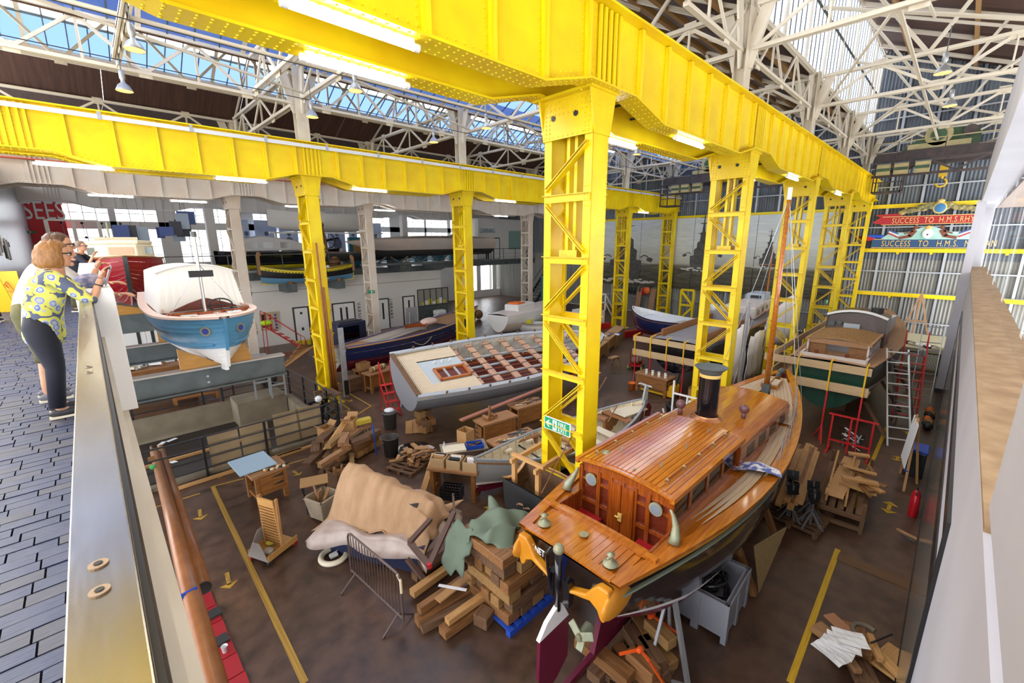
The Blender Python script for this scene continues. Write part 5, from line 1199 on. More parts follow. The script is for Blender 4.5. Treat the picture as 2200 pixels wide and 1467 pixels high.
t = boat('blue_dinghy', 'sky blue clinker boat with white bottom and white canopy sitting on grey beams', 1.62, 15.3, ZB-.04, R(-90))
BL_L = 6.2; h = Hull(BL_L, 1.72, .98, (.1,0,.08), .8, .5, 3.2, .28, 0, .12, .1, .5, 1.05)
h.planks(t, [(.42,WHT),(1,DBL)], 26, 12, .02)
b = MB(); h.keel(b, WHT, .05, .1, 0, .97); b.build('keel', t); b = MB(); pts = [h.pt(1,k/8) for k in range(9)]
for k in range(8): b.bar(pts[k], pts[k+1], .05, .05, WHT if k < 3 else DBL)
b.build('stem', t); b = MB(); h.transom(b, DBL); b.build('transom', t)
b = MB(); h.rail(b, PDK, .16,.04, u=1, n=40); b.build('gunwale', t)
b = MB()
for sd in (-1,1):
    b.tube([h.pt(.62+.35*k/10,.5,sd,.02) for k in range(11)],.03,DBL,6)
b.build('spray_rail', t)
b = MB(); h.deck(b, PDK, .80, .995, .0, .04, 14, .02, 12); b.build('fore_deck', t)
b = MB(); h.deck(b, OAK, .02, .8, .3); b.build('cockpit_sole', t)
ZO = -.3
b = MB(); pts = [(BL_L*.8+.32*math.cos(a)**1, .68*math.sin(a), 1.34+ZO) for a in [R(v) for v in range(-90,91,15)]]
pts = [(3.2,-.68,1.34+ZO)]+pts+[(3.2,.68,1.34+ZO)]
for a_, c_ in zip(pts, pts[1:]): b.bar(a_, c_, .03,.13, VARN2)
b.build('coaming', t)
b = MB(); b.prism([(4.55,-.62,1.36+ZO),(4.55,-.3,1.5+ZO),(4.55,0,1.6+ZO),(4.55,.3,1.5+ZO),(4.55,.62,1.36+ZO)],(0,0,0),(.05,0,0),MAHOG); b.build('dashboard', t)
b = MB(); pts = [(4.8+.05*math.cos(a),.22+.2*math.cos(a),1.45+ZO+.13*math.sin(a)) for a in [2*math.pi*k/16 for k in range(17)]]; b.tube(pts,.016,DARK,6,False)
for k in range(4): a = k*math.pi/2; b.tube([(4.8,.22,1.45+ZO),(4.8+.05*math.cos(a),.22+.2*math.cos(a),1.45+ZO+.13*math.sin(a))],.01,DARK,5)
b.build('steering_wheel', t)
b = MB(); n_ = 12; r0 = []; r1 = []; r2 = []
for k in range(n_+1):
    y = -.76+1.52*k/n_; r0.append(V((4.35,y*.98,1.32+ZO))); r1.append(V((4.0,y*.86,2.1+ZO+.14*(1-(y/.76)**2)))); r2.append(V((1.6,y*.86,2.06+ZO+.14*(1-(y/.76)**2))))
b.grid([r0,r1,r2], WHT)
b.grid([[r0[0],r1[0]],[V((1.6,-.74,1.32+ZO)),r2[0]]], WHT); b.grid([[r0[-1],r1[-1]],[V((1.6,.74,1.32+ZO)),r2[-1]]], WHT, flip=True); b.build('white_canopy', t, thick=.02)
b = MB(); b.tube([r1[0]+V((.03,-.03,0))]+[p+V((.03,0,.01)) for p in r1]+[r1[-1]+V((.03,.03,0))],.018,WHT,6); b.build('canopy_edge', t)
b = MB(); b.tube([(5.25,-.12,1.03),(5.2,-.1,2.5)],.028,CHR,10); b.tube([(5.2,-.1,2.5),(5.2,-.1,2.6)],.05,GREY,8); b.tube([(5.2,-.1,2.0),(5.1,.5,1.06)],.006,CHR,4); b.tube([(5.2,-.1,2.0),(5.1,-.65,1.06)],.006,CHR,4); b.build('chrome_mast', t)
b = MB(); b.bb(5.2,5.28,-.28,.1,1.76,1.88,BLK); b.build('navigation_lamp', t)
for y in (.3,-.42): b = MB(); b.bb(5.45,5.6,y-.13,y+.13,1.03,1.1,CHR); b.build('bow_fairlead', t, bevel=.015)
b = MB(); b.tube([(5.65,.0,1.03),(5.65,0,1.12)],.02,CHR,6); b.tube([(5.65,-.06,1.12),(5.65,.06,1.12)],.015,CHR,6); b.build('bow_cleat', t)
for sd in (-1,1):
    p = h.pt(.965,.78,sd,.03); q2 = h.pt(.955,.78,sd,.0); n = (V((.85,sd*.5,-.05))).normalized(); b = MB(); b.tube([p-n*.04,p+n*.02],.085,BRZ,18); b.tube([p+n*.02,p+n*.024],.055,mat('porthole_blue',(.05,.08,.4),.1),18); b.build('porthole', t)
# red boat beyond
t = boat('red_cabin_boat', 'dark red clinker boat with cream cabin, nose towards the viewer beside the people', .78, 22.5, 4.35, R(-90))
REDC = mat('dark_red_hull', (.33,.008,.014), .35)
h = Hull(6.4, 2.15, 1.35, (.1,0,.15), .8, .45, 2.6, .4, 0, .35, .1, .5, 1.1)
b = MB(); h.skin(b, [(1,REDC)], 26, 10, .015); b.build('hull_shell', t); b = MB(); h.deck(b, CRM, 0,.99,0,.06); b.build('deck', t); b = MB(); h.rail(b, BENCH, .08,.04); b.build('gunwale', t)
b = MB(); pts = [h.pt(1,k/6)+V((.02,0,0)) for k in range(7)]
for a_, c_ in zip(pts, pts[1:]): b.bar(a_, c_, .1,.05, GREY)
b.build('stem_band', t)
b = MB(); b.prism([(5.0,-.78,1.4),(5.5,-.35,1.42),(5.5,.35,1.42),(5.0,.78,1.4),(2.6,.8,1.4),(2.6,-.8,1.4)],(0,0,0),(0,0,.42),CRM); b.build('cabin', t, bevel=.03)
b = MB(); b.prism([(4.95,-.78,1.86),(5.4,-.4,1.88),(5.4,.4,1.88),(4.95,.78,1.86),(2.5,.8,1.86),(2.5,-.8,1.86)],(0,0,-.04),(0,0,.08),CRM); b.build('cabin_roof', t, bevel=.04)
for y0, y1, xa in ((-.27,.27,5.51),): b = MB(); b.bb(xa,xa+.01,y0,y1,1.55,1.76,mat('cabin_window',(.6,.4,.28),.15)); b.build('front_window', t)
for sd in (-1,1): b = MB(); b.box((5.27,sd*.57,1.65),(.01,.38,.2),mat('cabin_window_side',(.25,.3,.33),.15),rz=sd*R(-41)); b.build('side_window', t)
b = MB(); b.tube([(4.2,-.5,1.98),(4.2,.5,1.98)],.08,CRM,10); b.tube([(4.2,-.15,2.0),(4.2,-.15,2.5)],.025,BRZ,8); b.build('fog_horn', t)
b = MB(); b.bb(.07,2.4,17.0,17.25,3.6,4.15,GREY); b.bb(.07,2.4,20.6,20.85,3.6,4.15,GREY); tag(b.build('cantilever_beams_red'), None); o = bpy.context.scene.objects['cantilever_beams_red']; o.name = 'support_beam'; tag(o, 'dark grey beam pair holding up the red boat', 'beam')
b = MB(); b.prism([(.1,0,4.15),(2.0,0,4.15),(1.8,0,4.5),(1.0,0,4.3),(.3,0,4.5)],(0,17.05,0),(0,17.2,0),PLYW); tag(b.build('cradle_chock'), 'varnished cradle under the bow of the red boat', 'cradle')
# ---------------------------------------------------------------- painted harbour boat on wall brackets
p = aty(560,598,27.9); q = aty(760,590,27.9); LY = q.x-p.x
t = boat('harbour_boat', 'narrow black, yellow and blue painted boat with high stem posts on wall brackets', p.x, 27.9, p.z-.4, 0)
h = Hull(LY, 1.3, .75, (.35,0,.3), .05, .5, 1.6, 0, 0, .05, .05, .6, 1.2); LBL = mat('light_blue', (.12,.3,.5), .4); YL2 = mat('boat_yellow', (.75,.6,.02), .4)
b = MB(); h.skin(b, [(.42,LBL),(.82,BLK),(1,YL2)], 24, 11); b.build('hull_shell', t, smooth=True); b = MB(); h.skin(b, [(1,YL2)], 18, 5, -.04); b.build('inner_skin', t)
b = MB(); h.rail(b, BLK, .05,.03); b.build('gunwale', t); b = MB(); h.deck(b, YL2, .15,.85,.15); b.build('thwarts_deck', t)
for x, s in ((0,-1),(LY,1)): b = MB(); b.bar((x,0,.6),(x+s*.0,0,1.75 if s < 0 else 1.45),.09,.16,DKW); b.ball((x-s*.05,0,1.75 if s < 0 else 1.45),.12,DKW,8,5,(1,.5,1.2)); b.build('stem_post', t)
b = MB()
for k in range(30): pp = h.pt(.05+.03*k,.86,-1,.012); b.box(pp,(.06,.01,.05),BLK)
b.build('painted_pattern', t, kind='stuff')
b = MB(); b.bb(LY*.6,LY*.75,-.3,.3,.65,.8,DARK); b.ball((LY*.7,0,.85),.15,PAPER,8,5); b.build('engine_cover', t)
for f_ in (.27,.8):
    b = MB(); b.bb(p.x+LY*f_-.3,p.x+LY*f_+.3,27.5,29.0,p.z-.9,p.z-.4,GREY); o = b.build('wall_bracket'); tag(o, 'grey steel wall bracket under the %s end of the black and yellow boat' % ('left' if f_ < .5 else 'right'), 'bracket')
    b = MB(); b.bb(p.x+LY*f_-.12,p.x+LY*f_+.12,27.6,28.2,p.z-.4,p.z-.25,OAK); b.build('chock', o)
# grey planing hull on gallery edge
p = aty(740,548,27.6); q = aty(1030,545,27.6); LG_ = q.x-p.x+1.0
PEACH = mat('peach_grey_hull', (.55,.42,.36), .45, 0, 'n', (.38,.38,.38), .8, .5)
t = boat('grey_torpedo_boat', 'long pale grey hard-chine motor boat hull resting on steel brackets at gallery height', p.x+LG_, 27.6, p.z-.2, R(180))
h = Hull(LG_, 2.6, 1.25, (-.05,0,-.2), .75, .35, 1.4, 1.8, 0, .45, .0, .35, 1.0)
b = MB(); h.skin(b, [(.35,DARK),(1,PEACH)], 24, 8); b.build('hull_shell', t, smooth=True); b = MB(); h.deck(b, PEACH, 0,.985,0,.2); b.build('deck', t); b = MB(); h.transom(b, PEACH); b.build('transom', t)
b = MB(); b.ball((LG_*.25,0,1.45),.5,PBLUE,12,6,(1.5,1,.4)); b.build('deck_blister', t)
b = MB(); b.bb(p.x+1.2,q.x+1,27.1,28.1,p.z-.75,p.z-.62,GREY)
for k in range(4): b.bar((p.x+2.2+k*1.7,27.6,p.z-.65),(p.x+1.5+k*1.7,27.6,p.z-.2),.1,.1,GREY); b.bar((p.x+2.2+k*1.7,27.6,p.z-.65),(p.x+2.9+k*1.7,27.6,p.z-.2),.1,.1,GREY)
tag(b.build('boat_cradle'), 'grey steel cradle with angled struts under the long grey hull', 'cradle')
for k, f_ in enumerate((.35,.58)): b = MB(); x = p.x+LG_*f_; b.bb(x-.45,x+.45,27.4,29,p.z-1.2,p.z-.78,GREY); tag(b.build('wall_bracket'), 'dark wall bracket, %s of two under the grey steel cradle' % ('left' if k == 0 else 'right'), 'bracket')
# white hull hanging over the gallery
t = boat('hanging_hull', 'white clinker boat hull hanging over the gallery in front of the posters', 8.9, 32.0, 6.95, 0)
h = Hull(7.2, 2.2, 1.2, (.2,0,.3), .1, .5, 1.6, .3, 0, .4, .3, .6, 1.3); b = MB(); h.skin(b, [(1,WHW)], 22, 10, .015); b.build('hull_shell', t); b = MB(); h.deck(b, WHW, 0.02,.98,.1); b.build('deck', t)
b = MB()
for x in (1.2,5.8): b.bb(x-.05,x+.05,-1.3,1.3,-.1,.0,GALV)
b.bb(-.3,7.5,-1.2,-1.1,-.15,-.05,GALV); b.bb(.0,.1,-1.2,-1.1,-2.5,-.1,GALV); b.bb(7.1,7.2,-1.2,-1.1,-2.5,-.1,GALV); b.build('support_frame', t)
# grey cabin cruiser and long brown boat on the gallery
t = boat('gallery_cruiser', 'grey and black cabin boat with streamlined windows standing on the gallery', 5.6, 31.0, 4.5, 0)
LGC = mat('pale_grey_cabin', (.5,.5,.53), .35)
h = Hull(7.5, 2.0, 1.15, (.1,0,.2), .6, .5, 1.6, .5, 0, .3, .1, .55, 1.2); b = MB(); h.skin(b, [(.4,YL2),(1,BLG)], 22, 8); b.build('hull_shell', t, smooth=True); b = MB(); h.deck(b, LGC, 0,.98,0); b.build('deck', t)
b = MB(); b.prism([(1.0,0,1.2),(5.8,0,1.25),(4.2,0,1.9),(2.4,0,2.15),(1.2,0,1.9)],(0,-.7,0),(0,.7,0),LGC); b.build('cabin', t, bevel=.06)
for x in (1.5,2.4,3.4): b = MB(); b.bb(x,x+.6,-.715,-.7,1.4,1.75,DG); b.build('cabin_window', t)
t = boat('brown_canoe', 'long low brown wooden boat with tall carved stern post on the gallery', 11.3, 30.2, 4.9, 0)
h = Hull(7.5, 1.3, .6, (.1,0,.2), .1, .5, 1.6, .2, 0, .3, .3, .6, 1.2); b = MB(); h.skin(b, [(1,DARK)], 20, 6); b.build('hull_shell', t); b = MB(); h.rail(b, MAHOG, .08,.05); b.build('gunwale', t); b = MB(); h.deck(b, MAHOG, .03,.97,.08); b.build('deck', t)
b = MB(); b.bar((.5,0,.6),(.3,0,2.4),.2,.25,OLD); b.ball((.3,0,2.45),.22,OLD,8,5); b.build('carved_post', t)
for k in range(2): b = MB(); b.bb(1.8+3.4*k,2.1+3.4*k,-.5,.5,-.5,.1,GREY); b.build('stand', t)
# ================================================================ DOORS, WALL FITTINGS, GALLERY FURNITURE
DFR = mat('door_frame_dark', (.035,.035,.045), .5)
def door(n, x0, x1, leaves, extra=''):
    t = thing('door_%d' % n, None, None, (0,YB,0), kind='structure'); H_ = 2.15
    b = MB(); b.bb(x0-.08,x0,-.06,.0,0,H_+.08,DFR); b.bb(x1,x1+.08,-.06,0,0,H_+.08,DFR); b.bb(x0-.08,x1+.08,-.06,0,H_,H_+.08,DFR); b.build('door_frame', t)
    wl = (x1-x0)/leaves
    for k in range(leaves):
        a = x0+wl*k; l = MB().bb(a+.01,a+wl-.01,-.05,-.0,0,H_,WHT).build('door_leaf', t)
        xv = a+wl*.5 if leaves == 1 else (a+wl*.72 if k == 0 else a+wl*.28)
        b = MB(); b.bb(xv-.07,xv+.07,-.06,-.05,.7,1.9,DARK); b.build('vision_panel', l)
        b = MB(); b.tube([(a+wl*(.88 if leaves == 1 or k == 0 else .12),-.05,1.0),(a+wl*(.88 if leaves == 1 or k == 0 else .12),-.1,1.0)],.02,CHR,6); b.build('door_handle', l)
    return t
def xw_(px, py): return aty(px, py, YB).x
door(1, xw_(718,690), xw_(762,690), 2); door(2, xw_(812,680), xw_(835,680), 1); door(3, xw_(868,672), xw_(890,672), 1); door(4, xw_(635,700), xw_(664,700), 1); door(5, .6, 2.6, 2)
def vtext(s, px, py, size):
    p = aty(px, py, YB-.02); text('wall_lettering', s, size, DFR, frame((p.x,YB-.02,p.z),(0,0,-1),(1,0,0)), wall_left, .004, sp=1.2)
vtext('VARNISH', 767, 650, .34); vtext('LIBRARY', 836, 642, .34)
b = MB(); b.bb(xw_(641,700)-.0,xw_(660,700),-.03+YB-.05,YB-.055,.9,1.75,PAPER); tag(b.build('framed_notice'),'white framed notice on the door behind the red steps','notice')
p = aty(632,755-60,YB-.05); b = MB(); b.bb(6.95,8.0,YB-.06,YB-.01,1.0,2.1,mat('pale_ply',(.6,.47,.3),.7)); o = b.build('tool_board'); tag(o,'plywood board hung with small parts beside the red platform steps','board')
for r_ in range(5):
    for c_ in range(2): b = MB(); b.tube([(7.5+c_*.3,YB-.09,1.9-.2*r_),(7.5+c_*.3,YB-.06,1.9-.2*r_)],.07,(RED,BLUEP)[c_],8); b.build('hung_part', o)
b = MB(); b.bb(7.05,7.25,YB-.1,YB-.06,1.2,2.0,BLK); b.build('black_panel', o)
# interior window beside door 3
x0, x1 = xw_(898,660), xw_(962,648); b = MB(); b.bb(x0,x1,YB-.03,YB-.02,1.3,2.6,mat('office_glass',(.35,.34,.3),.1)); o = b.build('window_90'); o['kind'] = 'structure'
n_ = 5
for k in range(n_+1): stick('window_bar', (x0+(x1-x0)*k/n_,YB-.05,1.3),(x0+(x1-x0)*k/n_,YB-.05,2.6),.05,.05,DFR,o)
for z in (1.3,2.6): stick('window_bar', (x0,YB-.05,z),(x1,YB-.05,z),.05,.06,DFR,o)
for k in range(7): b = MB(); x = x0+.3+k*(x1-x0-.5)/7; b.bb(x,x+.3,YB-.06,YB-.035,1.4,1.6+.12*(k % 3),(mat('notice_yellow',(.7,.6,.05),.6),PAPER)[k % 2]); b.build('notice', o)
b = MB(); b.bb(x0,x1,YB-.02,YB+.0,.0,1.3,GREY); b.build('panel_below', o)
def exitsign(px, py, Y, label, sc_=1):
    p = aty(px,py,Y); t = thing('exit_sign', label, 'sign', tuple(p)); b = MB(); b.bb(-.22*sc_,.22*sc_,-.01,.01,-.09*sc_,.09*sc_,GRS); b.build('sign_plate', t); b = MB(); b.bb(-.03*sc_,.05*sc_,-.016,-.011,-.06*sc_,.06*sc_,WHT); b.bb(.09*sc_,.18*sc_,-.016,-.011,-.015,.015,WHT); b.build('white_symbol', t)
exitsign(798,627,Y3-.05,'green exit sign on the cream column by the LIBRARY door'); exitsign(1776,648,5.3,'green exit sign with white arrow on the fourth near column',1.3)
# FIRE EXIT sign on the nearest column (faces -x)
p = atx(1197,915,5.86); t = thing('exit_sign', 'green FIRE EXIT sign with arrow and running man on the nearest yellow column', 'sign', tuple(p))
b = MB(); b.bb(-.008,.008,-.32,.32,-.13,.13,WHT); b.build('sign_border', t); b = MB(); b.bb(-.012,-.008,-.3,.3,-.115,.115,GRS); b.build('sign_plate', t)
text('sign_lettering','FIRE',.125,WHT,frame((-.014,-.03,.005),(0,-1,0),(0,0,1)),t,.002,sx=.85); text('sign_lettering','EXIT',.125,WHT,frame((-.014,-.03,-.1),(0,-1,0),(0,0,1)),t,.002,sx=.85)
b = MB(); b.prism([(0,.28,0),(0,.2,.07),(0,.17,.07),(0,.22,.02),(0,.13,.02),(0,.13,-.02),(0,.22,-.02),(0,.17,-.07),(0,.2,-.07)],(-.016,0,0),(-.013,0,0),WHT); b.bb(-.015,-.013,.0,.1,-.1,.1,WHT); b.build('arrow_symbol', t)
b = MB(); b.bar((-.018,.05,.05),(-.018,.055,-.01),.004,.03,GRS); b.bar((-.018,.055,-.01),(-.018,.03,-.07),.004,.015,GRS); b.bar((-.018,.055,-.01),(-.018,.085,-.05),.004,.015,GRS); b.bar((-.018,.08,.03),(-.018,.02,.02),.004,.012,GRS); b.ball((-.018,.045,.075),.014,GRS,8,5,(.2,1,1)); b.build('running_man', t)
# LEARNING block on the gallery
b = MB(); b.bb(28.1,40,33.6,37.9,4.4,8.45,WHW); o = b.build('wall_learning_room'); o['kind'] = 'structure'
p = aty(1037,500,33.55); text('room_lettering','LEARNING',.62,mat('teal_letters',(.1,.28,.4),.5),frame((28.25,33.57,p.z),(1,0,0),(0,0,1)),o,.01,sx=.68)
b = MB(); b.bb(30.0,30.9,33.55,33.6,4.45,6.6,DFR); b.bb(30.1,30.8,33.54,33.56,4.5,6.5,WHT); b.build('room_door', o)
b = MB(); b.bb(32.2,34.2,33.55,33.6,5.4,7.3,mat('green_glass',(.3,.45,.42),.1)); b.build('room_window', o)
TEAL = mat('display_teal', (.02,.16,.25), .5)
for k, (x, y, wd, hh_, lb) in enumerate(((14.5,32.6,1.3,2.2,'tall teal display panel behind the barrel'),(20.0,35.5,1.4,1.9,'teal display panel with a picture, left of the row'),(22.0,35.5,1.3,1.9,'teal display panel with blue screen, second of the row'),(24.0,35.5,1.3,1.9,'teal display panel with blue screen, third of the row'),(26.0,35.5,1.3,1.9,'teal display panel at the right end of the row'),(35.2,32.9,.9,2.3,'narrow teal panel beside the cream column'))):
    b = MB(); b.bb(x,x+wd,y,y+.3,4.4,4.4+hh_,TEAL); o = b.build('display_panel'); tag(o, lb+' on the gallery', 'display'); b = MB(); b.bb(x+.3,x+wd-.2,y-.02,y,4.4+hh_*.5,4.4+hh_*.85,(CARD,mat('screen_blue',(.15,.3,.7),.3))[1 if k in (2,3) else 0]); b.build('picture', o)
for k, (x, c) in enumerate(((12.0,0),(14.5,1),(17.0,2))): pass
for k, (px0, px1, py) in enumerate(((522,536,500),(548,595,500),(600,640,500),(706,742,515),(750,768,515),(795,820,510))):
    a = aty(px0,py,37.6); c = aty(px1,py,37.6); b = MB(); b.bb(a.x,c.x,37.6,37.62,5.0,7.9,mat('poster_blue',(.36,.46,.75),.6,0,'n',(.6,.68,.85),.8,.5)); o = b.build('hanging_poster'); tag(o, 'tall blue-grey hanging photo banner %s' % ['at the left of the windows','with a standing woman','with two musicians','beyond the yellow column','narrow one beside the cream column','with a standing man'][k], 'banner')
    b = MB(); m_ = (a.x+c.x)/2; b.ball((m_,37.58,6.9),.15,mat('figure_print',(.12,.14,.24),.7),8,6,(1,.05,1.2)); b.ball((m_,37.58,6.1),.36,mat('figure_print',(.12,.14,.24),.7),8,6,(1,.03,1.6)); b.build('printed_figure', o)
for k, (px, py, w2, h2_) in enumerate(((262,505,.5,.8),(283,500,.35,.6),(306,505,.45,.7),(358,497,.5,.4),(378,490,.45,.6),(392,475,.5,.7),(400,468,.7,.6),(394,490,.6,.8),(384,505,.5,.6),(345,500,.3,.5))):
    p = aty(px,py,24+.3*k); b = MB(); b.bb(p.x-w2/2,p.x+w2/2,p.y,p.y+.02,p.z-h2_/2,p.z+h2_/2,(mat('board_blue',(.05,.09,.3),.5),mat('board_navy',(.03,.035,.06),.5),mat('board_grey',(.3,.38,.5),.5))[k % 3]); b.tube([(p.x,p.y,p.z+h2_/2),(p.x,p.y,8.2)],.006,GREY,4); tag(b.build('hanging_board'), 'small blue or navy text board hanging before the gallery windows', 'board', 'hanging text boards at the left')
p = aty(690,590,30.5); t = thing('wooden_barrel', 'wooden barrel with iron hoops standing at the gallery edge', 'barrel', (p.x+.9,30.3,4.45)); b = MB(); b.lathe((0,0,0),[(.3,0),(.38,.25),(.41,.5),(.38,.75),(.3,1.0),(.001,1.0)],OAK,18); b.build('staves', t, smooth=True)
for z, r_ in ((.12,.345),(.35,.402),(.65,.402),(.88,.345)): b = MB(); b.lathe((0,0,0),[(r_,z-.03),(r_+.01,z),(r_,z+.03)],DARK,18); b.build('hoop', t)
p = aty(697,487,33); t = thing('field_gun', 'black wheeled field gun on the gallery by the posters', 'cannon', (p.x,33,5.6)); b = MB(); b.tube([(0,-.1,.4),(0,-.1,.4)],.01,BLK); 
pts = [(.0+.55*math.cos(a),-.3,.75+.55*math.sin(a)) for a in [2*math.pi*k/18 for k in range(19)]]; b.tube(pts,.04,BLK,6,False)
for k in range(10): a = 2*math.pi*k/10; b.tube([(0,-.3,.75),(.55*math.cos(a),-.3,.75+.55*math.sin(a))],.02,BLK,4)
b.tube([(-.9,-.2,.6),(.9,-.2,.95)],[.09,.06],BLK,8); b.build('gun_and_wheel', t); b = MB(); b.bb(-1,1,-.5,.5,-1.15,.18,WHT); b.build('white_plinth', t)
# gallery rail
def railing(label, pts, z0, hh_, n, name='glass_railing'):
    t = thing(name, label, 'railing', pts[0]+(z0,) if len(pts[0]) == 2 else pts[0])
    o = V((*pts[0][:2], z0))
    for a, c in zip(pts, pts[1:]):
        a = V((*a[:2], z0))-o; c = V((*c[:2], z0))-o
        stick('handrail', a+V((0,0,hh_)), c+V((0,0,hh_)), .05,.05, GREY, t)
        for k in range(n+1): p = a+(c-a)*k/n; stick('post', p, p+V((0,0,hh_)), .04,.04, GREY, t)
        for zz in (.3,.6): stick('wire', a+V((0,0,zz)), c+V((0,0,zz)), .012,.012, GREY, t)
railing('long grey gallery railing over the white workshop wall', [(1.5,29.0),(20.0,29.0)], 4.42, 1.1, 13); railing('dark gallery railing in front of the learning room', [(20.4,32.6),(44,32.6)], 4.42, 1.1, 14)
# far stairs and annexe panels
t = thing('display_panel', 'teal double information panel standing on the shop floor far back', 'display', (28.0,25.0,0)); b = MB(); b.bb(0,2.2,-.2,.2,0,3.3,TEAL); b.build('panel', t); b = MB(); b.bb(.3,1.9,-.22,-.2,1.7,2.6,PAPER); b.bb(.3,1.9,-.22,-.2,.5,1.5,mat('panel_text',(.1,.25,.33),.5)); b.build('printed_text', t)
t = thing('staircase', 'dark steel staircase rising to the gallery beyond the far cream column', 'staircase', (31,29.5,0))
for k in range(16): stick('stair_tread', (k*.28,-.6,.28*k+.1),(k*.28,.6,.28*k+.1),.28,.05,GREY,t)
for y in (-.62,.62): stick('stringer', (0,y,0),(4.4,y,4.4),.06,.3,DARK,t); stick('handrail', (0,y,1),(4.4,y,5.4),.05,.05,GREY,t)
# ================================================================ WORKSHOP CLUTTER
rd = random.Random(11)
def bench(label, x, y, rz, L, W, hh_, top=BENCHT, body=BENCH, drawers=0, panel=True, group=None):
    t = thing('workbench', label, 'workbench', (x,y,0), rz, group)
    b = MB(); b.bb(-L/2,L/2,-W/2,W/2,hh_-.07,hh_,top); b.build('bench_top', t, bevel=.006)
    for sx in (-1,1):
        for sy in (-1,1): b = MB(); b.bb(sx*(L/2-.12)-.05,sx*(L/2-.12)+.05,sy*(W/2-.08)-.05,sy*(W/2-.08)+.05,0,hh_-.07,body); b.build('leg', t)
    for sx in (-1,1): b = MB(); b.bb(sx*(L/2-.12)-.03,sx*(L/2-.12)+.03,-W/2+.1,W/2-.1,.15,.23,body); b.build('stretcher', t)
    if panel:
        b = MB(); b.bb(-L/2+.16,L/2-.16,-W/2+.05,-W/2+.08,.25,hh_-.08,body); b.bb(-L/2+.16,L/2-.16,W/2-.08,W/2-.05,.25,hh_-.08,body); b.build('side_panel', t)
    for k in range(drawers):
        z = .3+k*(hh_-.42)/max(1,drawers); b = MB(); b.bb(-L/2+.0,-L/2+.03,-W/2+.12,W/2-.12,z,z+(hh_-.45)/drawers,body); d_ = b.build('drawer', t); b = MB(); b.prism([(-L/2-.004,-.12,z+.08),(-L/2-.004,.15,z+.04),(-L/2-.004,.15,z+.11)],(0,0,0),(.003,0,0),DARK); b.build('finger_slot', d_)
    return t
def plank(name, label, a, c, w_, h_, mt, cat='plank', group=None):
    a = V(a); c = V(c); d = c-a; L = d.length; o = MB().box((0,0,0),(L,w_,h_),mt).build(name)
    x = d/L; y = V((0,0,1)).cross(x).normalized(); M = Matrix((x,y,x.cross(y))).transposed().to_4x4(); M.translation = (a+c)/2; o.matrix_world = M; return tag(o, label, cat, group)
def carton(label, x, y, z, rz, s=(.4,.35,.3), mt=CARD, flaps=True, name='cardboard_box', content=None, group=None):
    t = thing(name, label, 'box', (x,y,z), rz, group); a, c, h_ = s
    b = MB(); b.bb(-a/2,a/2,-c/2,c/2,0,.01,mt)
    for sx in (-1,1): b.bb(sx*a/2-.008,sx*a/2+.008,-c/2,c/2,0,h_,mt)
    for sy in (-1,1): b.bb(-a/2,a/2,sy*c/2-.008,sy*c/2+.008,0,h_,mt)
    b.build('carton_sides', t)
    if flaps:
        for sx in (-1,1): b = MB(); b.box((sx*(a/2+.07),0,h_+.05),(.16,c*.95,.008),mt,rot=Euler((0,-sx*.8,0))); b.build('flap', t)
    if content:
        for k in range(4): b = MB(); b.box((rd.uniform(-a/4,a/4),rd.uniform(-c/4,c/4),h_*.7),(a*.5,.05,h_*.8),content,rot=Euler((rd.uniform(-.5,.5),rd.uniform(-.6,.6),rd.uniform(0,3)))); tag(b.build('offcut', t), None)
    return t
def bin_(label, x, y, col, r_=.24, h_=.6, rim=None, name='waste_bin'):
    t = thing(name, label, 'bin', (x,y,0)); b = MB(); b.lathe((0,0,0),[(.001,.01),(r_*.82,0),(r_,h_),(r_*1.05,h_),(r_*1.05,h_-.04),(r_*.96,h_-.02),(r_*.8,.05),(.001,.05)],col,22); b.build('bin_body', t, smooth=True)
    for k in range(2): a = k*math.pi; b = MB(); b.tube([(r_*1.0,-.06,h_-.12),(r_*1.15,0,h_-.1),(r_*1.0,.06,h_-.12)],.012,GREY,6); o = b.build('handle', t); o.rotation_euler.z = a
    return t
def heap(label, x, y, z, n, rx_, ry_, L, mts, ang, spread=.5, name='offcut', w_=(.05,.16), h_=(.02,.07), cat='offcut', zup=.03, grp=None):
    for k in range(n):
        l = rd.uniform(L*.5,L); mt = rd.choice(mts); px_ = x+rd.uniform(-rx_,rx_); py_ = y+rd.uniform(-ry_,ry_); hh_ = rd.uniform(*h_)
        o = MB().box((0,0,0),(l,rd.uniform(*w_),hh_),mt).build(name); o.location = (px_,py_,z+hh_/2+.004+zup*k); o.rotation_euler = (rd.uniform(-.08,.08),rd.uniform(-.06,.06),ang+rd.uniform(-spread,spread)); tag(o, label, cat, grp or label[:60])
def pallet(label, x, y, rz, L=1.2, W=1.0, mt=OLD, z=0):
    t = thing('pallet', label, 'pallet', (x,y,z), rz)
    for k in range(3): b = MB(); b.bb(-L/2,L/2,-W/2+k*(W-.1)/2,-W/2+.1+k*(W-.1)/2,0,.09,mt); b.build('bearer', t)
    for k in range(7): b = MB(); b.bb(-L/2+k*(L-.1)/6,-L/2+.1+k*(L-.1)/6,-W/2,W/2,.09,.115,mt); b.build('deck_board', t)
    return t
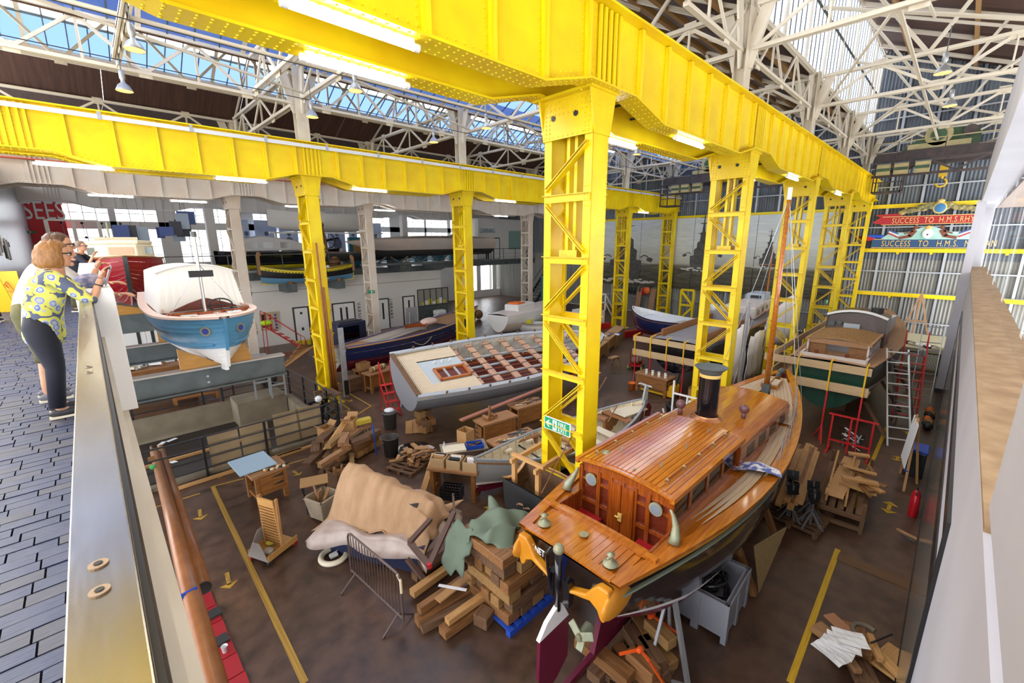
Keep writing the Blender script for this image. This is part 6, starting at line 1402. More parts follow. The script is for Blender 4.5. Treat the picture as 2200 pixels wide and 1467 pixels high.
# --- railing round the pit
RB_ = mat('black_rail', (.018,.018,.02), .35)
rt = thing('pit_railing', 'black tubular safety railing around the sunken slipway', 'railing', (2,16,0))
def rail(pts, zs_, r_=.025):
    o = V((2,16,0))
    for z in zs_: b = MB(); b.tube([V((p[0],p[1],z))-o for p in pts], r_, RB_, 8); b.build('rail_tube', rt)
    for p in pts: stick('rail_post', V((p[0],p[1],0))-o, V((p[0],p[1],zs_[-1]))-o, .06,.06, RB_, rt)
rail([(0.2,13.45),(1.45,13.45),(2.95,13.45),(4.6,13.45)], (.25,.55,.85,1.15))
rail([(4.6,13.45),(5.2,13.7),(5.35,14.2),(5.35,15.0),(5.35,16.0),(5.3,17.2),(5.2,18.6),(4.6,19.5),(3.4,19.6),(3.0,19.5)], (.25,.55,.85,1.15))
rail([(3.0,19.5),(2.4,19.75),(.3,19.75),(-1.5,19.75)], (.25,.6,.95))
SHEET = mat('weathered_ply', (.42,.31,.18), .8, 0, 'n', (.24,.16,.08), 1.6, .6)
for k, (x, z) in enumerate(((1.95,.0),(2.72,.05),(3.6,.12),(4.25,.12))):
    b = MB(); b.box((0,0,.5),(.72,.02,1.05),SHEET,rot=Euler((R(-6),0,0))); o = b.build('plywood_sheet', loc=(x,13.58,z+.05)); tag(o, 'weathered plywood sheet leaning inside the pit railing, %s from the left' % ['first','second','third','fourth'][k], 'sheet')
for k, (x, w2) in enumerate(((2.2,3.2),(3.9,1.6))): plank('skirting_plank', ('long' if k == 0 else 'short')+' bare timber lying along the near foot of the pit railing', (x-w2/2,13.2,.04),(x+w2/2,13.25,.04),.12,.06,PINE)
t = thing('steel_stand', 'grey welded angle-iron double frame standing at the far corner of the pit', 'frame', (3.9,18.3,.32))
for (a_, c_) in (((0,0,0),(0,0,1.7)),((.5,0,0),(.5,0,1.7)),((0,0,1.7),(.5,0,1.7)),((.45,-.4,0),(.45,-.4,1.6)),((.95,-.4,0),(.95,-.4,1.6)),((.45,-.4,1.6),(.95,-.4,1.6)),((0,0,.6),(.5,0,.6)),((.45,-.4,.5),(.95,-.4,.5))): stick('frame_bar', a_, c_, .06,.06, GALV, t)
t = thing('black_stand', 'dark folding engine stand inside the pit railing corner', 'stand', (4.95,14.5,0))
for (a_, c_) in (((-.3,0,0),(.3,.2,.9)),((.3,-.3,0),(-.3,.2,.9)),((.2,.4,0),(.1,.1,.9)),((-.35,.2,.9),(.35,.2,.9))): stick('strut', a_, c_, .08,.06, BLG, t)
b = MB(); b.ball((0,.15,.98),.12,PAPER,8,5); b.build('rag', t)
# spars strapped to the second line's first column
for k in range(3):
    b = MB(); xx = 6.05+.1*k; b.tube([(xx,16.28,.4),(xx-.03,16.26,6.2-1.6*k)],[.05,.035],mat('spar_brown',(.26,.09,.02),.4),8); tag(b.build('wooden_spar', smooth=True), '%s brown wooden spar strapped upright to the left yellow column' % ['longest','middle length','shortest'][k], 'spar')
t = thing('grey_channel', 'upright grey steel channel leaning beside the left yellow column', 'channel', (6.6,16.3,0)); b = MB(); b.bb(-.1,.1,-.04,.04,.2,3.0,GALV); b.build('channel_web', t); b = MB(); b.bb(-.08,.08,-.1,-.04,.3,.9,BLK); b.build('black_box', t)
t = thing('small_table', 'low grey framed table with timber blocks at the foot of the left yellow column', 'table', (5.55,15.3,0))
for sx in (0,.6):
    for sy in (0,.8): stick('leg', (sx-.2,sy,0),(sx-.2,sy,.75),.05,.05,GALV,t)
b = MB(); b.bb(-.25,.45,-.05,.85,.72,.76,OLD); b.bb(-.22,.42,-.0,.8,.2,.23,OLD); b.build('shelf', t)
for k in range(5): o = MB().box((0,0,0),(rd.uniform(.15,.35),.12,.1),OLD).build('timber_block', loc=(5.4+rd.uniform(-.05,.35),15.35+.17*k,.82), rz=rd.uniform(-.4,.4)); tag(o, 'rough timber block on the low table by the left yellow column', 'block', 'blocks on the low table')
# --- pale blue topped bench and tool stand
t = bench('small wooden workbench with drawers under a pale blue board, left foreground', 2.35, 11.25, R(5), .85, .8, .82, drawers=0)
for k in range(2):
    b = MB(); b.bb(-.28,.28,-.37,-.35,.36+.2*k,.53+.2*k,BENCH); d_ = b.build('drawer', t); b = MB(); b.prism([(.0,-.375,.44+.2*k),(.25,-.375,.49+.2*k),(.25,-.375,.41+.2*k)],(0,0,0),(0,.003,0),DARK); b.build('finger_slot', d_)
b = MB(); b.box((0,0,0),(.82,.98,.025),mat('pale_blue_board2',(.36,.50,.62),.45)); tag(b.build('blue_board', loc=(2.16,11.55,.86), rz=R(3)), 'pale blue flat board lying on the small workbench', 'board')
for k in range(12): o = MB().box((0,0,0),(rd.uniform(.05,.12),.04,.04),(CRM,PINE,DARK)[k % 3]).build('small_part', loc=(2.28+.045*k,10.93+rd.uniform(-.06,.06),.85), rz=rd.uniform(0,3)); tag(o, 'small wooden part scattered on the bench beside the blue board', 'part', 'small parts on the bench')
# --- A-frame trolley with pegboard
PEG = wood('peg_board', (.6,.33,.1), (.45,.22,.06), .5)
c = V((1.82,8.95,0)); t = thing('tool_trolley', 'wheeled plywood trolley with upright slatted board, on the floor left', 'trolley', tuple(c), R(-65)); t.scale = (.92,.92,.92)
b = MB(); b.bb(-.3,.3,-.38,.38,.1,.13,PEG)
for s in (-1,1): b.bb(s*.29-.012,s*.29+.012,-.38,.38,.1,.24,PEG)
b.build('tray', t)
for s in (-1,1): b = MB(); b.prism([(s*.3,-.4,.1),(s*.3,.4,.1),(s*.3,.1,.55),(s*.3,-.1,.55)] if s < 0 else [(-.3,-.39,.1),(.3,-.39,.1),(.3,-.39,.12),(.1,-.39,.5),(-.1,-.39,.5),(-.3,-.39,.12)],(-.006,0,0) if s < 0 else (0,-.006,0),(.006,0,0) if s < 0 else (0,.006,0),mat('grey_end',(.3,.27,.25),.6)); b.build('end_panel', t)
b = MB(); b.box((.0,.0,.75),(.46,.03,1.2),PEG,rot=Euler((R(4),0,0))); b.build('upright_board', t)
for k in range(13): b = MB(); b.box((0,-.03-.005*k+.03,.25+k*.075),(.42,.02,.012),OAK); b.build('slat', t)
b = MB(); b.box((-.25,.02,.75),(.04,.06,1.22),PINEZ); b.box((.25,.02,.75),(.04,.06,1.22),PINEZ); b.build('upright', t)
for sx in (-1,1):
    for sy in (-1,1): b = MB(); b.tube([(sx*.26-.02,sy*.34,.05),(sx*.26+.02,sy*.34,.05)],.05,(DARK,RED)[sx*sy > 0],12); b.build('castor', t)
b = MB(); b.ball((.1,-.2,.2),.1,mat('grey_rag',(.4,.36,.32),.9),8,5,(1.2,1,.7)); b.ball((-.1,.0,.2),.08,mat('yellow_rag',(.6,.5,.05),.9),8,5,(1.4,1,.6)); b.build('rags', t)
# --- small folding table, plastic bin, life ring
t = thing('folding_table', 'small brown-topped folding table with black legs beside the timber pile', 'table', (3.02,9.85,0), R(-20)); b = MB(); b.bb(-.3,.3,-.22,.22,.72,.74,CARD); b.build('table_top', t)
for sx in (-1,1):
    for sy in (-1,1): stick('leg', (sx*.26,sy*.18,.72),(sx*.2,-sy*.2,0),.025,.025,BLK,t)
t = thing('plastic_bin', 'pale plastic bin on castors holding wood offcuts, left of the dust sheet', 'bin', (3.02,9.4,.0), R(20)); PB_ = mat('dirty_white_plastic', (.56,.47,.36), .5, 0, 'n', (.35,.27,.18), 3, .6)
b = MB(); a1, a2 = .2, .27
for s in range(4):
    a_ = s*math.pi/2; M = Matrix.Rotation(a_,3,'Z'); b.prism([M @ V(q) for q in ((a1,-a1,.06),(a1,a1,.06),(a2,a2,.55),(a2,-a2,.55))],tuple(M @ V((-.01,0,0))),tuple(M @ V((.01,0,0))),PB_)
b.bb(-.2,.2,-.2,.2,.06,.08,PB_); b.bb(-.29,.29,-.29,-.25,.54,.57,PB_); b.bb(-.29,.29,.25,.29,.54,.57,PB_); b.bb(-.29,-.25,-.29,.29,.54,.57,PB_); b.bb(.25,.29,-.29,.29,.54,.57,PB_); b.build('bin_body', t)
for s in range(4): b = MB(); b.ball(((-.17,.17)[s % 2],(-.17,.17)[s//2],.03),.03,DARK,8,5); b.build('castor', t)
for k in range(4): b = MB(); b.box((rd.uniform(-.1,.1),rd.uniform(-.1,.1),.42),(.07,.03,.75),DKW,rot=Euler((rd.uniform(-.5,.5),rd.uniform(-.5,.5),rd.uniform(0,3)))); tag(b.build('offcut', t), None)
t = thing('life_ring', 'cream foam life ring lying flat on the floor with a white float unit inside', 'life ring', (2.62,7.9,.0)); b = MB(); n1, n2 = 28, 10; rows = []
for i in range(n1+1):
    a_ = 2*math.pi*i/n1; rows.append([V(((.24+.055*math.cos(q))*math.cos(a_),(.24+.055*math.cos(q))*math.sin(a_),.055+.055*math.sin(q))) for q in [2*math.pi*j/n2 for j in range(n2+1)]])
b.grid(rows, CRM, flip=True); b.build('ring', t, smooth=True); b = MB(); b.box((0,0,.07),(.15,.1,.06),WHT); b.tube([(.05,0,.1),(.12,.05,.12),(.15,-.02,.08)],.008,WHT,6); b.build('float_unit', t, bevel=.01)
# --- crowd barrier
t = thing('crowd_barrier', 'steel crowd barrier standing in front of the sheeted machine', 'barrier', (2.62,7.05,0), math.atan2(5.45-7.05,2.75-2.62)); L_ = 1.65
BR = mat('rusty_barrier', (.14,.10,.09), .45, .4)
b = MB(); b.tube([(0,0,.2),(0,0,.95),(.04,0,1.03),(.12,0,1.07),(L_-.12,0,1.07),(L_-.04,0,1.03),(L_,0,.95),(L_,0,.2)],.02,BR,8); b.tube([(0,0,.25),(L_,0,.25)],.018,BR,8); b.build('barrier_frame', t)
for k in range(1,17): x = L_*k/17; stick('vertical_bar', (x,0,.25),(x,0,1.06),.012,.012,BR,t)
for x in (.15,L_-.15): b = MB(); b.tube([(x,-.3,.01),(x,0,.25),(x,.3,.01)],.018,BR,8); b.build('foot', t)
b = MB(); b.tube([(L_-.08,0,1.05),(L_,0,.97),(L_+.002,0,.75)],.023,mat('chipped_white',(.7,.6,.4),.6),8); b.build('chipped_corner', t)
# --- sheeted machine
def drape(name, label, cx, cy_, rz, L, W, hf, mt, seed, nx=46, ny=34, amp=.03, skirt=.3, fq=2):
    r_ = random.Random(seed); ph = [(r_.uniform(0,6.28),r_.uniform(3,9),r_.uniform(-1,1)) for _ in range(6)]; rows = []
    for i in range(nx+1):
        u = i/nx*2-1; row = []
        for j in range(ny+1):
            v = j/ny*2-1; x = u*L/2; y = v*W/2; z = hf(u, v); x0_, y0_ = x, y
            e = max(abs(u),abs(v)); fold = sum(math.sin(p+f*fq*(u*math.cos(q*3)+v*math.sin(q*3))) for p, f, q in ph)*amp*(.35+e**2)
            edge = 1+.05*math.sin((u if abs(v) > abs(u) else v)*9+seed)*max(0,max(abs(u),abs(v))-.6)*2.2
            row.append(V((x*edge+fold*.6, y*edge+fold*.8, max(.02, z+fold))))
        rows.append(row)
    b = MB(); b.grid(rows, mt); o = b.build(name, smooth=True, loc=(cx,cy_,0), rz=rz, thick=.006); return tag(o, label, 'cloth')
def hf(u, v):
    r_ = 1.62-.42*max(0,u+.5)-.1*(u < -.9); q = abs(v)*1.12; f_ = 1-q**1.5 if q < 1 else 0; f_ = max(0,f_+.10*q*(1-q)*math.sin(u*19+2*math.sin(u*5)+(1 if v > 0 else 0)*2)+.06*q*math.sin(u*41)*(1-q)); side = min(1,max(0,1-max(0,abs(u)-.86)*6))
    return .62+(r_-.62)*f_*side
M0_ = (3.75, 7.55); az = R(-62)
drape('dust_sheet', 'large tan dust sheet draped over a machine, centre foreground', M0_[0]+.0, M0_[1]+.0, az, 2.45, 1.45, hf, CLOTH, 5, amp=.022)
PLS = mat('plastic_sheet', (.55,.46,.42), .3, 0, 'n', (.38,.28,.24), 4, .5)
drape('plastic_sheet', 'crumpled translucent plastic sheet bunched around the foot of the sheeted machine', M0_[0]-.05, M0_[1]-.05, az, 2.65, 1.75, lambda u, v: .66 if max(abs(u),abs(v)) < .85 else .66-.8*(max(abs(u),abs(v))-.85)*2, PLS, 9, amp=.03)
b = MB(); b.box((M0_[0]-.02,M0_[1]-.02,.32),(2.3,1.4,.6),mat('navy_base',(.015,.02,.06),.5),rz=az); tag(b.build('machine_base'), 'dark navy base of the sheeted machine', 'machine')
b = MB(); b.box((M0_[0],M0_[1],.85),(1.5,.4,.5),DARK,rz=az); tag(b.build('covered_machine'), 'hidden machine body beneath the tan dust sheet', 'machine')
WAL = wood('dark_frame_wood', (.16,.09,.07), (.08,.04,.03), .6)
DF = thing('wooden_trestle', 'dark wooden frame with red painted corner lying over the end of the dust sheet', 'frame', (0,0,0))
def w3(px, py, z): return at(px, py, z)
for k, (a_, c_, lb) in enumerate((((880,1165,.95),(922,1215,.9),'dark wooden frame bar over the sheet end'),((922,1215,.9),(975,1100,1.1),'dark wooden frame bar rising to the right trestle'),((880,1165,.98),(925,1115,1.0),'dark wooden frame bar across the sheet'),((875,1200,.5),(915,1250,.15),'dark wooden leg below the sheet end'))):
    stick('frame_bar', w3(*a_), w3(*c_), .09,.06, WAL, DF)
b = MB(); q = w3(922,1215,.9); b.box(q,(.07,.07,.08),RED); b.build('red_tip', DF)
t = thing('steel_trestle', 'thin dark steel tripod trestle right of the sheeted machine', 'trestle', tuple(at(978,1165,0))); 
for (a_, c_) in (((0,0,0),(0,0,1.15)),((0,0,.35),(.35,-.25,0)),((0,0,.35),(.3,.3,0)),((-.35,-.5,0),(-.35,-.5,.95)),((0,0,1.1),(-.35,-.5,.95))): stick('trestle_bar', a_, c_, .035,.035, WAL, t)
# --- timber stack with green sheet, on blue pallet
sx_, sy_ = 4.15, 4.75
pl_ = pallet('blue plastic pallet under the big timber stack', 4.5, 4.7, R(0), 1.2, 1.2, BLUEP)
for k in range(5):
    for j in range(4 if k % 2 == 0 else 5):
        L_ = .95+.1*rd.random(); hh_ = .19; mt = (OAK,OLD,TIMB)[(k+j) % 3]
        if k % 2 == 0: o = MB().box((0,0,0),(.27,L_,hh_),mt).build('timber_baulk', loc=(4.08+j*.29,4.72+rd.uniform(-.05,.05),.22+k*.205), bevel=.01)
        else: o = MB().box((0,0,0),(L_+.1,.2,hh_),mt).build('timber_baulk', loc=(4.5+rd.uniform(-.05,.05),4.26+j*.23,.22+k*.205), bevel=.01)
        tag(o, 'heavy rough-sawn baulk in the stack on the blue pallet', 'timber', 'baulks in the pallet stack')
for k in range(3): o = MB().box((0,0,0),(.3,1.1,.17),OAK).build('timber_baulk', loc=(4.0+k*.32,4.75,1.32), bevel=.01); tag(o, 'heavy rough-sawn baulk in the stack on the blue pallet', 'timber', 'baulks in the pallet stack')
GSH = mat('green_sheet', (.16,.21,.15), .8, 0, 'n', (.09,.12,.09), 2, .5)
drape('green_sheet', 'faded green canvas heaped on top of the timber stack', 4.35, 4.85, R(20), .95, .8, lambda u, v: 1.44+.2*max(0,1-u*u)*max(0,1-v*v)+.05*math.sin(u*5)*math.cos(v*4), GSH, 3, 30, 26, .02, fq=.9)
drape('green_sheet', 'fold of green canvas hanging down the left side of the timber stack', 3.72, 5.2, R(10), .3, .5, lambda u, v: 1.15+.33*u, GSH, 8, 14, 14, .015, fq=.8)
# --- long beams on the floor left of it
for k, (a_, c_, w2, h3, z, mt) in enumerate(((( 895,1335),(1110,1215),.17,.16,.1,OAK),((905,1350),(1090,1250),.14,.12,.08,OLD),((885,1275),(1060,1150),.14,.12,.16,PINE),((900,1310),(1060,1200),.12,.12,.3,OAK),((890,1240),(1020,1140),.16,.15,.2,OLD),((905,1215),(1050,1110),.2,.17,.38,WAL),((950,1360),(1050,1290),.2,.14,.1,OAK),((960,1335),(1045,1275),.12,.1,.28,PINE),((940,1290),(1010,1235),.14,.03,.48,CARD))):
    p = at(a_[0],a_[1],z); q = at(c_[0],c_[1],z); plank('timber_beam', ['long square oak beam nearest the viewer in the floor pile','second long beam behind the nearest in the floor pile','pale pine beam at the left end of the floor pile','oak beam lying on top in the middle of the floor pile','old brown beam at the back left of the floor pile','dark split baulk on top of the floor pile','thick short beam lying alone in front of the pile','short orange beam on top of the lone thick one','flat board with a pale label on top of the floor pile'][k], p, q, w2, h3, mt, 'timber')
o = MB().box((0,0,0),(.26,.26,.22),OLD).build('timber_block', loc=tuple(at(1040,1325,.12)), rz=.3, bevel=.01); tag(o, 'dark square timber block on the floor by the blue pallet', 'block')
p = at(975,1270,.52); o = MB().box((0,0,0),(.5,.06,.004),PAPER).build('paper_label', loc=tuple(at(972,1262,.5)), rz=R(-57)); tag(o, 'pale printed label strip lying on the boards of the floor pile', 'label')
# --- under the launch
for k in range(7):
    o = MB().box((0,0,0),(.9,.22,.16),(OLD,OAK)[k % 2]).build('keel_block', loc=(4.55+.02*k,2.75,.08+.17*(k//2) if k < 4 else .08+.17*(k-3)), rz=R(90*(k % 2))); o.location.x = 4.5 if k % 2 else 4.7; o.location.z = .08+.165*k if k < 2 else .08; o.location.x += (0 if k < 2 else (k-1)*1.6-.3); tag(o, 'rough timber block under the keel of the varnished launch', 'block', 'keel blocks under the launch')
plpos = at(1390,1440,0)
pallet('low pallet in front of the launch loaded with timber blocks', 4.95, 2.35, R(8), 1.0, .8, OLD)
for k in range(9): o = MB().box((0,0,0),(.46,.2,.17),(OAK,OLD,TIMB)[k % 3]).build('timber_block', loc=(4.72+.24*(k % 3),2.2+.3*((k//3) % 2)+.05*(k//6),.21+.175*(k//4)), rz=rd.uniform(-.2,.2)+R(70), bevel=.012); tag(o, 'roughly squared block piled on the pallet by the orange strap', 'block', 'blocks on the low pallet')
ORS = mat('orange_strap', (.95,.12,.01), .5)
pts = [at(1325,1265,1.1),at(1400,1320,.75),at(1455,1360,.5)]
b = MB()
for a_, c_ in zip(pts, pts[1:]): b.bar(a_, c_, .05,.012, ORS)
b.ball(pts[1],.05,ORS,8,5,(2,1,.5)); tag(b.build('ratchet_strap'), 'orange ratchet strap running from under the launch to the grey stand', 'strap')
pts = [at(1330,1405,.62),at(1375,1395,.7),at(1395,1420,.62),at(1425,1467,.35),at(1435,1500,.2)]
b = MB()
for a_, c_ in zip(pts, pts[1:]): b.bar(a_, c_, .045,.012, ORS)
b.ball(pts[1],.045,ORS,8,5,(1.5,1,1)); tag(b.build('ratchet_strap'), 'orange strap lying over the blocks on the low pallet', 'strap')
t = thing('grey_stand', 'grey tubular boat stand leaning against the starboard side of the launch', 'stand', (5.15,2.0,0)); tp = V((5.35,2.3,1.75))-V((5.15,2.0,0))
stick('strut', (.0,-.25,0), tp, .06,.06, GALV, t); stick('strut', (-.25,.25,0), tp*.72, .04,.04, GALV, t); stick('strut', (.35,.2,0), tp*.6, .04,.04, GALV, t); stick('strut', (-.25,.25,.05),(0,-.25,.05), .03,.03, GALV, t)
plank('timber_offcut', 'short loose square timber lying at the bottom edge near the rudder', at(1225,1467,.04), at(1262,1415,.04), .07,.05, PINE)
# grey pallet box
t = thing('pallet_box', 'large grey plastic pallet box full of black hoses under the launch bow quarter', 'bin', (6.75,2.15,0), R(2)); GB = mat('grey_plastic', (.32,.33,.38), .45); Lx, Ly, Hh = 1.05, .9, .72
b = MB()
for s in (-1,1): b.bb(-Lx/2,Lx/2,s*Ly/2-.02,s*Ly/2+.02,.1,Hh,GB); b.bb(s*Lx/2-.02,s*Lx/2+.02,-Ly/2,Ly/2,.1,Hh,GB)
b.bb(-Lx/2,Lx/2,-Ly/2,Ly/2,.1,.13,GB)
for s in (-1,1): b.bb(-Lx/2-.03,Lx/2+.03,s*Ly/2-.04,s*Ly/2+.04,Hh-.05,Hh,GB); b.bb(s*Lx/2-.04,s*Lx/2+.04,-Ly/2-.03,Ly/2+.03,Hh-.05,Hh,GB)
b.build('box_body', t)
for x in (-Lx/2+.02,0,Lx/2-.02):
    for s in (-1,1): b = MB(); b.bb(x-.06,x+.06,s*(Ly/2+.0)-.04,s*(Ly/2+.0)+.04,0,Hh-.05,GB); b.build('leg_rib', t)
for y in (-.0,):
    for s in (-1,1): b = MB(); b.bb(s*(Lx/2)-.04,s*(Lx/2)+.04,-.06,.06,0,Hh-.05,GB); b.build('leg_rib', t)
HOSE = mat('black_hose', (.015,.015,.018), .35)
for k in range(7):
    b = MB(); cx_, cy2 = rd.uniform(-.15,.15), rd.uniform(-.12,.12); rr = rd.uniform(.15,.3); pts = [(cx_+rr*math.cos(a_),cy2+rr*math.sin(a_),.5+.03*k+.05*math.sin(a_*2+k)) for a_ in [2*math.pi*q/20 for q in range(21)]]; b.tube(pts,.028,HOSE,8,False); tag(b.build('black_hose', loc=(6.75,2.15,0)), 'coil of black hose in the grey pallet box', 'hose', 'hoses in the pallet box')
b = MB(); q = [at(1600,1175,.0),at(1555,1150,1.15),at(1640,1150,1.0)]
OSB = mat('chipboard', (.42,.3,.13), .8, 0, 'n', (.25,.16,.07), 30, .6)
b = MB(); a_, c_, d_ = V((7.6,1.75,.95)), V((8.6,1.5,.95)), V((7.7,1.6,.02)); b.prism([a_,c_,d_],(0,0,0),(.02,.02,.0),OSB); tag(b.build('chipboard_offcut'), 'triangular chipboard sheet leaning on the hull behind the grey pallet box', 'board')
for k in range(4): o = MB().box((0,0,0),(.3,.2,.14),(OLD,OAK)[k % 2]).build('timber_block', loc=(5.6+.15*k,2.45+.1*(k % 2),.07+.14*(k//2)), rz=.4*k); tag(o, 'small dark block under the stern quarter of the launch', 'block', 'blocks beneath the quarter')
# --- shipping of launch: shores
for x, y, lb in ((7.6,1.9,'near'),(9.4,2.0,'far')): plank('shore_timber', 'slanting pine shore under the starboard bilge of the launch, %s one' % lb, (x,y-.25,.02),(x,y+.25,1.1),.12,.1,OAK,'timber')
# --- timber racks, grey stands, pallet to the right
for k in range(11): plank('sawn_board', 'long pale sawn board in the rack beside the launch', (10.1+rd.uniform(-.1,.2),1.75+.075*(k % 6)-.02*k,.5+.07*(k//6)+.04),(12.9+rd.uniform(-.2,.3),1.95+.085*(k % 6)-.02*k,.8+.07*(k//6)),.07 if k % 2 else .12,.06,(PINE,PINE,OAK)[k % 3],'plank','sawn boards in the rack')
for k in range(6): plank('sawn_board', 'long board tucked between the launch and the rack', (10.0,2.25+.07*k,.35+.03*k),(13.4,2.6+.07*k,.5+.03*k),.07,.05,(PINE,OLD)[k % 2],'plank','boards tucked beside the launch')
pallet('wooden pallet carrying the grey folding stands', 10.75, 1.7, R(-5), 1.2, 1.1, OLD)
FS = mat('grey_leg', (.17,.16,.16), .5)
for k in range(10):
    x, y = 10.35+.16*(k % 5), 1.4+.4*(k//5)+.04*k % .2; t = thing('folding_stand', 'dark grey folding stand with a black plate standing on the pallet', 'stand', (x,y,.12), rd.uniform(0,3), 'folding stands on the pallet'); hh_ = .75+rd.uniform(-.1,.1)
    stick('pole', (0,0,.05),(0,0,hh_),.03,.03,FS,t)
    for j in range(3): a_ = j*2.1; stick('leg', (.24*math.cos(a_),.24*math.sin(a_),0),(0,0,.35),.03,.03,FS,t)
    b = MB(); b.box((0,0,hh_-.1),(.24,.02,.22),BLK,rot=Euler((.3,0,0))); b.build('plate', t)
t = thing('timber_trolley', 'low timber trolley loaded with step offcuts and planks on the yellow line', 'trolley', (12.3,1.1,0), R(4))
for (a_, c_) in (((-1.3,-.4,.35),(1.3,-.4,.35)),((-1.3,.4,.35),(1.3,.4,.35)),((-1.3,-.4,.35),(-1.3,.4,.35)),((1.3,-.4,.35),(1.3,.4,.35)),((-1.3,-.4,.1),(-1.3,.4,.1))): stick('frame_beam', a_, c_, .09,.08, OLD, t)
for sx in (-1,1):
    for sy in (-1,1): stick('post', (sx*1.3,sy*.4,0),(sx*1.3,sy*.4,.7),.07,.07,OLD,t)
for k in range(5): b = MB(); b.bb(-1.25,1.25,-.38+k*.16,-.26+k*.16,.39,.42,OLD); b.build('deck_board', t)
for s in (0,1): plank('stair_string', 'notched pine stair string lying on the trolley, %s' % ('left' if s == 0 else 'right'), (11.2,1.3-.35*s,.52),(13.6,1.5-.35*s,.62),.04,.2,PINE,'timber')
for k in range(11): o = MB().box((0,0,0),(.05,.34,.16),PINE).build('stair_tread', loc=(11.3+.21*k,1.18,.6), rz=.08); o.rotation_euler.y = .7; tag(o, 'pine tread lying in the stair strings on the trolley', 'tread', 'treads on the trolley')
heap('pale pine offcut heaped on the timber trolley', 12.4,.85,.5,14,.8,.2,.7,(PINE,PINEZ,OAK),1.2,.9)
# --- right aisle: easel board, blue lidded bin, extinguishers
t = thing('easel_board', 'wooden easel with white board standing in the right-hand aisle', 'easel', (14.4,.14,0), R(8))
for (a_, c_) in (((-.55,.05,0),(-.12,.02,1.85)),((.55,.05,0),(.12,.02,1.85)),((.1,-.25,0),(0,0,1.8))): stick('leg', a_, c_, .05,.03, PINE, t)
b = MB(); b.box((0,.07,1.15),(.85,.02,1.2),WHT,rot=Euler((R(4),0,0))); b.build('white_board', t); b = MB(); b.bb(-.45,.45,.03,.1,.5,.53,BLUEP); b.build('tray', t)
t = thing('lidded_bin', 'black bin with bright blue lid against the right wall', 'bin', (15.2,.03,0)); b = MB(); b.bb(-.3,.3,-.2,.2,0,.7,BLK); b.build('bin_body', t, bevel=.02); b = MB(); b.bb(-.32,.32,-.22,.22,.7,.78,BLUEP); b.build('blue_lid', t, bevel=.02)
FE = mat('extinguisher_red', (.5,.01,.02), .25)
for k, x in enumerate((12.95,12.65)):
    t = thing('fire_extinguisher', 'red fire extinguisher at the foot of the right wall, %s of two' % ('taller' if k == 0 else 'nearer'), 'extinguisher', (x,-.12,.0)); b = MB(); b.lathe((0,0,0),[(.08,0),(.085,.02),(.085,.42),(.05,.5),(.025,.53),(.001,.55)],FE,16); b.build('cylinder', t, smooth=True); b = MB(); b.bb(-.02,.06,-.015,.015,.53,.6,BLK); b.tube([(.04,0,.55),(.1,.02,.45),(.09,.02,.15)],.01,BLK,6); b.build('valve_and_hose', t)
t = thing('boot_jack', 'brown wall-mounted bracket low on the right wall', 'bracket', (11.4,-.25,.15)); b = MB(); b.tube([(0,0,0),(0,.25,.05),(.08,.3,.02)],.035,DKW,8); b.tube([(0,.02,-.08),(.05,.22,-.03)],.02,BLK,6); b.build('bracket', t)
for k in range(8):
    b = MB(); b.ball((0,0,.1),.16,(BLK,DARK,CARD,ORNG)[k % 4],8,6,(1.2,.8,rd.uniform(.5,.9))); tag(b.build('tool_bag', loc=(19.2+.28*k,-.08+.05*(k % 2),.02)), 'dark bag or tool case in the row on the floor beside the white pier', 'bag', 'bags along the right wall')
# --- bottom right pile
p = at(1840,1430,0)
for k, (dx, dy, l, w2, hh_, z, mt, a_) in enumerate(((0,0,.7,.3,.1,.06,OLD,.5),(.15,.3,.6,.25,.1,.1,DKW,1.2),(.3,.1,.55,.35,.12,.18,OAK,.3),(.35,-.35,.62,.34,.05,.1,PINE,-.3),(.1,-.3,.5,.12,.08,.24,PINE,.9),(-.1,.15,.6,.1,.08,.2,DKW,.7),(.28,.25,.5,.2,.03,.3,mat('brown_board',(.4,.18,.09),.5),1.0),(.2,-.15,.45,.08,.08,.3,PINE,.4))):
    o = MB().box((0,0,0),(l,w2,hh_),mt).build('timber_offcut', loc=(p.x+dx,p.y+dy,z), rz=a_, bevel=.008); tag(o, ['old board at the bottom','brown plank across the back','thick oak block','wide pale pine board at the right','narrow pine batten','narrow brown batten','red-brown flat board on top','short pale batten on top'][k]+' of the bottom right pile', 'timber')
for k in range(4): b = MB(); b.grid([[V((-.14+.28*i/4,-.2+.4*j/4,.012*math.sin(i*1.7+j+k))) for j in range(5)] for i in range(5)],PAPER); q = at(1785+14*k,1400-10*k,.42+.03*k); tag(b.build('paper_sheet', loc=tuple(q), rz=.3*k-.4, thick=.003), 'loose white paper sheet on the bottom right timber pile', 'paper', 'papers on the bottom right pile')
b = MB(); pts = [(p.x+.28+.16*math.cos(a_),p.y-.02+.16*math.sin(a_),.4) for a_ in [math.pi*k/10-.6 for k in range(13)]]; b.tube(pts,.035,mat('grey_bracket',(.16,.13,.1),.6),8); b.tube([(p.x+.1,p.y-.1,.42),(p.x+.6,p.y-.3,.35)],.015,BLK,6); tag(b.build('curved_bracket'), 'curved dark bracket lying on the bottom right pile', 'bracket')
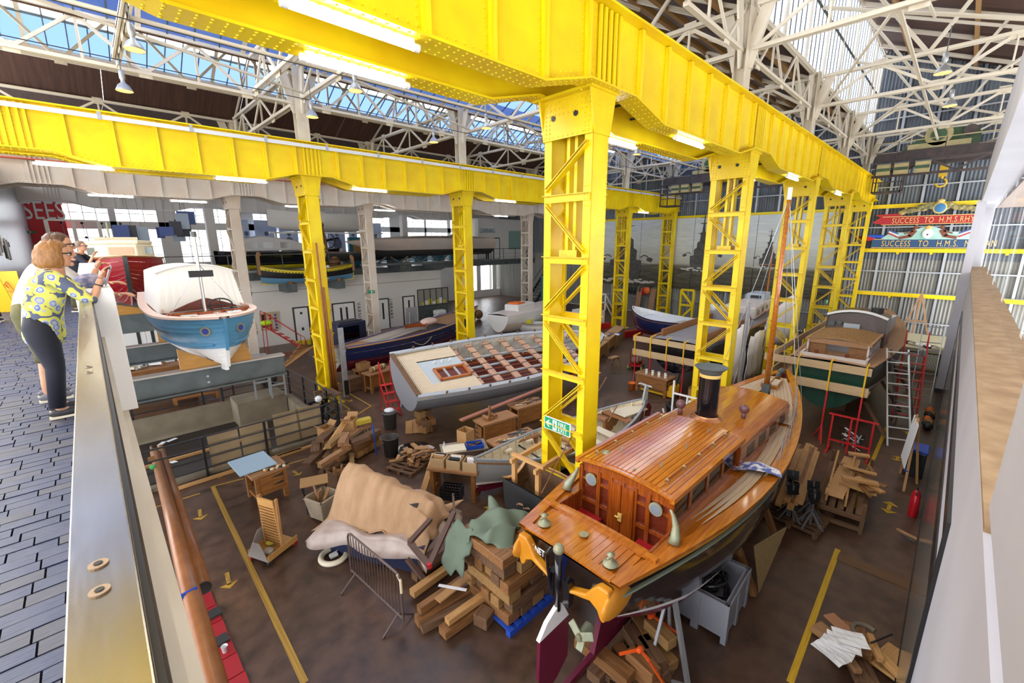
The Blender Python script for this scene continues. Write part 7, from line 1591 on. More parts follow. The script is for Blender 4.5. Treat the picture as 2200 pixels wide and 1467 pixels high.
# --- centre: wood pile, crates, benches
heap('rough timber piece in the mixed pile behind the sheeted machine', 4.4,11.6,.05,26,.9,.7,1.1,(OLD,OAK,DKW,TIMB),.6,.6,w_=(.12,.25),h_=(.08,.16),zup=.024,grp='timber in the mixed pile')
for k in range(5): o = MB().box((0,0,0),(1.0,.24,.2),(OLD,OAK)[k % 2]).build('timber_baulk', loc=(4.95+.05*k,12.0-.1*k,.12+.2*(k//2)), rz=R(15), bevel=.01); tag(o, 'squared baulk under the cartons in the mixed pile', 'timber', 'baulks under the cartons')
for k in range(3): plank('pine_batten', 'pale pine batten leaning up over the mixed pile', (3.9+.1*k,11.55,.6),(4.95+.06*k,12.4,1.0),.07,.03,PINE,'plank','pine battens on the mixed pile')
carton('open brown carton at the left of the mixed pile', 4.35,12.55,.45,.3,(.34,.32,.38)); carton('open brown carton tipped on top of the mixed pile', 5.0,12.3,.62,.8,(.36,.34,.34))
o = MB().box((0,0,0),(.55,.22,.16),mat('yellow_box',(.6,.45,.05),.5)).build('yellow_case', loc=(5.35,12.25,.78), rz=R(-10), bevel=.02); tag(o, 'dull yellow case on top of the mixed pile', 'case')
t = thing('stool', 'small stool with dark blue seat and black legs behind the mixed pile', 'stool', (5.6,12.85,0)); b = MB(); b.bb(-.2,.2,-.16,.16,.5,.53,mat('blue_seat',(.04,.1,.3),.5)); b.build('seat', t, bevel=.02)
for sx in (-1,1):
    for sy in (-1,1): stick('leg', (sx*.15,sy*.12,.5),(sx*.2,sy*.16,0),.025,.025,BLK,t)
carton('wooden crate full of upright offcuts near the small folding table', 3.85,10.5,0,.3,(.45,.42,.45),mt=OLD,flaps=False,name='wooden_crate',content=OAK)
plank('blue_handled_pole', 'thin pole standing beside the dark bin', (5.3,11.3,.0),(5.28,11.35,.95),.03,.03,BLUEP,'pole')
b_ = bin_('dark grey dustbin with a wet patch beside it', 5.62, 11.0, mat('bin_dark', (.06,.05,.045), .5)); b_ = bin_('grey dustbin with a white bag near the red steps', 6.55, 12.75, mat('bin_grey', (.14,.14,.13), .5))
b = MB(); b.ball((6.55,12.75,.66),.17,PAPER,10,6,(1,1,.4)); tag(b.build('rubbish_bag'), 'white bag stuffed in the top of the grey dustbin', 'bag')
b = MB(); b.lathe((0,0,0),[(.001,.003),(.62,.003)],mat('wet_patch',(.02,.015,.012),.08),26); o = b.build('wet_patch', floor, loc=(6.2,10.9,.002)); o.scale = (1,.75,1)
pallet('pallet heaped with wood scraps, centre', 5.75, 10.05, R(20), 1.2, .9, OLD)
heap('wood scrap on the centre pallet', 5.75,10.05,.12,24,.45,.35,.5,(PINE,DKW,OAK,CARD),.6,1.4,h_=(.015,.05),zup=.012)
b = MB(); b.grid([[V((-.35+.7*i/6,-.25+.5*j/6,.05+.03*math.sin(i*2+j))) for j in range(7)] for i in range(7)],PLS); tag(b.build('plastic_sheet', loc=(6.25,10.35,.1), rz=.4, thick=.004), 'sheet of clear plastic lying beyond the centre pallet', 'sheet')
# bench with file boxes
t = bench('narrow dark wooden bench holding file boxes, between sheet and whaler', 5.72, 7.95, R(-57), 1.3, .5, .8, panel=False)
BOXM = mat('file_box', (.5,.34,.18), .7)
for k in range(3):
    q = V((5.50+.22*k, 8.28-.36*k, .8)); tt = carton(['rear','middle','front'][k]+' cream file box on the narrow bench', q.x,q.y,q.z,R(33),(.34,.34,.24),BOXM,False,'file_box'); 
    for j in range(3): b = MB(); b.box((rd.uniform(-.08,.08),0,.16),(.03,.26,.22),(BLK,PAPER,CARD)[j],rot=Euler((0,.3,0))); b.build('folder', tt)
plank('pine_post', 'broad pine board standing against the bench with file boxes', at(908,1062,.02), at(935,975,.95), .2,.06, PINE)
t = thing('plastic_crate', 'black plastic crate under the bench with file boxes', 'crate', (5.6,7.95,0), R(-57)); b = MB()
for s in (-1,1):
    for z in (.02,.1,.18,.26): b.bb(-.25,.25,s*.17-.01,s*.17+.01,z,z+.04,BLK); b.bb(s*.25-.01,s*.25+.01,-.17,.17,z,z+.04,BLK)
    for k in range(7): b.bb(-.25+k*.08,-.23+k*.08,s*.17-.01,s*.17+.01,0,.3,BLK)
b.bb(-.25,.25,-.17,.17,.0,.02,BLK); b.build('crate_body', t)
t = thing('trolley_table', 'grey steel trolley table with a blue crate and carton, centre', 'table', (6.62,8.75,0), R(-28))
for sx in (-1,1):
    for sy in (-1,1): stick('leg', (sx*.6,sy*.28,0),(sx*.6,sy*.28,.72),.035,.035,GREY,t)
b = MB(); b.bb(-.63,.63,-.31,.31,.7,.73,mat('grey_top',(.3,.24,.18),.6)); b.bb(-.6,.6,-.28,.28,.25,.27,OLD); b.build('shelf', t)
carton('square open carton on the grey trolley table', 6.85,8.95,.73,.2,(.34,.34,.36),flaps=False); b = MB(); b.box((0,0,0),(.6,.4,.06),CRM); tag(b.build('cream_board', loc=(6.3,8.75,.77), rz=R(-28), bevel=.005), 'cream board lying on the grey trolley table', 'board')
t = thing('blue_crate', 'open blue plastic crate with tools on the grey trolley table', 'crate', (6.8,8.5,.735), R(-28)); b = MB(); b.bb(-.22,.22,-.15,.15,0,.01,BLUEP)
for s in (-1,1): b.bb(-.22,.22,s*.15-.008,s*.15+.008,0,.11,BLUEP); b.bb(s*.22-.008,s*.22+.008,-.15,.15,0,.11,BLUEP)
b.build('crate_body', t); b = MB()
for k in range(6): b.box((rd.uniform(-.15,.15),rd.uniform(-.08,.08),.05+.01*k),(.18,.03,.03),(OAK,DARK)[k % 2],rz=rd.uniform(0,3))
b.build('tools', t, kind='stuff')
b = MB(); b.lathe((6.15,9.0,.73),[(.03,0),(.03,.14),(.012,.18),(.012,.21),(.001,.21)],mat('clear_bottle',(.6,.65,.7),.1),10); tag(b.build('water_bottle', smooth=True), 'small clear water bottle on the grey trolley table', 'bottle')
b1 = bench('wooden workbench with slotted drawers and a wooden jig, centre', 8.35, 9.35, R(-8), 1.3, .6, .88, drawers=3)
b2 = bench('wooden workbench just left of the nearest column, beyond the jig bench', 10.0, 9.6, R(-8), 1.2, .6, .85)
b3 = bench('low workbench strewn with slats directly left of the nearest column', 7.9, 8.1, R(-8), 1.5, .6, .8)
plank('long_red_plank', 'long reddish plank resting across the workbenches behind the jig', (7.3,9.75,.98),(11.3,9.9,1.02),.14,.05,mat('redwood_plank',(.38,.15,.1),.6))
t = thing('wooden_jig', 'small wooden turning jig standing on the drawer bench', 'jig', (8.15,9.4,.88)); b = MB(); b.bb(-.16,.16,-.12,.12,0,.06,OAK); b.bb(-.03,.03,-.03,.03,.06,.42,OAK); b.tube([(-.14,-.14,.08),(-.14,.14,.08)],.06,OAK,10); b.tube([(.14,-.14,.08),(.14,.14,.08)],.06,OAK,10); b.build('jig_body', t)
for nm, (x, y, z, n_) in {'slats on the low bench':(7.9,8.1,.8,12),'tools on the far centre bench':(10.0,9.6,.85,9)}.items(): heap('thin piece among the '+nm, x,y,z,n_,.5,.18,.5,(CRM,PINE,DARK,GREY),-.1,.6,w_=(.02,.05),h_=(.01,.03),zup=.004,cat='slat',grp=nm)
b4 = bench('workbench behind the nearest column with a white tub', 11.3, 7.15, R(-5), 1.2, .6, .85); heap('odd item on the bench behind the nearest column', 11.3,7.15,.85,8,.4,.2,.3,(PAPER,OAK,DARK,CRM),0,1.5,w_=(.05,.12),h_=(.02,.08),zup=.004,cat='tool')
# bow chocks and red steps by the pinnace
for k in range(10): o = MB().box((0,0,0),(.34,.26,.22),(OLD,OAK,TIMB)[k % 3]).build('timber_block', loc=(7.25+.2*(k % 2),11.95-.3*((k//2) % 2),.12+.22*(k//4)), rz=.2*k, bevel=.01); tag(o, 'stacked timber block under the stern of the open grey boat', 'block', 'blocks under the open boat')
for k in range(5): plank('board_offcut', 'reddish board offcut leaning by the stacked blocks', (6.75+.12*k,11.9-.08*k,.02),(6.85+.12*k,12.0,.4),.22,.02,(CARD,DKW)[k % 2],'board','offcuts leaning by the blocks')
def steps(name, label, x, y, rz, n_, rise, run, W, mt, hand=True):
    t = thing(name, label, 'steps', (x,y,0), rz)
    for k in range(n_): b = MB(); b.bb(k*run-.1,k*run+.1,-W/2,W/2,(k+1)*rise-.02,(k+1)*rise,mt); b.build('step', t)
    for s in (-1,1):
        stick('stringer', (-.1,s*W/2,.02),(n_*run-.1,s*W/2,n_*rise),.03,.05,mt,t); stick('back_leg', (n_*run,s*W/2,0),(n_*run-.05,s*W/2,n_*rise),.03,.03,mt,t); stick('base_bar', (-.1,s*W/2,.04),(n_*run,s*W/2,.04),.03,.03,mt,t)
        if hand: stick('handrail', (0,s*W/2,.9),(n_*run-.05,s*W/2,n_*rise+.85),.03,.03,mt,t); stick('rail_post', (n_*run-.05,s*W/2,n_*rise),(n_*run-.05,s*W/2,n_*rise+.85),.03,.03,mt,t); stick('rail_post', (0,s*W/2,.2),(0,s*W/2,.9),.03,.03,mt,t)
    return t
steps('step_ladder', 'small red wheeled steps at the stern of the open grey boat', 7.2, 13.6, R(80), 4, .26, .22, .42, REDM)
steps('platform_steps', 'tall red platform steps with a hi-vis jacket against the white wall', 8.3, 26.0, R(180), 7, .25, .28, .7, REDM)
b = MB(); b.ball((0,0,0),.3,mat('hivis',(.6,.9,.02),.6),8,6,(1,.8,.5)); tag(b.build('hivis_jacket', loc=(6.5,26.0,1.95)), 'yellow-green hi-vis jacket on the tall red steps', 'jacket')
b = MB(); b.bar((4.3,28.2,0),(4.0,28.7,4.6),.35,.05,GALV); 
tag(b.build('leaning_ladder'), 'aluminium ladder leaning on the white wall behind the cream column', 'ladder')
b5 = bench('workbench with tied leather rolls in front of the navy-hulled boat', 8.35, 16.75, R(8), 1.5, .6, .85)
for k in range(2): b = MB(); b.tube([(-.25,0,0),(.25,0,0)],.11,TIMB,12); b.tube([(-.15,0,0),(-.12,0,0)],.118,CRM,12); b.tube([(.12,0,0),(.15,0,0)],.118,CRM,12); tag(b.build('leather_roll', loc=(8.1+.25*k,16.7+.12*k,.97), rz=R(10)), 'tan roll tied with pale cord on the bench, %s of two' % ('left' if k == 0 else 'right'), 'roll')
o = MB().box((0,0,0),(.6,.55,.6),OLD).build('brown_cube', loc=(7.35,17.45,.31), rz=.2, bevel=.02); tag(o, 'brown cube-shaped box on the floor left of the roll bench', 'box')
t = bench('small bench stacked with cardboard cartons behind the roll bench', 8.1, 17.9, R(8), .8, .5, .75); carton('carton on the small bench behind the rolls', 8.1,17.9,.75,.2,(.5,.35,.25),flaps=False)
# --- left beyond the pit: planks, frames and benches under the beams
bench('long bench cluttered with tools under the blue boat, left', 1.6, 24.3, 0, 3.6, .8, .9); heap('oddment on the long cluttered bench under the blue boat', 1.6,24.3,.9,26,1.6,.3,.5,(CARD,PAPER,OAK,DARK,CRM),0,1.5,w_=(.06,.2),h_=(.03,.15),zup=.004,cat='tool')
b = MB(); b.bb(-.25,.25,-.2,.2,0,.25,BLUEP); tag(b.build('blue_tub', loc=(3.1,24.2,.92)), 'blue tub on the long bench under the blue boat', 'tub')
bench('second bench with timber, beyond the pit railing', 1.2, 21.6, 0, 2.6, .7, .75); heap('timber length on the bench beyond the pit', 1.2,21.6,.76,12,.7,.25,1.6,(PINE,OAK,CRM),0,.3,zup=.012,cat='timber')
t = thing('boat_skeleton', 'loose skeleton of thin pine boat ribs lying left of the left yellow column', 'boat', (at(640,790).x,at(640,790).y,0))
for k in range(18): stick('rib', (-1.0+.1*k,-.3+.1*k,.05+.05*k),(1.5,.9+.06*k,.95-.03*k),.07,.04,(PINE,OAK,TIMB)[k % 3],t)
bench('low table stacked with timber blocks just beyond the pit', 2.3, 20.7, 0, 1.6, .6, .5); heap('block on the low table beyond the pit', 2.3,20.7,.5,10,.6,.2,.5,(OAK,OLD,CRM),0,.6,w_=(.1,.2),h_=(.05,.12),zup=.01,cat='block')
b = MB(); b.ball((0,0,.25),.35,DARK,10,7,(1.1,1,.8)); tag(b.build('black_sack', loc=(5.0,20.9,0)), 'black sack on the floor by the skeleton of ribs', 'sack')
for k in range(6): b = MB(); b.tube([(0,0,0),(.1,.1,1.5)],.05,(RED,OAK)[k % 2],6); tag(b.build('red_prop', loc=(3.7+.18*k,24.6,0)), 'red steel prop standing in a row below the blue boat bow', 'prop', 'red props behind the cradle')
for k, (px, py) in enumerate(((640,742),(652,741),(665,739),(678,737))): q = at(px,py,0); o = MB().lathe((0,0,0),[(.001,0),(.14,0),(.16,.3),(.001,.3)],mat('yellow_tub',(.65,.5,.02),.5),12).build('yellow_tub', loc=(q.x,27.8,.0)); tag(o, 'yellow tub in a row by the white wall', 'tub', 'yellow tubs by the wall')
t = thing('black_cab', 'dark blue enclosed vehicle cab with windows behind the navy-hulled boat', 'cab', (9.9,23.6,.0), R(10)); b = MB(); b.bb(-.9,.9,-.6,.6,.1,1.9,mat('cab_navy',(.02,.025,.06),.35)); b.build('cab_body', t, bevel=.06); b = MB(); b.bb(-.75,.4,-.62,-.6,1.0,1.7,DGL); b.bb(.9,.92,-.4,.4,1.0,1.7,DGL); b.build('cab_window', t); b = MB(); b.tube([(-.7,-.5,1.95),(.7,-.5,1.95)],.03,BLK,6); b.build('roof_rail', t)
o = MB().box((0,0,0),(1.2,.5,.35),RED).build('red_chest', loc=(13.2,23.6,.7)); tag(o, 'bright red chest beyond the cab', 'chest'); o2 = MB().bb(-.6,.6,-.25,.25,0,.5,GREY).build('grey_plinth', loc=(13.2,23.6,0)); tag(o2, 'grey plinth under the bright red chest', 'plinth')
for k in range(3): o = MB().box((0,0,0),(.9,.6,.35),WHT).build('white_sack', loc=(19.0,27.6,.2+.36*k), bevel=.1); tag(o, 'white wrapped sack in the pile by the office window', 'sack', 'white sacks by the office')
for k in range(6): b = MB(); b.ball((0,0,.4),.4,(DARK,BLK,OAK)[k % 3],8,6,(.9,.9,1)); tag(b.build('covered_machine', loc=(19.9+.5*k,27.2-.2*(k % 2),0)), 'dark small engine or machine in the group by the office window', 'machine', 'machines by the office')
t = thing('flip_chart', 'grey flip chart easel in front of the office door', 'easel', (15.9,26.6,0)); b = MB(); b.box((0,0,1.1),(.9,.03,1.3),mat('chart_grey',(.4,.4,.43),.5),rot=Euler((.15,0,0))); b.build('chart_board', t)
for s in (-1,1): stick('leg', (s*.4,-.3,0),(s*.1,0,1.7),.03,.03,GALV,t)
stick('leg', (0,.5,0),(0,0,1.7),.03,.03,GALV,t)
# --- centre right: row of benches, jack bench, trolley
for k in range(3): tt = bench('pale wooden workbench in the row behind the nearest column', 18.9+2.1*k, 12.9+.75*k, R(19), 1.9, .7, .85, CARD, TIMB, group='row of pale benches'); 
heap('paper or tool on the row of pale benches', 20.5,13.55,.86,16,1.6,.25,.35,(PAPER,PAPER,DARK,BLUEP,RED),.3,1.2,w_=(.08,.25),h_=(.01,.08),zup=.001,cat='tool')
bj = bench('solid wooden workbench on a yellow pallet truck piled with tins', 16.2, 8.15, R(88), 1.5, .7, .8, drawers=2); 
for k in range(16): b = MB(); b.lathe((0,0,0),[(.001,0),(.05,0),(.055,.12),(.001,.12)],(PAPER,CRM,WHT,DARK)[k % 4],8); tag(b.build('paint_tin', loc=(16.0+.13*(k % 4),7.6+.07*k,.8)), 'small tin or cup on the pallet-truck bench', 'tin', 'tins on the pallet-truck bench')
t = thing('pallet_truck', 'yellow hand pallet truck under the tin-covered bench', 'truck', (16.2,7.35,0), R(-92)); YT = mat('truck_yellow', (.75,.42,.01), .4)
for y in (-.18,.18): b = MB(); b.bb(-1.3,-.1,y-.07,y+.07,.06,.12,YT); b.build('fork', t)
b = MB(); b.prism([(-.15,-.25,.06),(.15,-.25,.06),(.15,-.25,.5),(0,-.25,.55),(-.15,-.25,.2)],(0,0,0),(0,.5,0),YT); b.build('truck_body', t); b = MB(); b.tube([(.12,-.2,.1),(.12,.2,.1)],.1,DARK,14); b.build('wheel', t); b = MB(); b.tube([(.1,0,.4),(.3,0,1.3)],.025,BLK,6); b.tube([(.3,-.2,1.3),(.3,.2,1.3)],.02,BLK,6); b.build('handle', t)
b_ = bin_('bright orange bucket left of the pallet-truck bench', 15.85, 9.0, ORNG, .15, .32, name='orange_bucket'); carton('long open cardboard box behind the pallet truck', 16.9,6.7,0,.2,(.9,.4,.45))
t = thing('hand_cart', 'red flat hand cart with a covered load at the centre back', 'cart', (19.0,10.6,0), R(20)); b = MB(); b.bb(-.6,.6,-.3,.3,.2,.25,RED); b.build('cart_deck', t); b = MB(); b.tube([(-.6,-.2,.25),(-.75,-.2,1.0),(-.75,.2,1.0),(-.6,.2,.25)],.02,RED,6); b.build('handle', t)
for sx in (-1,1):
    for sy in (-1,1): b = MB(); b.tube([(sx*.45,sy*.28,.1),(sx*.45,sy*.34,.1)],.1,mat('wheel_yellow',(.5,.5,.05),.5),12); b.build('wheel', t)
b = MB(); b.ball((0,0,.38),.32,mat('brown_cover',(.22,.13,.08),.8),10,7,(1.6,.9,.5)); b.build('covered_load', t)
t = thing('saw_horse', 'low wooden saw horse with a bag on it in the open floor, centre', 'trestle', (18.0,11.3,0)); b = MB(); b.bb(-.3,.3,-.15,.15,.55,.6,CARD); b.build('top', t)
for sx in (-1,1):
    for sy in (-1,1): stick('leg', (sx*.25,sy*.1,.55),(sx*.3,sy*.3,0),.05,.04,OAK,t)
b = MB(); b.lathe((0,0,0),[(.3,0),(.45,.05),(.5,.35),(.52,.4),(.42,.42),(.36,.1),(.001,.08)],BLK,20); tag(b.build('black_tub', loc=(14.6,6.3,0), smooth=True), 'round black rubber tub behind the launch funnel', 'tub')
t = thing('aluminium_tower', 'white tubular scaffold frame with paper notice by the second near column', 'scaffold', (12.4,5.6,0))
for (a_, c_) in (((0,0,0),(0,0,2.0)),((0,-.9,0),(0,-.9,1.7)),((0,0,1.6),(0,-1.1,1.6)),((0,0,.9),(0,-.9,.9)),((0,0,.3),(0,-.9,.3)),((0,-.45,.3),(0,-.45,1.6)),((0,0,.3),(.0,.3,1.0))): stick('scaffold_tube', a_, c_, .045,.045, WHT, t)
b = MB(); b.bb(-.03,-.02,-.8,-.5,1.2,1.5,PAPER); b.build('paper_notice', t)
b = MB(); b.tube([(10.9,5.5,.1),(12.2,5.9,1.9)],.02,GREY,6); 
t = thing('pipe_bundle', 'bundle of upright grey pipes beside the second near column', 'pipes', (13.6,4.15,0))
for k in range(3): b = MB(); b.tube([(.09*k,0,.4),(.09*k,0,4.4)],.035,GALV,8); b.build('grey_pipe', t)
# scaffold boards round yacht and green boat
YS = mat('scaffold_yellow', (.85,.5,.01), .45); BRD = wood('scaffold_board', (.62,.45,.26), (.5,.34,.18), .65, ax=1); BRDX = wood('scaffold_board_long', (.62,.45,.26), (.5,.34,.18), .65, ax=0)
def guard(label, x, ya, yb, z0, z1, n_, red=True):
    t = thing('scaffold_guard', label, 'scaffold', (x,ya,0)); L_ = yb-ya
    for z in (z0,z1): b = MB(); b.bb(-.02,.02,0,L_,z,z+.23,BRD); b.build('scaffold_board', t)
    b = MB(); b.bb(.0,.6,0,L_,z0-.05,z0-.0,BRD); b.build('platform_board', t)
    for k in range(n_):
        y = .12+(L_-.24)*k/(n_-1); stick('yellow_upright', (-.04,y,z0-.05),(-.04,y,z1+.3),.04,.04,YS,t); stick('yellow_arm', (-.04,y,z1+.25),(.35,y,z1+.3),.035,.035,YS,t)
        if red:
            stick('red_prop', (.05,y,0),(.05,y,z0),.045,.045,REDM,t); stick('prop_foot', (.05,y,.5),(.3,y+.2,0),.03,.03,REDM,t); stick('prop_foot', (.05,y,.5),(-.25,y-.1,0),.03,.03,REDM,t)
    return t
guard('pine scaffold boards with yellow uprights across the stern of the green boat', 15.75, 1.3, 4.1, 1.72, 2.32, 4)
guard('pine scaffold boards with yellow uprights across the stern of the black yacht', 16.45, 6.3, 9.4, 1.42, 2.0, 5)
for k, y in enumerate((3.95,)):
    t = thing('scaffold_guard', 'pine scaffold boards with yellow uprights running along the left side of the green boat', 'scaffold', (16.2,y,0))
    for z in (1.75,2.35): b = MB(); b.bb(0,8.5,-.02,.02,z,z+.23,BRDX); b.build('scaffold_board', t)
    for k2 in range(7): stick('yellow_upright', (.3+1.3*k2,.05,1.6),(.3+1.3*k2,.05,2.7),.04,.04,YS,t)
    b = MB(); b.bb(0,8.5,-.6,.0,1.68,1.73,DECKW); b.build('platform_board', t)
t = thing('red_trestle', 'red steel trestle frame standing in front of the green boat stern', 'frame', (15.2,1.0,0))
for (a_, c_) in (((0,0,0),(0,0,1.15)),((0,.95,0),(0,.95,1.15)),((0,-.1,1.15),(0,1.05,1.15)),((0,0,.35),(0,.95,.35)),((-.3,0,.02),(.3,0,.02)),((-.3,.95,.02),(.3,.95,.02)),((0,.5,.02),(0,.5,1.15))): stick('frame_tube', a_, c_, .045,.045, REDM, t)
def ladder(label, a, c, W, n_, mt):
    a = V(a); c = V(c); t = thing('ladder', label, 'ladder', tuple(a)); d = c-a; s = V((-d.y,d.x,0)).normalized()*W/2
    if s.length < .01: s = V((0,W/2,0))
    for q in (-1,1): stick('stile', s*q, d+s*q, .03,.06, mt, t)
    for k in range(n_): p = d*((k+.7)/n_); stick('rung', p-s, p+s, .03,.03, mt, t)
    return t
ladder('white aluminium ladder leaning against the starboard side of the green boat', (16.9,.45,0), (18.3,1.0,2.75), .55, 9, WHT)
ladder('splayed back section of the aluminium ladder by the green boat', (19.3,.5,0), (18.4,.95,2.7), .5, 9, GALV)
steps('platform_steps', 'tall red platform steps loaded with tins beside the green boat', 19.6, .55, R(5), 8, .26, .22, .6, REDM)
for k in range(8): b = MB(); b.lathe((0,0,0),[(.001,0),(.05,0),(.05,.2),(.02,.24),(.001,.24)],(GALV,PAPER)[k % 2],8); tag(b.build('spray_can', loc=(21.1+.08*(k % 4),.4+.1*(k//4),2.09)), 'silver can standing on the red platform steps', 'can', 'cans on the red steps')
ladder('grey aluminium step tower beyond the red platform steps', (22.6,.3,0), (22.9,.35,3.0), .6, 10, GALV)
for k in range(26): b = MB(); b.tube([(rd.uniform(-.4,.4),rd.uniform(-.3,.3),.05+.012*k),(rd.uniform(-.4,.4),rd.uniform(-.3,.3),.1+.012*k)],.015,(GALV,PAPER,DARK)[k % 3],5); tag(b.build('metal_offcut', loc=(15.9+.3*(k % 2),1.5,0)), 'thin metal strip in the scrap heap under the green boat stern', 'scrap', 'scrap heap under the green boat')
# white protective sheets between yacht and green boat
WS = mat('white_sheet', (.9,.87,.85), .8)
def sheet(label, x0, x1, y, z0, z1a, z1b, n_=16):
    rows = []
    for k in range(n_+1):
        f = k/n_; x = x0+(x1-x0)*f; rows.append([V((x,y+.08*math.sin(k*1.3)*(1-j/5*.5)+.03*math.sin(j*2+k),z0+(z1a+(z1b-z1a)*f-z0)*j/5-.12*math.sin(f*3.14*2)**2*(j/5))) for j in range(6)])
    b = MB(); b.grid(rows, WS); return tag(b.build('white_sheet', smooth=True, thick=.006), label, 'sheet')
sheet('white protective sheet hanging beside the second near column', 16.2, 18.6, 5.5, .7, 2.7, 3.3); sheet('white protective sheet sagging between the second and third near columns', 21.0, 25.5, 5.55, 1.2, 2.9, 3.9); sheet('lower white sheet behind the green boat scaffold', 18.8, 20.8, 5.5, .5, 2.4, 2.6)
# --- by the end wall
for k, (y, lb) in enumerate(((16.5,'left'),(15.2,'right'))):
    plank('leaning_board', 'tall brown board leaning on the corrugated wall under the mural, %s' % lb, (34.2,y+2.9,.05),(34.6,y+2.9,2.2),.5,.03,DKW,'board')
for k in range(5): b = MB(); b.ball((0,0,.4),.5,(WHT,CRM,DARK)[k % 3],10,7,(.9,.9,.8)); tag(b.build('bulk_bag', loc=(33.6,12.6-.75*(k % 3),.02+.75*(k//3))), 'white or grey bulk bag stacked under the mural', 'bag', 'bulk bags under the mural')
t = thing('lattice_stub', 'short yellow lattice frame standing under the mural', 'frame', (33.6,14.2,0))
for (a_, c_) in (((0,0,0),(0,0,2.4)),((0,1.0,0),(0,1.0,2.4)),((0,0,1.2),(0,1,1.2)),((0,0,2.4),(0,1,2.4)),((0,0,1.2),(0,1,2.3)),((0,1,0),(0,0,1.1))): stick('frame_bar', a_, c_, .14,.16, YEL, t)
for k in range(6): b = MB(); b.ball((0,0,0),.18,BLK,8,6,(.6,.8,2.0)); tag(b.build('hanging_jacket', loc=(34.6,20.9-.3*k,1.9)), 'dark jacket hanging on the corrugated wall below the mural', 'jacket', 'jackets under the mural')
b = MB(); b.ball((0,0,0),.3,ORNG,10,6,(.5,1,1)); b.ball((0,.3,-.1),.25,RED,8,6,(.5,1,1.4)); tag(b.build('life_buoy', loc=(34.55,18.7,2.0)), 'orange and red buoys hanging beside the dark jackets', 'buoy')
t = thing('white_display', 'white display plinth with grey boat model picture and white stair rail, centre back', 'display', (25.0,18.3,0))
b = MB(); b.bb(-.9,.9,-.4,.4,0,1.5,WHT); b.bb(-.7,.5,-.42,-.38,1.5,2.5,mat('sky_print',(.35,.42,.55),.6)); b.build('plinth', t)
for (a_, c_) in (((1,-.4,1.2),(1,-.4,2.4)),((2,-.4,1.2),(2,-.4,2.4)),((1,-.4,2.4),(2,-.4,2.4)),((1,-.4,1.8),(2,-.4,1.8)),((2,-.4,2.4),(3.2,-.4,1.0)),((2,-.4,1.8),(3.2,-.4,.4)),((3.2,-.4,0),(3.2,-.4,1.0))): stick('white_rail', a_, c_, .07,.07, WHT, t)
b = MB(); b.bb(1,2,-.4,.4,0,1.2,WHT); b.build('platform', t)
t = thing('tall_trestle', 'tall rust-coloured A-frame trestle by the end wall at the right', 'trestle', (33.9,1.3,0))
for (a_, c_) in (((0,-.8,0),(0,0,3.2)),((0,.8,0),(0,0,3.2)),((0,.1,0),(0,0,3.0)),((0,-.4,1.6),(0,.4,1.6))): stick('leg', a_, c_, .08,.08, DKW, t)
b = MB(); b.bb(28.5,33,-.25,1.6,0,1.0,mat('cream_plinth',(.5,.45,.3),.7)); tag(b.build('low_wall'), 'low cream wall with coiled ropes on top at the far right', 'wall')
for k in range(5): b = MB(); pts = [(.25*math.cos(a_),.25*math.sin(a_),.05) for a_ in [2*math.pi*q/14 for q in range(15)]]; b.tube(pts,.05,(ROPE,BLK,PAPER)[k % 3],6,False); tag(b.build('rope_coil', loc=(28.8+.2*k,.1+.3*k,1.0+.0*k)), 'coil of rope on the low cream wall', 'rope', 'ropes on the low wall')
t = thing('mesh_barrier', 'diamond mesh barrier panel in front of the low cream wall', 'barrier', (27.6,.6,0)); b = MB(); b.bb(-.02,.02,-.6,.6,.95,1.0,BLK); b.bb(-.02,.02,-.62,-.58,0,1.0,BLK); b.bb(-.2,.2,-.7,-.5,0,.03,BLK)
for k in range(12): b.bar((0,-.58+.1*k,.3),(0,-.58+.1*k+.3 if k < 9 else .6,.95),.015,.015,WHT); b.bar((0,-.58+.1*k,.95),(0,-.58+.1*k+.3 if k < 9 else .6,.3),.015,.015,WHT)
b.build('mesh_panel', t)
t = thing('yellow_stand', 'yellow steel frame stand behind the bow of the green boat', 'frame', (29.0,1.7,0))
for (a_, c_) in (((0,0,0),(0,0,2.0)),((0,1.5,0),(0,1.5,2.0)),((0,0,2.0),(0,1.5,2.0)),((0,0,1.0),(0,1.5,1.0))): stick('frame_bar', a_, c_, .1,.1, YS, t)
for k in range(6): o = MB().box((0,0,0),(.5,1.2,.5),(OLD,DKW,CARD)[k % 3]).build('storage_crate', loc=(34.0,17.6+1.3*k if k > 2 else 8.2+1.2*k,.27)); tag(o, 'brown crate in the row along the foot of the end wall', 'crate', 'crates along the end wall')
# ================================================================ PIPES AND MAT BELOW THE GALLERY
COP = mat('copper_pipe_brown', (.42,.17,.06), .3, .0, 'n', (.3,.11,.04), 3, .5); DRK = mat('old_pole', (.2,.11,.08), .7)
def gp(px, py, z=.35): return at(px, py, z)
def pole(label, pts, r_, mt, nm='brown_mast'):
    b = MB(); b.tube([V(p) for p in pts], r_, mt, 16); return tag(b.build(nm, smooth=True), label, 'mast')
a_ = gp(332,970,.6); c_ = gp(470,1500,.9); pole('thick varnished brown spar lying along the foot of the gallery wall, nearest and longest', [a_, c_], [.1,.13], COP)
a_ = gp(345,960,.55); c_ = gp(438,1262,.5); pole('shorter glossy brown spar lying right of the thick one', [a_, c_], [.075,.11], COP)
b = MB(); q = gp(438,1262,.5); d = (c_-a_).normalized(); b.tube([q, q+d*.03],.112,DARK,16); b.build('spar_end', None); o = bpy.context.scene.objects['spar_end']; tag(o, 'dark open end of the shorter glossy spar', 'cap')
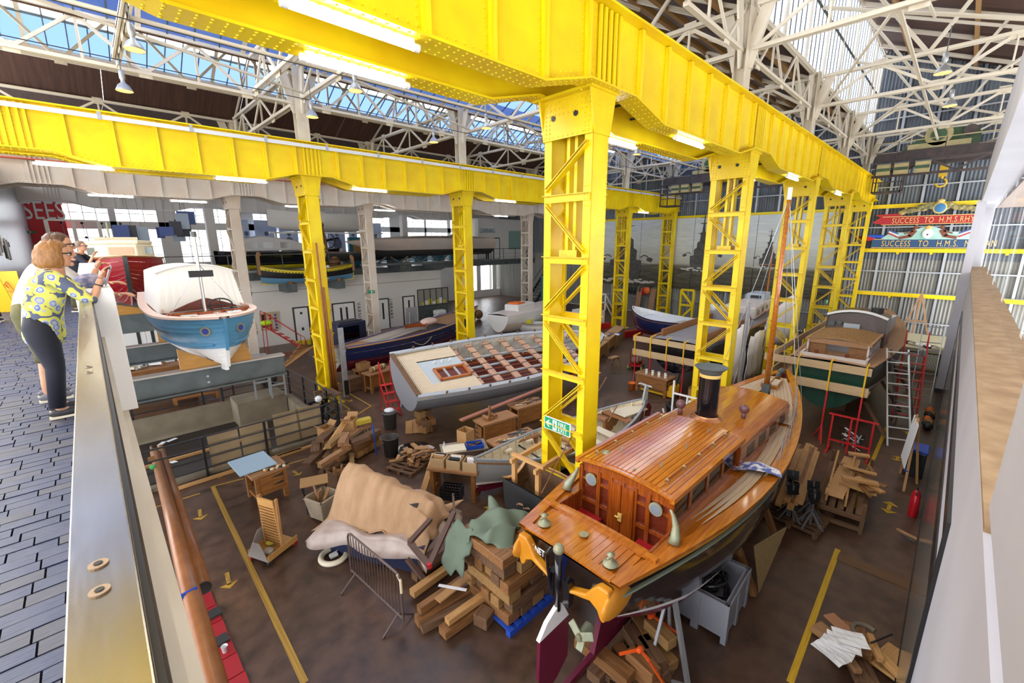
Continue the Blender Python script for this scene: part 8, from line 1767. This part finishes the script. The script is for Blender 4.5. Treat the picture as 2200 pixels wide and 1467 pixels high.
pole('thin dark pole along the gallery wall left of the thick spar', [gp(325,960,.5), gp(440,1500,.7)], .035, DRK, 'thin_pole'); pole('second thin dark pole lashed with cord beside the wall', [gp(380,1250,.55), gp(425,1500,.75)], .05, DRK, 'thin_pole')
LST = mat('cord', (.45,.33,.2), .9)
for k in range(4): q = gp(425,1412+9*k,.8); b = MB(); pts = [q+V((.11*math.cos(a2),.0,.08*math.sin(a2))) for a2 in [2*math.pi*j/10 for j in range(11)]]; b.tube(pts,.01,LST,5,False); tag(b.build('cord_lashing'), 'pale cord lashing around the thin poles', 'cord', 'cord lashings on the poles')
RMAT = mat('red_mat', (.36,.01,.018), .55)
q0 = at(440,1262,0); 
for k in range(9): b = MB(); b.bb(-.05,.44,0,.41,0,.02,RMAT); o = b.build('red_mat', loc=(.22+.01*k,8.6-.43*k-.4,.0)); tag(o, 'red interlocking floor mat tile in the strip by the spars', 'mat', 'red mat tiles')
for k, (px, py) in enumerate(((457,1320),(472,1378))): q = at(px, py, .03); o = MB().box((0,0,.02),(.24,.2,.04),DARK).build('black_block', loc=(q.x,q.y,.02), rz=.1); tag(o, 'black rubber block on the red mat, %s' % ('farther' if k == 0 else 'nearer'), 'block')
q = at(484,1400,.02); b = MB(); b.lathe((0,0,0),[(.001,.002),(.035,0),(.045,.11),(.048,.11),(.04,.105),(.03,.01),(.001,.01)],PAPER,16); tag(b.build('paper_cup', loc=(q.x,q.y,.021), smooth=True), 'white paper cup standing on the red mat', 'cup')
b = MB(); q = gp(405,1290,1.0)
for k in range(7): b.box((0,-.0,.0+.0*k),(0,0,0),BLUEP)
t = thing('blue_basket', 'blue plastic pierced scoop basket hung on the spars', 'basket', tuple(gp(403,1272,.95)))
for k in range(6): stick('basket_bar', (-.11+.012*k,0,-.03*k),(.11-.012*k,0,-.03*k+.02),.03,.012,BLUEP,t)
stick('basket_bar', (-.12,0,0),(-.05,0,-.18),.02,.02,BLUEP,t); stick('basket_bar', (.12,0,0.02),(.04,0,-.16),.02,.02,BLUEP,t)
o = MB().box((0,0,0),(.14,.05,.1),OAK).build('brown_clamp', loc=tuple(gp(325,985,.75))); tag(o, 'brown padded clamp at the far end of the spars', 'clamp')
b = MB(); b.ball((0,0,0),.07,mat('green_tape',(.05,.4,.12),.5),8,5,(1,.4,1)); tag(b.build('green_tape', loc=tuple(gp(328,1003,.72))), 'scrap of green tape at the far end of the spars', 'tape')
# ================================================================ PEOPLE
SKN = mat('skin', (.62,.33,.2), .5, 0, 'n', (.56,.27,.16), 8, .4); HAIRB = mat('reddish_blond_hair', (.42,.2,.06), .5, 0, 'n', (.2,.08,.02), 40, .6, .6, stretch=(1,1,.4)); HAIRD = mat('brown_hair', (.15,.08,.04), .5, 0, 'n', (.07,.035,.02), 40, .6, .6); HAIRG = mat('grey_hair', (.2,.13,.09), .55)
def skin(name, vs, es, rs, mt, par, sub=2, root=0):
    me = bpy.data.meshes.new(name); me.from_pydata([tuple(v) for v in vs], es, []); o = bpy.data.objects.new(name, me); C.objects.link(o); o.parent = par
    sm = o.modifiers.new('skin', 'SKIN'); sl = me.skin_vertices[0].data
    for i, r_ in enumerate(rs): sl[i].radius = r_ if isinstance(r_, tuple) else (r_, r_)
    sl[root].use_root = True; sm.use_smooth_shade = True
    if sub: s2 = o.modifiers.new('sub', 'SUBSURF'); s2.levels = sub; s2.render_levels = sub
    me.materials.append(mt); return o
def chain(n, off=0): return [(off+i, off+i+1) for i in range(n-1)]
def hand(par, w_, d, up, mt, s=1.0, curl=.5):
    """w_ wrist, d direction of fingers, up back-of-hand normal; palm and five fingers"""
    w_, d, up = V(w_), V(d).normalized(), V(up); up = (up-d*up.dot(d)).normalized(); sd = d.cross(up)
    vs = [w_, w_+d*.045*s, w_+d*.085*s]; es = chain(3); rs = [(.026*s,.02*s),(.036*s,.016*s),(.037*s,.014*s)]
    for k in range(4):
        o_ = (k-1.5)*.019*s; L_ = (.072,.08,.075,.058)[k]*s; p = w_+d*.088*s+sd*o_; i0 = len(vs)
        dd = d; vs.append(p); rs.append(.0095*s); es.append((2, i0))
        for j in range(3):
            dd = (dd-up*curl*.6).normalized(); p = p+dd*L_/3; vs.append(p); rs.append((.0088-.0008*j)*s); es.append((i0+j, i0+j+1))
    i0 = len(vs); p = w_+d*.03*s+sd*.032*s; vs.append(p); rs.append(.012*s); es.append((1, i0)); dd = (d*.7+sd*.8-up*.2).normalized()
    for j in range(2): p = p+dd*.028*s; vs.append(p); rs.append(.010*s); es.append((i0+j, i0+j+1)); dd = (dd-up*.3+d*.3).normalized()
    return skin('hand', vs, es, rs, mt, par, 1)
def head(par, c, f, mt, s=1.0, hair=None, style='short', glasses=False):
    """c centre of head, f facing direction"""
    h_ = thing('head', None, None, tuple(c)); h_.parent = par; f = V(f).normalized(); h_.rotation_euler = (0, -math.asin(f.z)*0, math.atan2(f.y, f.x)); h_.scale = (s,s,s)
    b = MB(); rows = []
    prof = [(-.118,.030,.02),(-.110,.055,.018),(-.09,.072,.012),(-.06,.082,.006),(-.03,.088,.0),(.0,.092,-.004),(.03,.096,-.008),(.06,.094,-.012),(.09,.08,-.014),(.11,.055,-.014),(.122,.02,-.014)]
    for z, r_, xo in prof: rows.append([V((xo+r_*1.03*math.cos(a), r_*.80*math.sin(a), z)) for a in [2*math.pi*k/20 for k in range(21)]])
    b.grid(rows, mt, flip=False); b.ball((.096,0,-.02),.016,mt,8,6,(1.2,.8,1.5)); b.ball((.085,0,-.095),.026,mt,8,6,(.8,1,.8))
    for sy in (-1,1): b.ball((-.005,sy*.076,-.012),.024,mt,8,6,(.7,.35,1.2))
    b.tube([(-.02,0,-.2),(-.012,0,-.06)],[.052,.05],mt,12); hd = b.build('face', par, smooth=True); hd.parent = h_
    def add(nm, q, sm=True): o = q.build(nm, h_, smooth=sm); return o
    q = MB(); 
    for sy in (-1,1): q.ball((.083,sy*.032,.004),.0125,WHT,8,6); 
    add('eyes', q); q = MB()
    for sy in (-1,1): q.ball((.0935,sy*.032,.004),.006,DARK,8,6)
    add('pupils', q); q = MB(); q.ball((.092,0,-.062),.017,mat('lips',(.45,.14,.12),.5),8,5,(.5,1.2,.35)); add('mouth', q)
    if hair:
        q = MB(); r2 = []; K = 26
        if style == 'bob': lv = [(-.125,.085,-.03),(-.10,.118,-.03),(-.06,.128,-.03),(-.01,.125,-.025),(.04,.118,-.02),(.085,.10,-.015),(.12,.065,-.015),(.138,.015,-.015)]
        elif style == 'tied': lv = [(-.05,.09,-.03),(-.01,.105,-.022),(.04,.108,-.018),(.085,.095,-.015),(.115,.06,-.015),(.13,.015,-.015)]
        else: lv = [(-.035,.088,-.02),(.0,.098,-.018),(.04,.103,-.016),(.085,.089,-.015),(.112,.06,-.015),(.128,.015,-.015)]
        for z, r_, xo in lv:
            row = []
            for k in range(K+1):
                a = 2*math.pi*k/K; fr = max(0, math.cos(a)); rr = r_*(1+.045*math.sin(a*9+z*60)+.03*math.sin(a*17))
                cut = .45 if z < .05 else .08
                rr *= 1-cut*fr**1.5; row.append(V((xo+rr*1.08*math.cos(a), rr*.92*math.sin(a), z+.006*math.sin(a*7))))
            r2.append(row)
        q.grid(r2, hair)
        if style == 'tied': q.ball((-.12,0,-.02),.05,hair,10,7,(1,1,1.6))
        add('hair', q)
    if glasses:
        q = MB()
        for sy in (-1,1): q.ball((.099,sy*.034,.006),.025,DARK,10,6,(.25,1,.8)); q.bar((.095,sy*.06,.01),(-.01,sy*.086,.008),.004,.012,DARK)
        q.bar((.104,-.012,.01),(.104,.012,.01),.004,.006,DARK); add('sunglasses', q)
    return h_
def flower_shirt():
    m = bpy.data.materials.new('floral_blouse'); m.use_nodes = True; n = m.node_tree.nodes; l = m.node_tree.links; b = n['Principled BSDF']; b.inputs['Roughness'].default_value = .8
    tc = n.new('ShaderNodeTexCoord'); v = n.new('ShaderNodeTexVoronoi'); v.inputs['Scale'].default_value = 12; l.new(tc.outputs['Object'], v.inputs[0])
    t = n.new('ShaderNodeTexNoise'); t.inputs['Scale'].default_value = 14; l.new(tc.outputs['Object'], t.inputs[0])
    mm = n.new('ShaderNodeMath'); mm.operation = 'ADD'; l.new(v.outputs['Distance'], mm.inputs[0]); m3 = n.new('ShaderNodeMath'); m3.operation = 'MULTIPLY'; m3.inputs[1].default_value = .55; l.new(t.outputs[0], m3.inputs[0]); l.new(m3.outputs[0], mm.inputs[1])
    r = n.new('ShaderNodeValToRGB'); l.new(mm.outputs[0], r.inputs[0]); e = r.color_ramp.elements; r.color_ramp.interpolation = 'CONSTANT'
    e[0].position = 0; e[0].color = (.5,.5,.42,1); e[1].position = .42; e[1].color = (.42,.48,.66,1)
    for p, c in ((.52,(.16,.2,.42,1)),(.60,(.5,.55,.58,1)),(.67,(.72,.68,.12,1)),(.93,(.1,.12,.2,1))): q = e.new(p); q.color = c
    l.new(r.outputs[0], b.inputs['Base Color']); return m
FSH = flower_shirt(); WTE = mat('pale_tshirt', (.62,.6,.6), .8); JEAN = mat('black_trousers', (.012,.013,.025), .75); KHA = mat('camo_shorts', (.16,.14,.05), .8, 0, 'n', (.07,.07,.03), 9, .6); SHO = mat('dark_shoe', (.02,.02,.025), .6); SHO2 = mat('grey_shoe', (.12,.12,.15), .6)
def figure(label, x, y, z, rz, H_, shirt, legs, sh_mat, hairm, style, glasses=False, lean=.12, arms='rail', shorts=False, shoe=SHO, wide=1.0, headturn=0, group=None, hem=.42):
    t = thing('person', label, 'person', (x,y,z), rz, group); k = H_/1.7; w_ = wide
    hip = V((0,0,.93*k)); ch = V((lean*.9,0,1.27*k)); nk = V((lean*1.25,0,1.45*k)); hc = V((lean*1.45+.03,0,1.585*k))
    body = []; 
    L_ = {}
    for s in (-1,1):
        kn = V((.03,s*.10*w_,.5*k)); an = V((-.02,s*.10*w_,.09*k)); L_[s] = (V((0,s*.09*w_,.9*k)), kn, an)
    sh = {s: V((lean*1.1,s*.185*w_,1.40*k)) for s in (-1,1)}
    if arms == 'rail': el = {-1: sh[-1]+V((.24,-.03,-.27)), 1: sh[1]+V((.24,.06,-.26))}; wr = {-1: el[-1]+V((.10,.08,.22)), 1: el[1]+V((.22,-.16,.02))}
    elif arms == 'fold': el = {s: sh[s]+V((.04,s*.06,-.27)) for s in (-1,1)}; wr = {s: el[s]+V((.2,-s*.12,-.03)) for s in (-1,1)}
    else: el = {s: sh[s]+V((.08,s*.05,-.28)) for s in (-1,1)}; wr = {s: el[s]+V((.2,-s*.08,.03)) for s in (-1,1)}
    # continuous body
    vs = [hip, ch, nk]; es = [(0,1),(1,2)]; rs = [(.13*w_,.11),(.13*w_,.11),(.05,.05)]
    for s in (-1,1):
        i = len(vs); vs += [*L_[s], L_[s][2]+V((.13,0,-.05*k))]; rs += [.075,.05,.035,.03]; es += [(0,i),(i,i+1),(i+1,i+2),(i+2,i+3)]
        i = len(vs); vs += [sh[s], el[s], wr[s]]; rs += [.05,.038,.027]; es += [(1,i),(i,i+1),(i+1,i+2)]
    skin('body', vs, es, rs, SKN, t, 2)
    # shirt
    b0 = V((.0,0,(.93-hem*.25)*k)); vs = [b0, V((.0+lean*.3,0,1.08*k)), ch, nk-V((0,0,.03))]; es = chain(4); rs = [(.185*w_,.16*w_),(.165*w_,.135*w_),(.165*w_,.125*w_),(.075,.07)]
    for s in (-1,1):
        i = len(vs); vs += [sh[s], sh[s].lerp(el[s],.6), el[s]]; rs += [.075,.066,.055]; es += [(2,i),(i,i+1),(i+1,i+2)]
        if arms == 'rail' and s == -1: vs.append(el[s].lerp(wr[s],.25)); rs.append(.05); es.append((i+2,i+3))
    skin('shirt', vs, es, rs, shirt, t, 2)
    # trousers
    q = MB()
    for s in (-1,1):
        A, K_, N = L_[s]; lo = N+V((0,0,.02)) if not shorts else K_+V((0,0,-.08)); mid = A.lerp(K_,.5)
        q.tube([V((0,s*.055,1.0*k)), V((-.01,s*.075*w_,.9*k)), V((0,s*.085*w_,.8*k)), mid, K_, lo], [.09*w_,.108*w_,.104*w_,.09*w_,.072,.062 if not shorts else .082], legs, 14)
    q.build('trousers' if not shorts else 'shorts', t, smooth=True)
    for s in (-1,1):
        q = L_[s][2]; b = MB(); b.ball((q.x+.06,q.y,.045),.075,shoe,12,7,(1.85,.62,.62)); b.bb(q.x-.07,q.x+.19,q.y-.042,q.y+.042,0,.022,CRM); b.build('shoe', t, smooth=False)
        d = (wr[s]-el[s]).normalized(); hand(t, wr[s]-d*.01, d, V((0,0,1)) if abs(d.z) < .8 else V((-1,0,0)), SKN, 1.0, .55)
    head(t, hc, (math.cos(headturn), math.sin(headturn), 0), SKN, k*1.02, hairm, style, glasses)
    return t, wr, el, sh
t, wr, el, sh = figure('woman in yellow floral blouse and black trousers photographing over the parapet', -.41, 6.02, WZ, R(2), 1.67, FSH, JEAN, None, HAIRB, 'bob', True, .13, 'rail', wide=1.08, hem=1.0)
b = MB(); b.box(wr[-1]+V((.06,.06,.02)),(.012,.14,.19),CHR,rot=Euler((.2,.35,0))); b.build('phone', None); o = bpy.context.scene.objects['phone']; o.location = t.location; o.rotation_euler.z = R(2); tag(o, 'silver phone or tablet held up by the woman in the floral blouse', 'phone')
b = MB(); p = el[-1].lerp(wr[-1],.7); b.tube([p+V((.0,.0,-.005)),p+V((.005,0,.006))],.034,DARK,12); b.build('bracelet', t)
figure('man in pale T-shirt and camouflage shorts leaning on the parapet behind the woman', -.52, 6.75, WZ, R(5), 1.76, WTE, KHA, None, HAIRD, 'short', True, .22, 'rail', shorts=True, shoe=SHO2, wide=1.15)
b = MB(); b.ball((0,0,0),.13,mat('checked_jacket',(.45,.4,.5),.9,0,'n',(.12,.14,.3),14,.3),12,8,(1,1,.6)); tag(b.build('bundled_jacket', loc=(.0,6.45,5.82), smooth=True), 'bundled checked jacket lying on the white parapet beside the couple', 'jacket')
STR = bpy.data.materials.new('striped_shirt'); STR.use_nodes = True; n = STR.node_tree.nodes; l = STR.node_tree.links; tc = n.new('ShaderNodeTexCoord'); wv = n.new('ShaderNodeTexWave'); wv.bands_direction = 'Z'; wv.inputs['Scale'].default_value = 12; r_ = n.new('ShaderNodeValToRGB'); r_.color_ramp.elements[0].position = .35; r_.color_ramp.elements[0].color = (.05,.06,.12,1); r_.color_ramp.elements[1].position = .45; r_.color_ramp.elements[1].color = (.75,.75,.78,1)
l.new(tc.outputs['Object'], wv.inputs[0]); l.new(wv.outputs[0], r_.inputs[0]); l.new(r_.outputs[0], n['Principled BSDF'].inputs['Base Color'])
p = at(48,650,WZ); figure('woman in navy striped top with shoulder bag standing farther along the gallery', -1.62, 14.5, WZ, R(170), 1.66, STR, JEAN, None, HAIRD, 'tied', False, .05, 'fold')
figure('man in black polo shirt and glasses looking down beyond the parapet', -.33, 15.4, WZ, R(-20), 1.72, JEAN, KHA, None, HAIRG, 'short', True, .2, 'rail')
# two visitors far on the gallery
figure('visitor in dark jacket on the far gallery left of the LEARNING room', 28.6, 32.9, 4.4, R(-100), 1.7, JEAN, JEAN, None, HAIRD, 'short', False, .05, 'hang')
# wet floor sign
p = at(10,664,WZ); t = thing('wet_floor_sign', 'yellow folding wet floor sign standing on the gallery at the left edge', 'sign', (-1.62,14.9,WZ), R(-20)); WF = mat('sign_yellow', (.85,.5,.01), .5)
p = at(14,668,WZ); t.location = (p.x,p.y,WZ)
for s in (-1,1): b = MB(); b.prism([(-.3,0,0),(.3,0,0),(.2,0,1.0),(-.2,0,1.0)],(0,-.01,0),(0,.01,0),WF); o = b.build('sign_leaf', t); o.rotation_euler.x = s*.2; o.location.y = -s*.2
RT = mat('sign_red_print', (.6,.03,.01), .5)
b = MB(); 
for a_, c_ in (((-.13,0,.5),(.13,0,.5)),((.13,0,.5),(0,0,.74)),((0,0,.74),(-.13,0,.5))): b.bar(a_,c_,.004,.025,RT,up=(0,1,0))
b.bar((-.02,0,.66),(.03,0,.56),.004,.03,RT,up=(0,1,0)); o = b.build('warning_triangle', t); o.rotation_euler.x = -.2; o.location.y = -.015+.17
text('sign_lettering', 'WET', .12, RT, Matrix.Translation((-.13,-.20,.36)) @ Euler((math.pi/2-.2,0,0)).to_matrix().to_4x4(), t, .002); text('sign_lettering', 'FLOOR', .1, RT, Matrix.Translation((-.17,-.225,.24)) @ Euler((math.pi/2-.2,0,0)).to_matrix().to_4x4(), t, .002)
# loose rope hanging by the nearest column
b = MB(); b.tube([at(1303,810,3.6), at(1215,960,2.4), at(1163,1060,1.7)], .011, mat('brown_rope',(.25,.1,.05),.8), 6); tag(b.build('loose_rope'), 'thin brown rope hanging slantwise in front of the nearest yellow column', 'rope')
# ---------------------------------------------------------------- small fittings belong to the part they sit on
SUB = {'window_pane':'cabin_side','curtain':'cabin_side','roof_plank':'cabin_roof','grab_rail':'cabin_roof','roof_cleat':'cabin_roof','mushroom_vent':'cabin_roof','rail_stanchion':'cabin_roof','roof_edge_rail':'cabin_roof','funnel_band':'funnel','funnel_bell':'funnel','hatch_pane':'fore_hatch','mast_head':'mast','door_handle':'cabin_door','casing_window':'engine_casing','cowl_vent':'casing_roof','name_lettering':'transom','quarter_badge':'transom','rudder_top':'rudder_blade','aft_deck_plank':'aft_deck','deck_cleat':'aft_deck','deck_plate':'aft_deck','wheel_hub':'gear_wheel','cabin_window':'cabin','dark_window':'doghouse','navigation_lamp':'chrome_mast','glowing_bulb':'lamp_shade','white_symbol':'sign_plate','sign_lettering':'sign_plate','arrow_symbol':'sign_plate','running_man':'sign_plate','hatch_bar':'hatch_frame','hatch_well':'hatch_frame','dark_hole':'capital_plate','inner_bracket':'leg','lettering':'board','gilt_edge':'board','flaked_paint':'transom','painted_pattern':'hull_shell','canopy_edge':'white_canopy','grey_window':'wheelhouse','instrument_panel':'wheelhouse','masking_sheet':'wheelhouse','bow_fairlead':'fore_deck','bow_cleat':'fore_deck','orange_raft':'wheelhouse','front_window':'cabin','side_window':'cabin','fog_horn':'cabin_roof','printed_text':'panel','end_cap':'lit_tube','binding_tapes':'thwart','porthole':'bulkhead_panel','deck_plank':'side_deck','roof_slat':'cabin_side'}
for o in list(C.objects):
    if o.parent is not None and o.parent.parent is None:
        st = o.name.split('.')[0]; tgt = SUB.get(st)
        if tgt:
            for q in o.parent.children:
                if q.name.split('.')[0] == tgt and q is not o and q.location.length < 1e-6 and not len(o.children): o.parent = q; break
# ---------------------------------------------------------------- labels: tell alike things apart by their place
bpy.context.view_layer.update()
ORDW = ['first','second','third','fourth','fifth','sixth','seventh','eighth','ninth','tenth','eleventh','twelfth']
def ordw(i): return ORDW[i] if i < 12 else '%dth' % (i+1) if (i+1) % 10 not in (1,2,3) else '%d%s' % (i+1, {1:'st',2:'nd',3:'rd'}[(i+1) % 10])
same = {}
for o in C.objects:
    if o.parent is None and o.get('label'): same.setdefault(o['label'], []).append(o)
for lb, os_ in same.items():
    if len(os_) < 2: continue
    def px_(o):
        c = o.matrix_world.translation if o.type == 'EMPTY' or o.matrix_world.translation.length > .01 or not len(o.data.vertices) else o.matrix_world @ o.data.vertices[0].co
        d = c-V((0,0,CAMZ)); return d.dot(_r2)/max(.1, d.dot(_f))
    os_.sort(key=px_)
    if not os_[0].get('group'):
        for o in os_: o['group'] = lb[:60]
    for i, o in enumerate(os_): o['label'] = '%s, %s from the left' % (' '.join(lb.split()[:12]), ordw(i))
